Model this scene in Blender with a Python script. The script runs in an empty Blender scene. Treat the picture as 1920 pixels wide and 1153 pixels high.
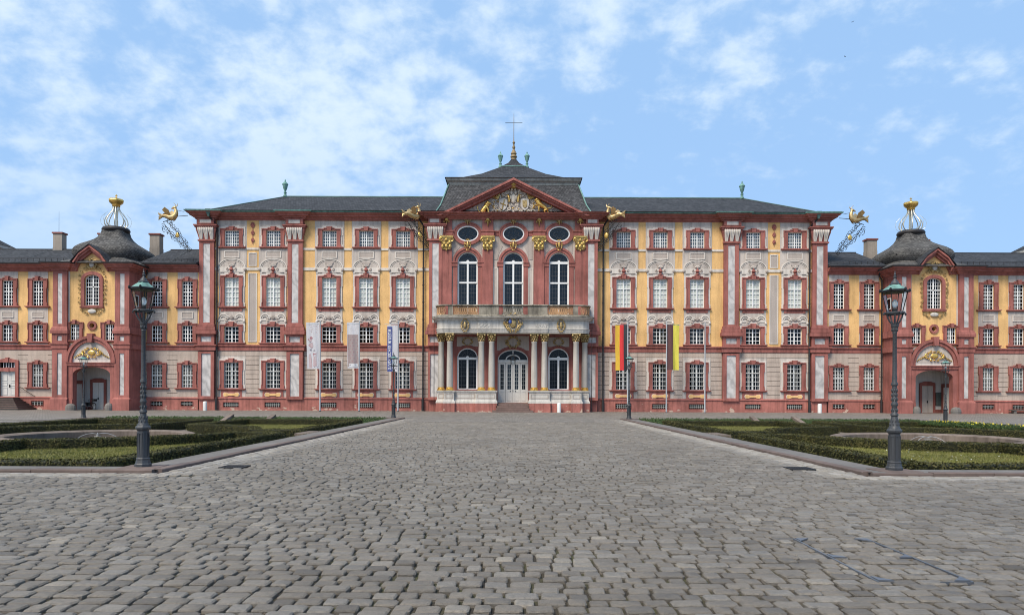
import bpy, bmesh, math, random
import numpy as np
from mathutils import Vector, Matrix
from mathutils.geometry import tessellate_polygon
random.seed(11)
rng = np.random.default_rng(11)
PI = math.pi
R = math.radians
SC = bpy.context.scene
COL = SC.collection

# ------------------------------------------------------------------ camera
FPX = 1300.0            # focal length in pixels of the 1920 px wide photograph
HORIZON = 740.0
EYE = 1.65
cam_data = bpy.data.cameras.new('camera')
cam_data.sensor_width = 36.0
cam_data.lens = FPX / 1920.0 * 36.0
cam_data.shift_y = (HORIZON - 576.5) / 1920.0
cam_data.shift_x = -1.5 / 1920.0
cam_data.clip_end = 3000.0
cam = bpy.data.objects.new('camera', cam_data)
cam.location = (0, 0, EYE)
cam.rotation_euler = (PI / 2, -0.0040, 0)
COL.objects.link(cam)
SC.camera = cam

# ------------------------------------------------------------------ world: hazy blue sky with thin broken cloud
SUN_EL, SUN_AZ = R(52), R(216)       # azimuth clockwise from +Y: behind the camera, to the left
world = bpy.data.worlds.new('World')
SC.world = world
world.use_nodes = True
wn, wl = world.node_tree.nodes, world.node_tree.links
wn.clear()
def wnode(t, **k):
    n = wn.new(t)
    for a, b in k.items():
        setattr(n, a, b)
    return n
def wmath(op, a, b=None, clamp=False):
    n = wnode('ShaderNodeMath', operation=op, use_clamp=clamp)
    for i, q in enumerate((a, b)):
        if q is None: continue
        if isinstance(q, (int, float)): n.inputs[i].default_value = q
        else: wl.new(q, n.inputs[i])
    return n.outputs[0]
sky = wnode('ShaderNodeTexSky', sky_type='NISHITA', sun_disc=False, sun_elevation=SUN_EL, sun_rotation=SUN_AZ,
            altitude=100, air_density=1.0, dust_density=0.6, ozone_density=1.5)
tc = wnode('ShaderNodeTexCoord')
sep = wnode('ShaderNodeSeparateXYZ'); wl.new(tc.outputs['Generated'], sep.inputs[0])
zc = wmath('ADD', wmath('MAXIMUM', sep.outputs['Z'], 0.0), 0.42)
px_ = wmath('DIVIDE', sep.outputs['X'], zc)
py_ = wmath('DIVIDE', sep.outputs['Y'], zc)
comb = wnode('ShaderNodeCombineXYZ'); wl.new(px_, comb.inputs[0]); wl.new(py_, comb.inputs[1])
def wnoise(scale, detail, rough, off, dist=0.0):
    mp = wnode('ShaderNodeMapping'); mp.inputs['Location'].default_value = off
    wl.new(comb.outputs[0], mp.inputs[0])
    n = wnode('ShaderNodeTexNoise'); n.inputs['Scale'].default_value = scale
    n.inputs['Detail'].default_value = detail; n.inputs['Roughness'].default_value = rough
    n.inputs['Distortion'].default_value = dist
    wl.new(mp.outputs[0], n.inputs['Vector'])
    return n.outputs['Fac']
n_big = wnoise(1.7, 2, 0.5, (3.1, 0.4, 0))
n_mid = wnoise(14.0, 7, 0.58, (7.7, 2.2, 0), 0.1)
cover = wmath('ADD', wmath('MULTIPLY', n_big, 0.70), wmath('MULTIPLY', n_mid, 0.80))
# cloud thins out to the right (away from the front that comes in from the left)
cover = wmath('SUBTRACT', cover, wmath('MULTIPLY', px_, 0.19))
rmp = wnode('ShaderNodeMapRange', interpolation_type='SMOOTHSTEP')
rmp.inputs['From Min'].default_value = 0.66; rmp.inputs['From Max'].default_value = 0.99
wl.new(cover, rmp.inputs['Value'])
elev_fade = wnode('ShaderNodeMapRange'); elev_fade.inputs['From Min'].default_value = 0.02; elev_fade.inputs['From Max'].default_value = 0.36
wl.new(sep.outputs['Z'], elev_fade.inputs['Value'])
cloud_f = wmath('MULTIPLY', wmath('MULTIPLY', rmp.outputs[0], elev_fade.outputs[0]), 0.80)
hs = wnode('ShaderNodeHueSaturation'); hs.inputs['Saturation'].default_value = 0.92; hs.inputs['Value'].default_value = 1.0
wl.new(sky.outputs[0], hs.inputs['Color'])
mixl = wnode('ShaderNodeMix', data_type='RGBA')   # even veil of haze over the blue
mixl.inputs['Factor'].default_value = 0.85
wl.new(hs.outputs[0], mixl.inputs['A']); mixl.inputs['B'].default_value = (2.55, 4.2, 6.7, 1)
mixc = wnode('ShaderNodeMix', data_type='RGBA')
wl.new(cloud_f, mixc.inputs['Factor']); wl.new(mixl.outputs['Result'], mixc.inputs['A'])
mixc.inputs['B'].default_value = (5.5, 6.4, 7.2, 1)
bg = wnode('ShaderNodeBackground'); bg.inputs['Strength'].default_value = 0.10
wl.new(mixc.outputs['Result'], bg.inputs['Color'])
wo = wnode('ShaderNodeOutputWorld'); wl.new(bg.outputs[0], wo.inputs['Surface'])

# ------------------------------------------------------------------ sun through thin cloud
sun_data = bpy.data.lights.new('sun', 'SUN')
sun_data.energy = 3.0
sun_data.angle = R(24)
sun_data.color = (1.0, 0.90, 0.765)
sun = bpy.data.objects.new('sun', sun_data)
sd = Vector((math.sin(SUN_AZ) * math.cos(SUN_EL), math.cos(SUN_AZ) * math.cos(SUN_EL), math.sin(SUN_EL)))
sun.rotation_euler = sd.to_track_quat('Z', 'Y').to_euler()
sun.location = (-20, -20, 40)
COL.objects.link(sun)

vs = SC.view_settings
vs.view_transform = 'Standard'
vs.look = 'None'
vs.exposure = 0.60
vs.gamma = 1.0
vs.use_curve_mapping = False
SC.cycles.use_denoising = True
SC.cycles.pixel_filter_type = 'BLACKMAN_HARRIS'
SC.cycles.filter_width = 1.0
SC.cycles.max_bounces = 8
SC.cycles.transparent_max_bounces = 12
SC.cycles.sample_clamp_indirect = 6.0

# ------------------------------------------------------------------ materials
MAT = {}
def new_mat(name):
    m = bpy.data.materials.new(name); m.use_nodes = True
    nt = m.node_tree; nt.nodes.clear()
    out = nt.nodes.new('ShaderNodeOutputMaterial')
    b = nt.nodes.new('ShaderNodeBsdfPrincipled')
    nt.links.new(b.outputs[0], out.inputs['Surface'])
    MAT[name] = m
    return m, nt, b, out
def N(nt, t, **k):
    n = nt.nodes.new(t)
    for a, b in k.items(): setattr(n, a, b)
    return n
def pos(nt, scale=(1, 1, 1)):
    g = N(nt, 'ShaderNodeNewGeometry')
    mp = N(nt, 'ShaderNodeMapping'); mp.inputs['Scale'].default_value = scale
    nt.links.new(g.outputs['Position'], mp.inputs[0])
    return mp.outputs[0]
def noise(nt, vec, scale, detail=4, rough=0.55):
    n = N(nt, 'ShaderNodeTexNoise'); n.inputs['Scale'].default_value = scale
    n.inputs['Detail'].default_value = detail; n.inputs['Roughness'].default_value = rough
    nt.links.new(vec, n.inputs['Vector'])
    return n.outputs['Fac']
def ramp(nt, fac, stops):
    r = N(nt, 'ShaderNodeValToRGB')
    el = r.color_ramp.elements
    while len(el) < len(stops): el.new(0.5)
    for e, (p, c) in zip(el, stops):
        e.position = p; e.color = (*c, 1) if len(c) == 3 else c
    nt.links.new(fac, r.inputs[0])
    return r.outputs[0]
def mixc_(nt, fac, a, b, mode='MIX'):
    n = N(nt, 'ShaderNodeMix', data_type='RGBA', blend_type=mode)
    for key, q in (('Factor', fac), ('A', a), ('B', b)):
        if isinstance(q, (int, float)): n.inputs[key].default_value = q
        elif isinstance(q, tuple): n.inputs[key].default_value = (*q, 1) if len(q) == 3 else q
        else: nt.links.new(q, n.inputs[key])
    return n.outputs['Result']
def bump(nt, b, h, strength=0.3, dist=0.02):
    n = N(nt, 'ShaderNodeBump'); n.inputs['Strength'].default_value = strength; n.inputs['Distance'].default_value = dist
    nt.links.new(h, n.inputs['Height']); nt.links.new(n.outputs[0], b.inputs['Normal'])
def sc3(c, k): return tuple(min(1, x * k) for x in c)

def plaster(name, col, rough=0.85, var=0.12, fine=14.0, bmp=0.25, streak=0.10, metal=0.0, spec=0.3):
    """painted plaster or stone: blotches, vertical rain streaks and grain"""
    m, nt, b, out = new_mat(name)
    p = pos(nt)
    big = noise(nt, p, 0.55, 5, 0.6)
    c1 = ramp(nt, big, [(0.32, sc3(col, 1 - var)), (0.68, sc3(col, 1 + var * 0.7))])
    st = noise(nt, pos(nt, (2.2, 2.2, 0.16)), 1.6, 5, 0.65)
    c2 = mixc_(nt, 1.0, c1, ramp(nt, st, [(0.30, (1 - streak * 2.2,) * 3), (0.56, (1, 1, 1))]), 'MULTIPLY')
    fi = noise(nt, p, fine, 3, 0.6)
    c3 = mixc_(nt, 1.0, c2, ramp(nt, fi, [(0.3, (0.90,) * 3), (0.7, (1.06,) * 3)]), 'MULTIPLY')
    nt.links.new(c3, b.inputs['Base Color'])
    b.inputs['Roughness'].default_value = rough
    b.inputs['Metallic'].default_value = metal
    b.inputs['Specular IOR Level'].default_value = spec
    bump(nt, b, fi, bmp, 0.02)
    return m
plaster('yellow_render', (0.75, 0.465, 0.195), var=0.16, fine=9, bmp=0.6, streak=0.11)
plaster('red_sandstone', (0.345, 0.126, 0.104), var=0.28, streak=0.18)
plaster('plinth_red', (0.40, 0.150, 0.120), var=0.28, fine=5, streak=0.2)
plaster('red_dark', (0.25, 0.085, 0.068), var=0.2, streak=0.12)
plaster('pale_stucco', (0.53, 0.465, 0.41), var=0.12, streak=0.16)
plaster('white_stucco', (0.65, 0.59, 0.525), var=0.08, streak=0.12)
plaster('grey_panel', (0.42, 0.36, 0.315), var=0.08, streak=0.08)
plaster('ashlar_beige', (0.48, 0.39, 0.325), var=0.10, streak=0.12)
plaster('ashlar_joint', (0.22, 0.165, 0.135), var=0.1)
plaster('white_stone', (0.55, 0.515, 0.465), var=0.10, streak=0.16)
plaster('weathered_stone', (0.33, 0.295, 0.235), var=0.5, fine=5, streak=0.3)
plaster('column_stone', (0.47, 0.43, 0.38), var=0.10, streak=0.14)
plaster('step_stone', (0.20, 0.135, 0.115), var=0.2)
plaster('dark_step', (0.115, 0.095, 0.082), var=0.25)
plaster('kerb_sandstone', (0.145, 0.108, 0.094), var=0.25, fine=7)
plaster('strip_stone', (0.165, 0.152, 0.140), var=0.2, fine=6)
plaster('basin_stone', (0.185, 0.145, 0.118), var=0.3, fine=6, streak=0.2)
plaster('basin_floor', (0.06, 0.045, 0.035), var=0.35, fine=4)
plaster('chimney_plaster', (0.33, 0.285, 0.24), var=0.15)
plaster('passage_plaster', (0.52, 0.49, 0.46), var=0.06)
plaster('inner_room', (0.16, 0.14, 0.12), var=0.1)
plaster('white_paint', (0.78, 0.78, 0.76), rough=0.45, var=0.04, bmp=0.05, streak=0.03)
plaster('off_white_paint', (0.62, 0.60, 0.56), rough=0.5, var=0.05, bmp=0.05, streak=0.05)
plaster('grille_paint', (0.40, 0.41, 0.38), rough=0.5, var=0.1, bmp=0.05)
plaster('door_brown', (0.24, 0.175, 0.13), rough=0.55, var=0.1)
plaster('cast_iron', (0.042, 0.045, 0.050), rough=0.5, var=0.25, fine=30, bmp=0.4, spec=0.5)
plaster('iron_black', (0.016, 0.016, 0.017), rough=0.5, var=0.1)
plaster('lead_pipe', (0.035, 0.032, 0.033), rough=0.5, var=0.2)
plaster('copper_green', (0.17, 0.33, 0.29), rough=0.6, var=0.3, fine=6, streak=0.25)
plaster('copper_dark', (0.10, 0.17, 0.155), rough=0.6, var=0.35, fine=6)
plaster('roof_trim', (0.36, 0.37, 0.33), var=0.2, streak=0.2)
plaster('finial_gilt', (0.28, 0.20, 0.10), rough=0.5, var=0.25)
plaster('steel_plate', (0.17, 0.185, 0.21), rough=0.42, var=0.2, metal=0.5)
plaster('pole_grey', (0.42, 0.44, 0.46), rough=0.4, var=0.05, bmp=0.02)
plaster('bollard_white', (0.72, 0.71, 0.68), rough=0.6, var=0.06, streak=0.15)
plaster('rough_stone', (0.17, 0.155, 0.14), var=0.3, fine=5)
plaster('notice_board', (0.10, 0.12, 0.11), rough=0.4, var=0.15)
plaster('blind_white', (0.86, 0.83, 0.76), var=0.05, streak=0.02)
plaster('blind_grey', (0.20, 0.23, 0.26), var=0.1, streak=0.02)
plaster('curtain', (0.45, 0.47, 0.47), var=0.15, streak=0.25)
plaster('leather_black', (0.012, 0.012, 0.013), rough=0.6)
plaster('feather', (0.02, 0.02, 0.022), rough=0.8)
plaster('lead_came', (0.10, 0.105, 0.11), rough=0.5)
plaster('arms_stucco', (0.64, 0.58, 0.49), var=0.15, fine=8)
plaster('rail_brown', (0.07, 0.05, 0.04), rough=0.6)

def peel(name, under):
    """flaking paint low on the wall: pale patches with their own outline"""
    nt = MAT[name].node_tree; b = next(n for n in nt.nodes if n.type == 'BSDF_PRINCIPLED')
    src = b.inputs['Base Color'].links[0].from_socket
    n = noise(nt, pos(nt, (1, 1, 1.3)), 1.5, 7, 0.62)
    g = N(nt, 'ShaderNodeNewGeometry'); s = N(nt, 'ShaderNodeSeparateXYZ'); nt.links.new(g.outputs['Position'], s.inputs[0])
    mr = N(nt, 'ShaderNodeMapRange'); mr.inputs['From Min'].default_value = 0.0; mr.inputs['From Max'].default_value = 0.9; mr.inputs['To Min'].default_value = 0.10; mr.inputs['To Max'].default_value = -0.10
    nt.links.new(s.outputs['Z'], mr.inputs['Value'])
    ad = N(nt, 'ShaderNodeMath', operation='ADD'); nt.links.new(n, ad.inputs[0]); nt.links.new(mr.outputs[0], ad.inputs[1])
    f = ramp(nt, ad.outputs[0], [(0.64, (0, 0, 0)), (0.67, (1, 1, 1))])
    nt.links.new(mixc_(nt, f, src, under), b.inputs['Base Color'])
peel('plinth_red', (0.50, 0.36, 0.28))

def cloth(name, col):
    m, nt, b, out = new_mat(name)
    n = noise(nt, pos(nt, (3, 3, 0.6)), 3.0, 3)
    nt.links.new(ramp(nt, n, [(0.3, sc3(col, 0.86)), (0.7, sc3(col, 1.08))]), b.inputs['Base Color'])
    b.inputs['Roughness'].default_value = 0.75
    tr = N(nt, 'ShaderNodeBsdfTranslucent'); tr.inputs[0].default_value = (*col, 1)
    mx = N(nt, 'ShaderNodeMixShader'); mx.inputs[0].default_value = 0.22
    nt.links.new(b.outputs[0], mx.inputs[1]); nt.links.new(tr.outputs[0], mx.inputs[2]); nt.links.new(mx.outputs[0], out.inputs['Surface'])
for nm, c in dict(flag_gold=(0.80, 0.50, 0.05), flag_red=(0.70, 0.045, 0.045), flag_black=(0.045, 0.05, 0.055), flag_brown=(0.12, 0.055, 0.055),
                  flag_yellow=(0.72, 0.66, 0.10), banner_white=(0.62, 0.62, 0.65), banner_blue=(0.075, 0.10, 0.30), banner_rose=(0.40, 0.32, 0.31),
                  print_rose=(0.42, 0.22, 0.24), print_grey=(0.26, 0.24, 0.28), print_white=(0.75, 0.75, 0.76), print_pink=(0.55, 0.42, 0.43), print_orange=(0.55, 0.38, 0.32)).items():
    cloth(nm, c)

def marble(name):
    m, nt, b, out = new_mat(name)
    p = pos(nt, (1.0, 1.0, 0.75))
    w = N(nt, 'ShaderNodeTexWave', wave_type='BANDS', bands_direction='DIAGONAL')
    w.inputs['Scale'].default_value = 0.55; w.inputs['Distortion'].default_value = 14; w.inputs['Detail'].default_value = 4
    w.inputs['Detail Scale'].default_value = 1.3
    nt.links.new(p, w.inputs['Vector'])
    n2 = noise(nt, p, 1.3, 6, 0.62)
    c = ramp(nt, w.outputs['Fac'], [(0.0, (0.42, 0.40, 0.385)), (0.35, (0.51, 0.485, 0.465)), (1.0, (0.57, 0.54, 0.515))])
    c = mixc_(nt, 1.0, c, ramp(nt, n2, [(0.35, (0.78,) * 3), (0.6, (1.04,) * 3)]), 'MULTIPLY')
    nt.links.new(c, b.inputs['Base Color']); b.inputs['Roughness'].default_value = 0.6
marble('painted_marble')

def gold(name, col=(0.58, 0.385, 0.125), rough=0.42, dirt=0.35):
    m, nt, b, out = new_mat(name)
    n = noise(nt, pos(nt), 6.0, 4)
    nt.links.new(ramp(nt, n, [(0.30, sc3(col, dirt)), (0.55, col)]), b.inputs['Base Color'])
    b.inputs['Metallic'].default_value = 0.75
    b.inputs['Roughness'].default_value = rough
    bump(nt, b, noise(nt, pos(nt), 18, 3), 0.4, 0.02)
gold('gilding')
gold('gilding_bright', (0.82, 0.52, 0.14), 0.30, 0.5)
gold('gilding_worn', (0.46, 0.33, 0.15), 0.5, 0.3)
gold('gilt_pale', (0.70, 0.64, 0.50), 0.35, 0.6)

def slate(name, lo, hi, rowh=0.20, bw=0.28):
    m, nt, b, out = new_mat(name)
    g = N(nt, 'ShaderNodeNewGeometry'); s = N(nt, 'ShaderNodeSeparateXYZ'); nt.links.new(g.outputs['Position'], s.inputs[0])
    ad = N(nt, 'ShaderNodeMath', operation='ADD'); nt.links.new(s.outputs['X'], ad.inputs[0])
    ml = N(nt, 'ShaderNodeMath', operation='MULTIPLY'); nt.links.new(s.outputs['Y'], ml.inputs[0]); ml.inputs[1].default_value = 0.83
    nt.links.new(ml.outputs[0], ad.inputs[1])
    zz = N(nt, 'ShaderNodeMath', operation='MULTIPLY'); nt.links.new(s.outputs['Z'], zz.inputs[0]); zz.inputs[1].default_value = 1.6
    cb = N(nt, 'ShaderNodeCombineXYZ'); nt.links.new(ad.outputs[0], cb.inputs[0]); nt.links.new(zz.outputs[0], cb.inputs[1])
    br = N(nt, 'ShaderNodeTexBrick'); br.inputs['Scale'].default_value = 1.0
    br.inputs['Brick Width'].default_value = bw; br.inputs['Row Height'].default_value = rowh
    br.inputs['Mortar Size'].default_value = 0.018; br.inputs['Mortar Smooth'].default_value = 0.5
    br.inputs['Color1'].default_value = (*lo, 1); br.inputs['Color2'].default_value = (*hi, 1); br.inputs['Mortar'].default_value = (0.012, 0.012, 0.014, 1)
    nt.links.new(cb.outputs[0], br.inputs['Vector'])
    p = pos(nt)
    n = noise(nt, p, 0.6, 6, 0.65); n2 = noise(nt, pos(nt, (1, 1, 1)), 4.5, 3, 0.6)
    c = mixc_(nt, 1.0, br.outputs['Color'], ramp(nt, n, [(0.3, (0.82,) * 3), (0.7, (1.14, 1.13, 1.12))]), 'MULTIPLY')
    c = mixc_(nt, 1.0, c, ramp(nt, n2, [(0.3, (0.75,) * 3), (0.72, (1.25,) * 3)]), 'MULTIPLY')
    nt.links.new(c, b.inputs['Base Color'])
    b.inputs['Roughness'].default_value = 0.8; b.inputs['Specular IOR Level'].default_value = 0.2
    bump(nt, b, br.outputs['Fac'], -0.6, 0.02)
slate('slate', (0.030, 0.032, 0.036), (0.062, 0.065, 0.072))
slate('slate_mansard', (0.048, 0.050, 0.054), (0.098, 0.100, 0.105), 0.26, 0.3)
slate('slate_dome', (0.062, 0.060, 0.058), (0.13, 0.126, 0.12), 0.26, 0.3)

def glass(name, tint=(0.9, 0.93, 0.95), refl=0.06, rough=0.03):
    m = bpy.data.materials.new(name); m.use_nodes = True; nt = m.node_tree; nt.nodes.clear(); MAT[name] = m
    out = nt.nodes.new('ShaderNodeOutputMaterial')
    t = N(nt, 'ShaderNodeBsdfTransparent'); t.inputs[0].default_value = (*tint, 1)
    g = N(nt, 'ShaderNodeBsdfGlossy'); g.inputs['Roughness'].default_value = rough
    f = N(nt, 'ShaderNodeLayerWeight'); f.inputs['Blend'].default_value = 0.5
    p5 = N(nt, 'ShaderNodeMath', operation='POWER'); nt.links.new(f.outputs['Facing'], p5.inputs[0]); p5.inputs[1].default_value = 4.0
    a = N(nt, 'ShaderNodeMath', operation='MULTIPLY_ADD', use_clamp=True); nt.links.new(p5.outputs[0], a.inputs[0]); a.inputs[1].default_value = 0.7; a.inputs[2].default_value = refl
    bp = N(nt, 'ShaderNodeBump'); bp.inputs['Strength'].default_value = 0.12; bp.inputs['Distance'].default_value = 0.05
    nt.links.new(noise(nt, pos(nt), 1.7, 2), bp.inputs['Height']); nt.links.new(bp.outputs[0], g.inputs['Normal'])
    mx = N(nt, 'ShaderNodeMixShader'); nt.links.new(a.outputs[0], mx.inputs[0]); nt.links.new(t.outputs[0], mx.inputs[1]); nt.links.new(g.outputs[0], mx.inputs[2])
    nt.links.new(mx.outputs[0], out.inputs['Surface'])
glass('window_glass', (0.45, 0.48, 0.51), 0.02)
glass('blind_glass', (0.90, 0.92, 0.92), 0.02)
glass('hall_glass', (0.38, 0.41, 0.44), 0.05)
glass('clear_glass', (0.90, 0.93, 0.93), 0.02)

def cobble_mat():
    m, nt, b, out = new_mat('cobble')
    at = N(nt, 'ShaderNodeAttribute', attribute_name='tone')
    c = ramp(nt, at.outputs['Fac'], [(0.0, (0.090, 0.076, 0.059)), (0.25, (0.145, 0.128, 0.107)), (0.5, (0.188, 0.163, 0.132)), (0.70, (0.210, 0.192, 0.168)), (0.90, (0.275, 0.242, 0.198)), (1.0, (0.37, 0.34, 0.30))])
    p = pos(nt)
    n1 = noise(nt, p, 22, 6, 0.68); n2 = noise(nt, p, 0.35, 4, 0.6); n3 = noise(nt, p, 90, 3, 0.6)
    c = mixc_(nt, 1.0, c, ramp(nt, n1, [(0.28, (0.66,) * 3), (0.72, (1.30, 1.29, 1.27))]), 'MULTIPLY')
    c = mixc_(nt, 1.0, c, ramp(nt, n2, [(0.3, (0.84,) * 3), (0.7, (1.12,) * 3)]), 'MULTIPLY')
    c = mixc_(nt, 1.0, c, ramp(nt, n3, [(0.25, (0.8,) * 3), (0.7, (1.12,) * 3)]), 'MULTIPLY')
    nt.links.new(c, b.inputs['Base Color'])
    nt.links.new(ramp(nt, n1, [(0.3, (0.48,) * 3), (0.7, (0.68,) * 3)]), b.inputs['Roughness'])
    b.inputs['Specular IOR Level'].default_value = 0.5
    ad = N(nt, 'ShaderNodeMath', operation='ADD'); nt.links.new(n1, ad.inputs[0]); nt.links.new(n3, ad.inputs[1])
    bump(nt, b, ad.outputs[0], 0.9, 0.02)
cobble_mat()
def soil_mat():
    m, nt, b, out = new_mat('joint_soil')
    p = pos(nt)
    n1 = noise(nt, p, 1.6, 5, 0.65); n2 = noise(nt, p, 40, 4, 0.6)
    c = ramp(nt, n1, [(0.36, (0.026, 0.020, 0.014)), (0.50, (0.040, 0.032, 0.018)), (0.64, (0.055, 0.055, 0.018))])
    c = mixc_(nt, 1.0, c, ramp(nt, n2, [(0.3, (0.6,) * 3), (0.7, (1.4,) * 3)]), 'MULTIPLY')
    nt.links.new(c, b.inputs['Base Color']); b.inputs['Roughness'].default_value = 0.95
    bump(nt, b, n2, 0.8, 0.02)
soil_mat()
def far_cobble():
    m, nt, b, out = new_mat('cobble_far')
    g = N(nt, 'ShaderNodeNewGeometry')
    br = N(nt, 'ShaderNodeTexBrick'); br.inputs['Scale'].default_value = 1.0
    br.inputs['Brick Width'].default_value = 0.21; br.inputs['Row Height'].default_value = 0.155; br.inputs['Mortar Size'].default_value = 0.012
    br.inputs['Color1'].default_value = (0.165, 0.148, 0.128, 1); br.inputs['Color2'].default_value = (0.285, 0.258, 0.225, 1); br.inputs['Mortar'].default_value = (0.05, 0.045, 0.035, 1)
    nt.links.new(g.outputs['Position'], br.inputs['Vector'])
    n = noise(nt, pos(nt, (1, 0.35, 1)), 1.3, 6, 0.7); n2 = noise(nt, pos(nt), 7.0, 4, 0.7)
    c = mixc_(nt, 1.0, br.outputs['Color'], ramp(nt, n, [(0.28, (0.66,) * 3), (0.72, (1.25,) * 3)]), 'MULTIPLY')
    c = mixc_(nt, 1.0, c, ramp(nt, n2, [(0.28, (0.6,) * 3), (0.72, (1.3,) * 3)]), 'MULTIPLY')
    nt.links.new(c, b.inputs['Base Color']); b.inputs['Roughness'].default_value = 0.6
    bump(nt, b, n2, 0.8, 0.03)
far_cobble()
def leafy(name, cols, scale=9.0, rough=0.7):
    m, nt, b, out = new_mat(name)
    p = pos(nt)
    n = noise(nt, p, scale, 4, 0.7); n2 = noise(nt, p, 0.5, 3)
    c = ramp(nt, n, [(0.30, cols[0]), (0.5, cols[1]), (0.72, cols[2])])
    c = mixc_(nt, 1.0, c, ramp(nt, n2, [(0.3, (0.75,) * 3), (0.7, (1.2, 1.15, 1.05))]), 'MULTIPLY')
    nt.links.new(c, b.inputs['Base Color']); b.inputs['Roughness'].default_value = rough
    b.inputs['Specular IOR Level'].default_value = 0.25
    bump(nt, b, n, 0.4, 0.03)
leafy('box_leaf', ((0.022, 0.028, 0.009), (0.062, 0.064, 0.019), (0.125, 0.098, 0.038)), 11)
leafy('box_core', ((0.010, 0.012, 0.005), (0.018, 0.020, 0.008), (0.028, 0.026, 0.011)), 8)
leafy('grass_ground', ((0.075, 0.080, 0.020), (0.130, 0.128, 0.036), (0.20, 0.17, 0.070)), 5)
leafy('grass_blade', ((0.100, 0.115, 0.026), (0.165, 0.172, 0.048), (0.25, 0.22, 0.09)), 3)
leafy('verge', ((0.022, 0.032, 0.010), (0.045, 0.058, 0.018), (0.08, 0.075, 0.030)), 4)
leafy('ivy_leaf', ((0.018, 0.035, 0.010), (0.035, 0.065, 0.018), (0.065, 0.09, 0.028)), 9)
leafy('gravel_path', ((0.12, 0.10, 0.08), (0.17, 0.145, 0.12), (0.24, 0.21, 0.175)), 14)
plaster('daffodil_petal', (0.75, 0.58, 0.03), rough=0.6, var=0.1)
plaster('daisy_petal', (0.7, 0.7, 0.66), rough=0.6, var=0.05)
plaster('blue_enamel', (0.05, 0.10, 0.35), rough=0.4)
plaster('water_spray', (0.40, 0.40, 0.40), rough=0.3, var=0.1)

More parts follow.
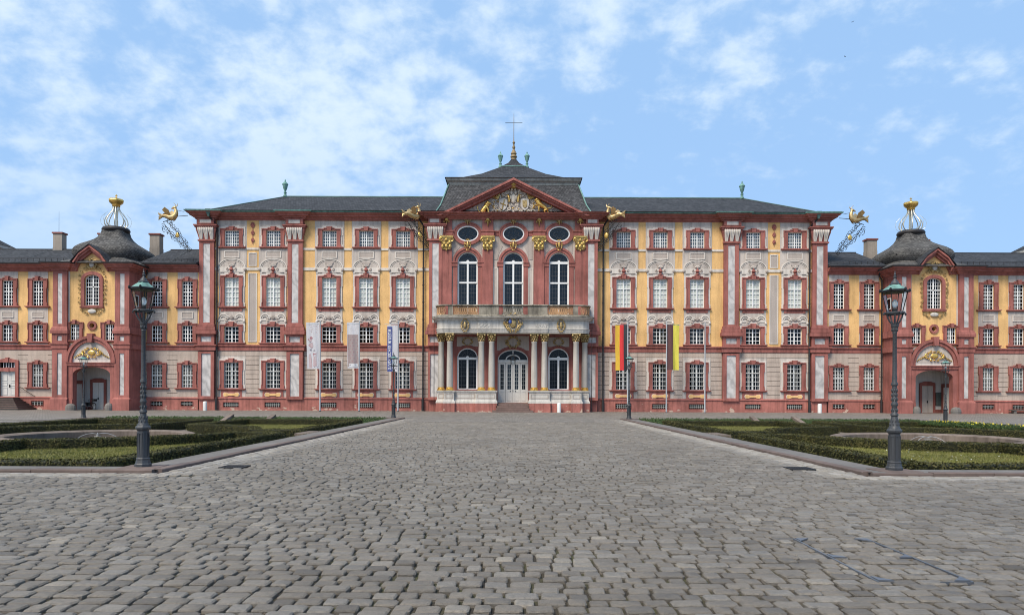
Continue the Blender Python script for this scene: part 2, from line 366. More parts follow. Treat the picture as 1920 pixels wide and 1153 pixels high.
# ------------------------------------------------------------------ mesh builder
class MB:
    def __init__(s): s.v = []; s.f = []
    def add(s, vs, fs):
        o = len(s.v); s.v += [tuple(q) for q in vs]; s.f += [tuple(i + o for i in f) for f in fs]; return s
    def box(s, x0, x1, y0, y1, z0, z1):
        if x0 > x1: x0, x1 = x1, x0
        return s.add([(x0, y0, z0), (x1, y0, z0), (x1, y1, z0), (x0, y1, z0), (x0, y0, z1), (x1, y0, z1), (x1, y1, z1), (x0, y1, z1)],
                     [(0, 1, 5, 4), (1, 2, 6, 5), (2, 3, 7, 6), (3, 0, 4, 7), (4, 5, 6, 7), (3, 2, 1, 0)])
    def prism(s, poly, y0, y1):
        return s.ring(poly, [], y0, y1)
    def ring(s, outer, holes, y0, y1, back=True):
        loops = [list(outer)] + [list(h) for h in holes]
        tri = tessellate_polygon([[Vector((x, z, 0)) for x, z in l] for l in loops])
        flat = [p for l in loops for p in l]; n = len(flat)
        vs = [(x, y0, z) for x, z in flat] + [(x, y1, z) for x, z in flat]
        fs = [tuple(t) for t in tri]
        if back: fs += [tuple(i + n for i in reversed(t)) for t in tri]
        k = 0
        for l in loops:
            m = len(l)
            for i in range(m):
                a, b = k + i, k + (i + 1) % m
                fs.append((a, b, b + n, a + n))
            k += m
        return s.add(vs, fs)
    def flat(s, outer, holes, z):
        """horizontal sheet with holes (XY polygons)"""
        loops = [list(outer)] + [list(h) for h in holes]
        tri = tessellate_polygon([[Vector((x, y, 0)) for x, y in l] for l in loops])
        return s.add([(x, y, z) for l in loops for x, y in l], [tuple(t) for t in tri])
    def sweep(s, prof, path, closed=False, cap=True):
        """prof: (outward, z) ; path: plan polyline, outward on its right-hand side"""
        P = [Vector(p) for p in path]; n = len(P); rows = []
        for i in range(n):
            if closed: a, b = P[i - 1], P[(i + 1) % n]
            else: a, b = P[max(i - 1, 0)], P[min(i + 1, n - 1)]
            d1 = (P[i] - a); d2 = (b - P[i])
            if d1.length < 1e-9: d1 = d2
            if d2.length < 1e-9: d2 = d1
            d1 = d1.normalized(); d2 = d2.normalized()
            n1 = Vector((d1.y, -d1.x)); n2 = Vector((d2.y, -d2.x)); m = (n1 + n2)
            if m.length < 1e-6: m = n1.copy()
            m.normalize(); k = min(1 / max(m.dot(n1), 0.25), 3)
            rows.append([(P[i].x + m.x * k * o, P[i].y + m.y * k * o, z) for o, z in prof])
        q = len(prof); vs = [p for r in rows for p in r]; fs = []
        for i in range(n if closed else n - 1):
            j = (i + 1) % n
            for t in range(q - 1): fs.append((i * q + t, j * q + t, j * q + t + 1, i * q + t + 1))
            fs.append((i * q + q - 1, j * q + q - 1, j * q, i * q))
        if not closed and cap:
            fs.append(tuple(range(q))); fs.append(tuple(reversed(range((n - 1) * q, n * q))))
        return s.add(vs, fs)
    def lathe(s, prof, n=16, c=(0, 0, 0), sq=None, rot=0.0, cap=True, lobes=None):
        vs = []
        for r, z in prof:
            for i in range(n):
                a = 2 * PI * i / n + rot
                ca, sa = math.cos(a), math.sin(a); k = 1.0
                if sq: k = 1 / (abs(ca) ** sq + abs(sa) ** sq) ** (1 / sq)
                if lobes: k *= 1 + lobes[1] * math.cos(lobes[0] * a)
                vs.append((c[0] + r * k * ca, c[1] + r * k * sa, c[2] + z))
        fs = []; m = len(prof)
        for j in range(m - 1):
            for i in range(n):
                fs.append((j * n + i, j * n + (i + 1) % n, (j + 1) * n + (i + 1) % n, (j + 1) * n + i))
        if cap: fs.append(tuple(reversed(range(n)))); fs.append(tuple(range((m - 1) * n, m * n)))
        return s.add(vs, fs)
    def tube(s, pts, r, n=6, closed=False, cap=True):
        P = [Vector(p) for p in pts]; m = len(P)
        rr = list(r) if isinstance(r, (list, tuple, np.ndarray)) else [r] * m
        up = Vector((0, 1, 0)); vs = []; prev = None
        for i in range(m):
            a = P[i - 1] if (i or closed) else P[0]; b = P[(i + 1) % m] if (closed or i < m - 1) else P[-1]
            d = (b - a)
            d = d.normalized() if d.length > 1e-9 else Vector((0, 0, 1))
            if prev is None:
                u = d.cross(up)
                if u.length < 1e-3: u = d.cross(Vector((1, 0, 0)))
            else:
                u = prev - d * prev.dot(d)
                if u.length < 1e-4: u = d.cross(up)
            u.normalize(); prev = u; w = d.cross(u)
            for k in range(n):
                t = 2 * PI * k / n
                vs.append(P[i] + (u * math.cos(t) + w * math.sin(t)) * rr[i])
        fs = []
        for i in range(m if closed else m - 1):
            j = (i + 1) % m
            for k in range(n): fs.append((i * n + k, i * n + (k + 1) % n, j * n + (k + 1) % n, j * n + k))
        if cap and not closed: fs.append(tuple(reversed(range(n)))); fs.append(tuple(range((m - 1) * n, m * n)))
        return s.add(vs, fs)
    def blob(s, c, r, n=8, m=6):
        prof = [(max(math.sin(PI * j / m), 0.02), -math.cos(PI * j / m)) for j in range(m + 1)]
        o = MB().lathe(prof, n)
        return s.add([(c[0] + x * r[0], c[1] + y * r[1], c[2] + z * r[2]) for x, y, z in o.v], o.f)
    def scroll(s, cx, cz, y, r, turns=1.4, th=0.04, a0=0.0, d=1, n=14, k=5, shrink=0.2):
        pts = []; rr = []
        for i in range(n + 1):
            t = i / n; a = a0 + d * turns * 2 * PI * t; q = r * (1 - (1 - shrink) * t)
            pts.append((cx + q * math.cos(a), y - 0.3 * th * t, cz + q * math.sin(a))); rr.append(th * (1 - 0.35 * t))
        return s.tube(pts, rr, k)
    def merge(s, o, M=None):
        vs = o.v if M is None else [tuple(M @ Vector(p)) for p in o.v]
        return s.add(vs, o.f)
    def mesh(s, name, mat, smooth=None):
        me = bpy.data.meshes.new(name)
        me.from_pydata(s.v, [], s.f)
        if len(s.f) < 30000:
            bm = bmesh.new(); bm.from_mesh(me); bmesh.ops.recalc_face_normals(bm, faces=bm.faces); bm.to_mesh(me); bm.free()
        if smooth:
            me.shade_smooth(); me.set_sharp_from_angle(angle=R(smooth))
        me.materials.append(MAT[mat])
        return me
def link(name, me, parent=None, loc=None):
    o = bpy.data.objects.new(name, me); COL.objects.link(o)
    if parent is not None:
        o.parent = parent
        if loc is None:
            o.matrix_parent_inverse = world_of(parent).inverted()
    if loc is not None: o.location = loc
    return o
WORLD = {}
def world_of(o):
    m = Matrix.Translation(o.location) @ o.rotation_euler.to_matrix().to_4x4()
    if o.parent is not None: m = world_of(o.parent) @ o.matrix_parent_inverse @ m
    return m
def O(name, mb, mat, parent=None, smooth=None):
    """mesh in world coordinates, optionally a child"""
    return link(name, mb.mesh(name, mat, smooth), parent)
def L(name, mb, mat, parent, smooth=None):
    """mesh in the parent's local coordinates"""
    return link(name, mb.mesh(name, mat, smooth), parent, (0, 0, 0))
def E(name, loc, label=None, cat=None, group=None, rz=0.0):
    o = bpy.data.objects.new(name, None); COL.objects.link(o); o.location = loc; o.rotation_euler = (0, 0, rz)
    o.empty_display_size = 0.5
    return tag(o, label, cat, group)
def tag(o, label=None, cat=None, group=None, kind=None):
    if label: o['label'] = label
    if cat: o['category'] = cat
    if group: o['group'] = group
    if kind: o['kind'] = kind
    return o
def copy_tree(o, parent=None):
    c = o.copy(); COL.objects.link(c)
    if parent is not None: c.parent = parent
    for ch in list(o.children): copy_tree(ch, c)
    return c
def rect(x0, x1, z0, z1): return [(x0, z0), (x1, z0), (x1, z1), (x0, z1)]
def arc(cx, cz, rx, rz, a0, a1, n): return [(cx + rx * math.cos(a0 + (a1 - a0) * i / n), cz + rz * math.sin(a0 + (a1 - a0) * i / n)) for i in range(n + 1)]
def arched(hw, z0, zs, rise, n=14, cx=0.0):
    """opening outline with an elliptical head: half width, bottom, springing, rise"""
    return [(cx - hw, z0), (cx + hw, z0)] + arc(cx, zs, hw, rise, 0, PI, n)
def shift(poly, dx, dz=0): return [(x + dx, z + dz) for x, z in poly]

K = 0.053
Y0 = 68.9
def Z(py): return (771 - py) * K
def at(d, py, Y): return d * Y / FPX, EYE + (HORIZON - py) * Y / FPX
# ------------------------------------------------------------------ window kit (local: origin at sill centre, wall face y = 0)
def surround_outline(hw, gh, fs, ft, e, head=True):
    ow = hw + fs; t = gh + ft
    o = [(-ow - e, 0), (ow + e, 0), (ow + e, 0.13 * gh), (ow, 0.13 * gh + e), (ow, 0.70 * gh), (ow + e, 0.70 * gh), (ow + e, t - ft * 0.45)]
    if head: o += [(ow * 0.55, t - ft * 0.45), (ow * 0.45, t - ft * 0.12), (-ow * 0.45, t - ft * 0.12), (-ow * 0.55, t - ft * 0.45)]
    o += [(-ow - e, t - ft * 0.45), (-ow - e, 0.70 * gh), (-ow, 0.70 * gh), (-ow, 0.13 * gh + e), (-ow - e, 0.13 * gh)]
    return o
def grow(poly, dx, dz_top, zref):
    return [(x + math.copysign(dx, x), z + (dz_top if z > zref else 0)) for x, z in poly]
WK = {}
def window_kit(kind, gw, gh, fs, ft, cols, rows, transom=None, blind=None, grille=False, stucco=True, glassmat='window_glass', key=True, casemat='white_paint', smat='red_sandstone'):
    hw = gw / 2; e = 0.05
    out = surround_outline(hw, gh, fs, ft, e)
    m = MB().ring(out, [rect(-hw, hw, 0.004, gh)], -0.10, 0.015)
    inn = [(x * (hw + fs * 0.50) / (hw + fs), z if z < gh else gh + (z - gh) * 0.5) for x, z in out]
    m.ring(out, [[(x * 0.93, 0.03 if z == 0 else (z if z < gh else z - ft * 0.28)) for x, z in out]], -0.155, -0.10)
    if key:
        kw = gw * 0.16
        m.prism([(-kw * 0.8, gh - 0.02), (kw * 0.8, gh - 0.02), (kw, gh + ft * 1.02), (kw * 1.25, gh + ft * 1.08), (kw * 1.25, gh + ft * 1.25), (-kw * 1.25, gh + ft * 1.25), (-kw * 1.25, gh + ft * 1.08), (-kw, gh + ft * 1.02)], -0.23, -0.02)
    kit = dict(surround=m.mesh('window', smat))
    kit['sill'] = MB().sweep([(0, -0.17), (0.10, -0.17), (0.14, -0.12), (0.22, -0.08), (0.22, 0.0), (0, 0.0)],
                             [(-hw - fs - 0.08, 0.01), (-hw - fs - 0.08, 0.0), (hw + fs + 0.08, 0.0), (hw + fs + 0.08, 0.01)]).mesh('sill', smat)
    c = MB(); f = 0.065; y0, y1 = 0.10, 0.17
    c.ring(rect(-hw, hw, 0, gh), [rect(-hw + f, hw - f, f, gh - f)], y0, y1)
    c.box(-0.055, 0.055, y0 - 0.02, y1 + 0.001, f, gh - f)
    zt = None
    if transom:
        zt = gh * transom; c.box(-hw + f, hw - f, y0 - 0.025, y1 + 0.002, zt - 0.045, zt + 0.045)
    mu = 0.026
    for i in range(1, cols * 2):
        if i == cols: continue
        x = -hw + f + (gw - 2 * f) * i / (cols * 2); c.box(x - mu, x + mu, y0 + 0.02, y1 - 0.005, f, gh - f)
    for j in range(1, rows):
        z = gh * j / rows
        if zt and abs(z - zt) < 0.08: continue
        c.box(-hw + f, hw - f, y0 + 0.022, y1 - 0.007, z - mu, z + mu)
    kit['casement'] = c.mesh('casement', casemat)
    kit['pane'] = MB().box(-hw + 0.03, hw - 0.03, y0 + 0.035, y0 + 0.043, 0.03, gh - 0.03).mesh('pane', glassmat)
    if blind: kit['blind'] = MB().box(-hw, hw, 0.185, 0.19, 0.03, gh - 0.0).mesh('blind', blind)
    if grille:
        g = MB()
        for i in range(1, 7):
            x = -hw + gw * i / 7; g.box(x - 0.010, x + 0.010, 0.0, 0.02, 0.01, gh - 0.01)
        for j in range(1, 6):
            z = gh * j / 6; g.box(-hw, hw, 0.004, 0.026, z - 0.008, z + 0.008)
        kit['grille'] = g.mesh('grille', 'grille_paint')
    if stucco:
        so = [(x + math.copysign(0.18, x), -0.12 if z == 0 else (z if z < gh else z + 0.14)) for x, z in surround_outline(hw, gh, fs, ft * 1.25, e)]
        kit['stucco_surround'] = MB().ring(so, [[(x * 0.98, 0.004 if z == 0 else z) for x, z in out]], -0.05, 0.012).mesh('stucco_surround', 'white_stucco')
    WK[kind] = kit; kit['dim'] = (gw, gh)
    return kit
def place_window(kind, x, y, z, parent, name='window', blind=True, extra_blind=None):
    k = WK[kind]
    w = link(name, k['surround'], parent, None); w.location = (x, y, z)
    for n in ('sill', 'casement', 'pane', 'blind', 'grille', 'stucco_surround'):
        if n in k and (n != 'blind' or blind):
            link(n, k[n], w, (0, 0, 0))
    if extra_blind:
        gw, gh = k['dim']
        if ('xb', kind, extra_blind) not in WK: WK[('xb', kind, extra_blind)] = MB().box(-gw / 2, gw / 2, 0.25, 0.255, 0.03, gh).mesh('curtain', extra_blind)
        link('curtain', WK[('xb', kind, extra_blind)], w, (0, 0, 0))
    elif kind in ('mezz', 'ground', 'wing_upper', 'wing_mezz', 'wing_ground') and CUR.random() < 0.38:
        gw, gh = k['dim']; v = CUR.randrange(4); key = ('cur', kind, v)
        if key not in WK:
            a = (0.12, 0.22, 0.30, 0.16)[v]; m = MB()
            for t in (-1, 1):
                if v == 3 and t > 0: continue
                pts = [(t * (gw / 2 - gw * a * i / 6), 0.27 + 0.02 * (i % 2)) for i in range(7)]
                for (x0, y0), (x1, y1) in zip(pts[:-1], pts[1:]): m.add([(x0, y0, 0.02), (x1, y1, 0.02), (x1, y1, gh), (x0, y0, gh)], [(0, 1, 2, 3)])
            if v == 2: m = MB().add([(-gw / 2, 0.27, gh * 0.62), (gw / 2, 0.27, gh * 0.62), (gw / 2, 0.27, gh), (-gw / 2, 0.27, gh)], [(0, 1, 2, 3)])
            WK[key] = m.mesh('curtain', 'curtain')
        link('curtain', WK[key], w, (0, 0, 0))
    return w
CUR = random.Random(19)
px = K
window_kit('attic', 27 * px, 31 * px, 7.2 * px, 5.5 * px, 3, 5, blind='blind_grey', glassmat='blind_glass')
window_kit('bele', 27 * px, 54.5 * px, 7.0 * px, 6.0 * px, 2, 6, transom=0.665, blind='blind_white', glassmat='blind_glass')
window_kit('mezz', 27.5 * px, 30.6 * px, 7.0 * px, 7.0 * px, 2, 4)
window_kit('ground', 27.5 * px, 49 * px, 7.0 * px, 6.0 * px, 2, 6, transom=0.66, grille=True)
window_kit('wing_upper', 20.5 * px, 48 * px, 7.0 * px, 6.2 * px, 2, 7, transom=0.57, stucco=False)
window_kit('wing_mezz', 20.5 * px, 31.6 * px, 7.0 * px, 6.5 * px, 2, 4, stucco=False)
window_kit('wing_ground', 21 * px, 43.4 * px, 7.0 * px, 6.0 * px, 2, 6, transom=0.55, grille=True, stucco=False)
window_kit('gate_small', 17.5 * px, 30 * px, 6.0 * px, 5.5 * px, 2, 4, stucco=False)
def cellar_kit(kind, w, h, bars):
    hw = w / 2
    m = MB().ring(rect(-hw - 0.05, hw + 0.05, -0.05, h + 0.05), [rect(-hw, hw, 0, h)], -0.02, 0.02)
    g = MB()
    for i in range(1, bars):
        x = -hw + w * i / bars; g.box(x - 0.02, x + 0.02, 0.05, 0.09, 0, h)
    for z in (h * 0.36, h * 0.7): g.box(-hw, hw, 0.055, 0.085, z - 0.015, z + 0.015)
    WK[kind] = dict(frame=m.mesh('cellar_window', 'red_dark'), bars=g.mesh('grille', 'grille_paint'), pane=MB().box(-hw, hw, 0.16, 0.165, 0, h).mesh('pane', 'window_glass'))
def place_cellar(kind, x, y, z, parent):
    k = WK[kind]; w = link('cellar_window', k['frame'], parent); w.location = (x, y, z)
    link('grille', k['bars'], w, (0, 0, 0)); link('pane', k['pane'], w, (0, 0, 0))
cellar_kit('cellar', 29 * px, 8.6 * px, 8)
cellar_kit('cellar_wing', 22 * px, 8.0 * px, 4)

def cornice_profile(z0, z1, p):
    h = z1 - z0
    return [(0, z0), (0.12 * p, z0), (0.14 * p, z0 + 0.14 * h), (0.30 * p, z0 + 0.22 * h), (0.34 * p, z0 + 0.42 * h), (0.66 * p, z0 + 0.50 * h),
            (0.68 * p, z0 + 0.68 * h), (0.86 * p, z0 + 0.76 * h), (p, z0 + 0.95 * h), (p, z1), (0, z1)]
def band_profile(z0, z1, p):
    h = z1 - z0
    return [(0, z0), (0.3 * p, z0), (0.4 * p, z0 + 0.22 * h), (0.4 * p, z0 + 0.62 * h), (0.75 * p, z0 + 0.74 * h), (p, z0 + 0.80 * h), (p, z1), (0, z1)]

# ------------------------------------------------------------------ gilded and stucco ornament kit (local, wall face y = 0, centre at origin)
def gilt_capital(w, h):
    m = MB(); hw = w / 2
    m.add([(-hw * 0.62, -0.14, -h / 2), (hw * 0.62, -0.14, -h / 2), (hw * 0.62, 0, -h / 2), (-hw * 0.62, 0, -h / 2),
           (-hw * 0.82, -0.22, h * 0.36), (hw * 0.82, -0.22, h * 0.36), (hw * 0.82, 0, h * 0.36), (-hw * 0.82, 0, h * 0.36)],
          [(0, 1, 5, 4), (1, 2, 6, 5), (2, 3, 7, 6), (3, 0, 4, 7), (4, 5, 6, 7), (3, 2, 1, 0)])
    m.box(-hw, hw, -0.30, 0, h * 0.37, h * 0.5)
    for s in (-1, 1):
        m.scroll(s * hw * 0.74, h * 0.20, -0.27, h * 0.17, 1.6, 0.05, PI / 2, -s)
        for j, (x, z, r) in enumerate(((0.55, -0.30, 0.15), (0.28, -0.08, 0.13), (0.52, 0.02, 0.12))):
            m.blob((s * hw * x, -0.20, h * z), (w * 0.12, 0.09, h * r), 6, 5)
    m.blob((0, -0.22, -h * 0.28), (w * 0.13, 0.09, h * 0.17), 6, 5); m.blob((0, -0.26, h * 0.2), (w * 0.12, 0.10, h * 0.13), 6, 5)
    m.blob((0, -0.20, -h * 0.56), (w * 0.06, 0.06, h * 0.10), 6, 5)
    return m
def rocaille(w, h, seed, th=0.045, n=10, shield=True, y=-0.08):
    """symmetrical cartouche: C-scrolls, leaves and a boss"""
    r = random.Random(seed); m = MB()
    for i in range(n):
        t = (i + 0.5) / n; x = (0.10 + 0.40 * math.sin(t * PI)) * w; z = (t - 0.5) * h
        q = r.uniform(0.07, 0.14) * min(w, h * 1.3); a = r.uniform(0, 2 * PI)
        for s in (-1, 1):
            m.scroll(s * x, z, y, q, r.uniform(0.9, 1.3), th, a if s > 0 else PI - a, s, 9, 5)
            if i % 2: m.blob((s * x * 0.72, y, z + q * 0.4), (q * 0.55, 0.06, q * 0.8), 6, 4)
    m.blob((0, y, h * 0.46), (w * 0.10, 0.09, h * 0.07), 6, 4); m.blob((0, y, -h * 0.46), (w * 0.08, 0.08, h * 0.07), 6, 4)
    if shield: m.blob((0, y + 0.02, 0), (w * 0.22, 0.10, h * 0.30), 12, 6)
    return m
def mask_ornament(w, h):
    m = MB(); m.blob((0, -0.12, h * 0.12), (w * 0.22, 0.13, h * 0.22), 8, 6)
    for s in (-1, 1):
        m.scroll(s * w * 0.28, h * 0.28, -0.08, w * 0.17, 1.2, 0.045, 0 if s > 0 else PI, s)
        m.scroll(s * w * 0.22, -h * 0.12, -0.08, w * 0.15, 1.0, 0.04, PI if s > 0 else 0, -s)
        m.tube([(s * w * 0.1, -0.08, h * 0.3), (s * w * 0.2, -0.1, h * 0.48), (s * w * 0.38, -0.08, h * 0.5)], [0.05, 0.045, 0.02], 5)
    m.tube([(0, -0.1, h * 0.3), (0, -0.12, h * 0.52)], [0.07, 0.02], 6)
    m.tube([(0, -0.1, -h * 0.1), (0, -0.09, -h * 0.36), (0, -0.06, -h * 0.55)], [0.09, 0.06, 0.015], 6)
    return m
def place(name, me, parent, x, y, z, label=None):
    o = link(name, me, parent); o.location = (x, y, z)
    if label: o['label'] = label
    return o

# ------------------------------------------------------------------ central block
COLS = [206.7, 275.4, 344.5, 449.5, 527.4]
PIL = [407.6, 572.9]
DW = 587.5                     # outer wall edge, pixels from the axis
DR = 158.0                     # edge of the central bay
palace = E('palace_building', (0, Y0, 0), 'wide three storey baroque palace block with red pilasters, yellow bays and central pediment', 'palace')
ROWS = dict(attic=465.0, bele=576.8, mezz=644.6, ground=730.0)
zc0 = Z(748.5); zb0, zb1 = Z(659.5), Z(648.5); zt = Z(416)
blinds_r = {('mezz', 0): 'curtain', ('mezz', 1): 'blind_white', ('mezz', 2): 'blind_white', ('mezz', 4): 'curtain', ('ground', 0): None}
blinds_l = {('ground', 0): 'curtain'}
# shared stucco pieces
arcb = MB()
def arc_band(m, cx, cz, r0, r1, rz0, rz1, a0, a1, y0, y1, n=14):
    o = arc(cx, cz, r1, rz1, a0, a1, n); i = arc(cx, cz, r0, rz0, a1, a0, n)
    return m.prism(o + i, y0, y1)
hwp = 25.5 * px
arc_band(arcb, 0, 0, hwp - 0.09, hwp + 0.03, 14.9 * px, 16.6 * px, 0, PI, -0.075, 0.0)
arc_band(arcb, 0, 0, hwp - 0.22, hwp - 0.16, 12.6 * px, 13.5 * px, 0, PI, -0.045, 0.0)
arcb.box(-hwp - 0.06, hwp + 0.06, -0.07, 0, -0.17, 0.0)
arcb.box(-hwp + 0.14, hwp - 0.14, -0.085, 0, -0.50, -0.172)
for s in (-1, 1): arcb.box(s * (hwp - 0.02), s * (hwp - 0.24), -0.06, 0, -0.62, -0.172)
ARC_ME = arcb.mesh('arched_pediment', 'white_stucco')
arcp = MB().prism(arc(0, 0, hwp - 0.30, 11.5 * px, 0, PI, 14), -0.04, 0.0)
ARCP_ME = arcp.mesh('pediment_field', 'pale_stucco')
hood = MB().prism([(-7.5 * px, 0.52), (7.5 * px, 0.52), (7.5 * px, 0.40), (5.8 * px, 0.36), (5.2 * px, 0.05), (-5.2 * px, 0.05), (-5.8 * px, 0.36), (-7.5 * px, 0.40)], -0.10, 0)
brk = MB()
for s in (-1, 1): brk.scroll(s * 7.2 * px, -0.22, -0.09, 0.14, 1.2, 0.06, PI / 2, -s); brk.blob((s * hwp * 0.98, -0.1, -0.24), (0.16, 0.1, 0.15), 7, 5)
HOOD_ME = hood.mesh('bust_niche', 'grey_panel'); BRK_ME = brk.mesh('niche_scrolls', 'grey_panel')
shell = MB()
for i in range(5):
    a = PI * (0.15 + 0.175 * i); shell.tube([(0, -0.12, 0.06), (0.2 * math.cos(a), -0.16, 0.06 + 0.2 * math.sin(a)), (0.27 * math.cos(a), -0.12, 0.06 + 0.27 * math.sin(a))], [0.03, 0.05, 0.03], 5)
SHELL_ME = shell.mesh('shell', 'white_stucco')
urn = MB().lathe([(0.02, 0.42), (0.06, 0.36), (0.05, 0.30), (0.12, 0.24), (0.20, 0.12), (0.21, 0.04), (0.13, -0.05), (0.06, -0.10), (0.14, -0.16), (0.15, -0.26)], 10, (0, -0.14, -0.34))
URN_ME = urn.mesh('red_bust', 'red_sandstone', 40)
scr = MB()
for s in (-1, 1):
    arc_band(scr, s * 15.2 * px, -0.10, 7.6 * px, 9.4 * px, 8.0 * px, 10.4 * px, 0.0, PI, -0.07, 0.0, 10)
    arc_band(scr, s * 15.2 * px, -0.10, 4.6 * px, 5.8 * px, 4.6 * px, 6.2 * px, 0.0, PI, -0.08, 0.0, 10)
    scr.scroll(s * 6.6 * px, 0.0, -0.07, 0.17, 1.3, 0.05, 0 if s < 0 else PI, -s)
    scr.box(s * 13 * px, s * 24.8 * px, -0.065, 0, -0.26, -0.10)
    scr.blob((s * 23.5 * px, -0.09, -0.36), (0.13, 0.08, 0.13), 7, 5)
scr.prism([(-13 * px, -0.26), (-9 * px, -0.40), (9 * px, -0.40), (13 * px, -0.26), (13 * px, -0.16), (8 * px, -0.30), (-8 * px, -0.30), (-13 * px, -0.16)], -0.06, 0)
scr.box(-24 * px, 24 * px, -0.08, 0, -0.52, -0.43)
SCR_ME = scr.mesh('scroll_pediment', 'white_stucco')
pal = MB()
for i in range(5):
    a = PI * (0.2 + 0.15 * i); l = 0.42 if i == 2 else 0.34
    pal.tube([(0, -0.1, -0.12), (0.55 * l * math.cos(a), -0.12, -0.12 + 0.6 * l * math.sin(a)), (l * math.cos(a) * 0.8, -0.09, -0.12 + l * math.sin(a))], [0.03, 0.045, 0.02], 5)
for s in (-1, 1): pal.blob((s * 9.5 * px, -0.10, -0.32), (0.16, 0.06, 0.09), 6, 4)
PAL_ME = pal.mesh('palmette', 'grey_panel')
plq = MB().prism(arc(-11 * px, 0, 3.6 * px, 3.6 * px, PI * 0.6, PI * 1.4, 6) + [(-7 * px, -3.0 * px), (-5.5 * px, -1.9 * px), (5.5 * px, -1.9 * px), (7 * px, -3.0 * px)] + arc(11 * px, 0, 3.6 * px, 3.6 * px, -PI * 0.4, PI * 0.4, 6)
                 + [(7 * px, 3.0 * px), (5.5 * px, 1.9 * px), (-5.5 * px, 1.9 * px), (-7 * px, 3.0 * px)], -0.05, 0)
PLQ_ME = plq.mesh('yellow_plaque', 'yellow_render')
PLQ2_ME = MB().prism([(x * 1.07, z * 1.24) for x, z in arc(-11 * px, 0, 3.6 * px, 3.6 * px, PI * 0.6, PI * 1.4, 6) + [(-7 * px, -3.0 * px), (-5.5 * px, -1.9 * px), (5.5 * px, -1.9 * px), (7 * px, -3.0 * px)] + arc(11 * px, 0, 3.6 * px, 3.6 * px, -PI * 0.4, PI * 0.4, 6)
                 + [(7 * px, 3.0 * px), (5.5 * px, 1.9 * px), (-5.5 * px, 1.9 * px), (-7 * px, 3.0 * px)]], -0.03, 0).mesh('plaque_border', 'white_stucco')
drop = MB()
for z, r in ((0, 0.24), (-0.78, 0.20), (-1.5, 0.19)):
    for i in range(6):
        a = i * PI / 3; drop.blob((r * 0.6 * math.cos(a), -0.06, z + r * 0.75 * math.sin(a)), (r * 0.42, 0.05, r * 0.42), 6, 4)
    drop.blob((0, -0.09, z), (r * 0.4, 0.06, r * 0.4), 6, 4)
drop.tube([(0, -0.05, 0.3), (0, -0.05, -1.9)], 0.03, 5)
DROP_ME = drop.mesh('red_festoon', 'red_sandstone')
bapr = MB()
for s in (-1, 1): bapr.box(s * 20.0 * px, s * 15.5 * px, -0.07, 0.01, -0.45, -0.16)
bapr.box(-15.5 * px, 15.5 * px, -0.03, 0.01, -0.45, -0.16)
APRON_ME = bapr.mesh('sill_apron', 'red_sandstone')
gapr = MB().box(-19.5 * px, 19.5 * px, -0.04, 0.01, Z(748.5) - Z(730) + 0.01, -0.16)
GAPRON_ME = gapr.mesh('sill_apron', 'red_sandstone')

def framed_panel(name, x, y, z0, z1, hw, parent, mat='grey_panel', fr='white_stucco', t=0.09):
    p = MB().ring(rect(x - hw, x + hw, z0, z1), [rect(x - hw + t, x + hw - t, z0 + t, z1 - t)], y - 0.06, y)
    o = O(name, p, fr, parent)
    O('panel_field', MB().box(x - hw + t, x + hw - t, y - 0.025, y, z0 + t, z1 - t), mat, o)

def tongue_capital(w, h, wt=3):
    """flared red block with white fluted tongues"""
    hw = w / 2
    m = MB(); prof = [(0.0, 0.0), (0.03, 0.12), (0.12, 0.45), (0.22, 0.75), (0.25, 1.0)]
    vs = []; n = len(prof)
    for o, t in prof: vs += [(-hw - o, -0.10 - o, t * h), (hw + o, -0.10 - o, t * h), (hw + o, 0.1, t * h), (-hw - o, 0.1, t * h)]
    fs = [(i * 4 + k, i * 4 + (k + 1) % 4, i * 4 + 4 + (k + 1) % 4, i * 4 + 4 + k) for i in range(n - 1) for k in range(4)] + [(3, 2, 1, 0), tuple(range(4 * n - 4, 4 * n))]
    m.add(vs, fs)
    m.box(-hw - 0.10, hw + 0.10, -0.22, 0.1, -0.16, -0.001)
    m.box(-hw - 0.34, hw + 0.34, -0.45, 0.1, h + 0.001, h + 0.14); m.box(-hw - 0.42, hw + 0.42, -0.53, 0.1, h + 0.141, h + 0.26)
    t = MB()
    for i in range(wt):
        cx = (i - (wt - 1) / 2) * w / wt * 1.06; q = w / wt * 0.29
        for k in (-1, 0, 1):
            t.tube([(cx + k * q * 0.55, -0.14, 0.02), (cx + k * q * 0.8, -0.20, h * 0.35), (cx + k * q * 1.1, -0.36, h * 0.72), (cx + k * q * 1.25, -0.42, h * 0.92), (cx + k * q * 1.2, -0.36, h * 0.99)], [q * 0.4, q * 0.55, q * 0.7, q * 0.72, q * 0.4], 6)
    return m, t
PW = 28 * px
cap_m, cap_t = tongue_capital(PW, 22 * px)
CAP_ME, TON_ME = cap_m.mesh('capital', 'red_sandstone'), cap_t.mesh('tongue', 'white_stucco', 60)
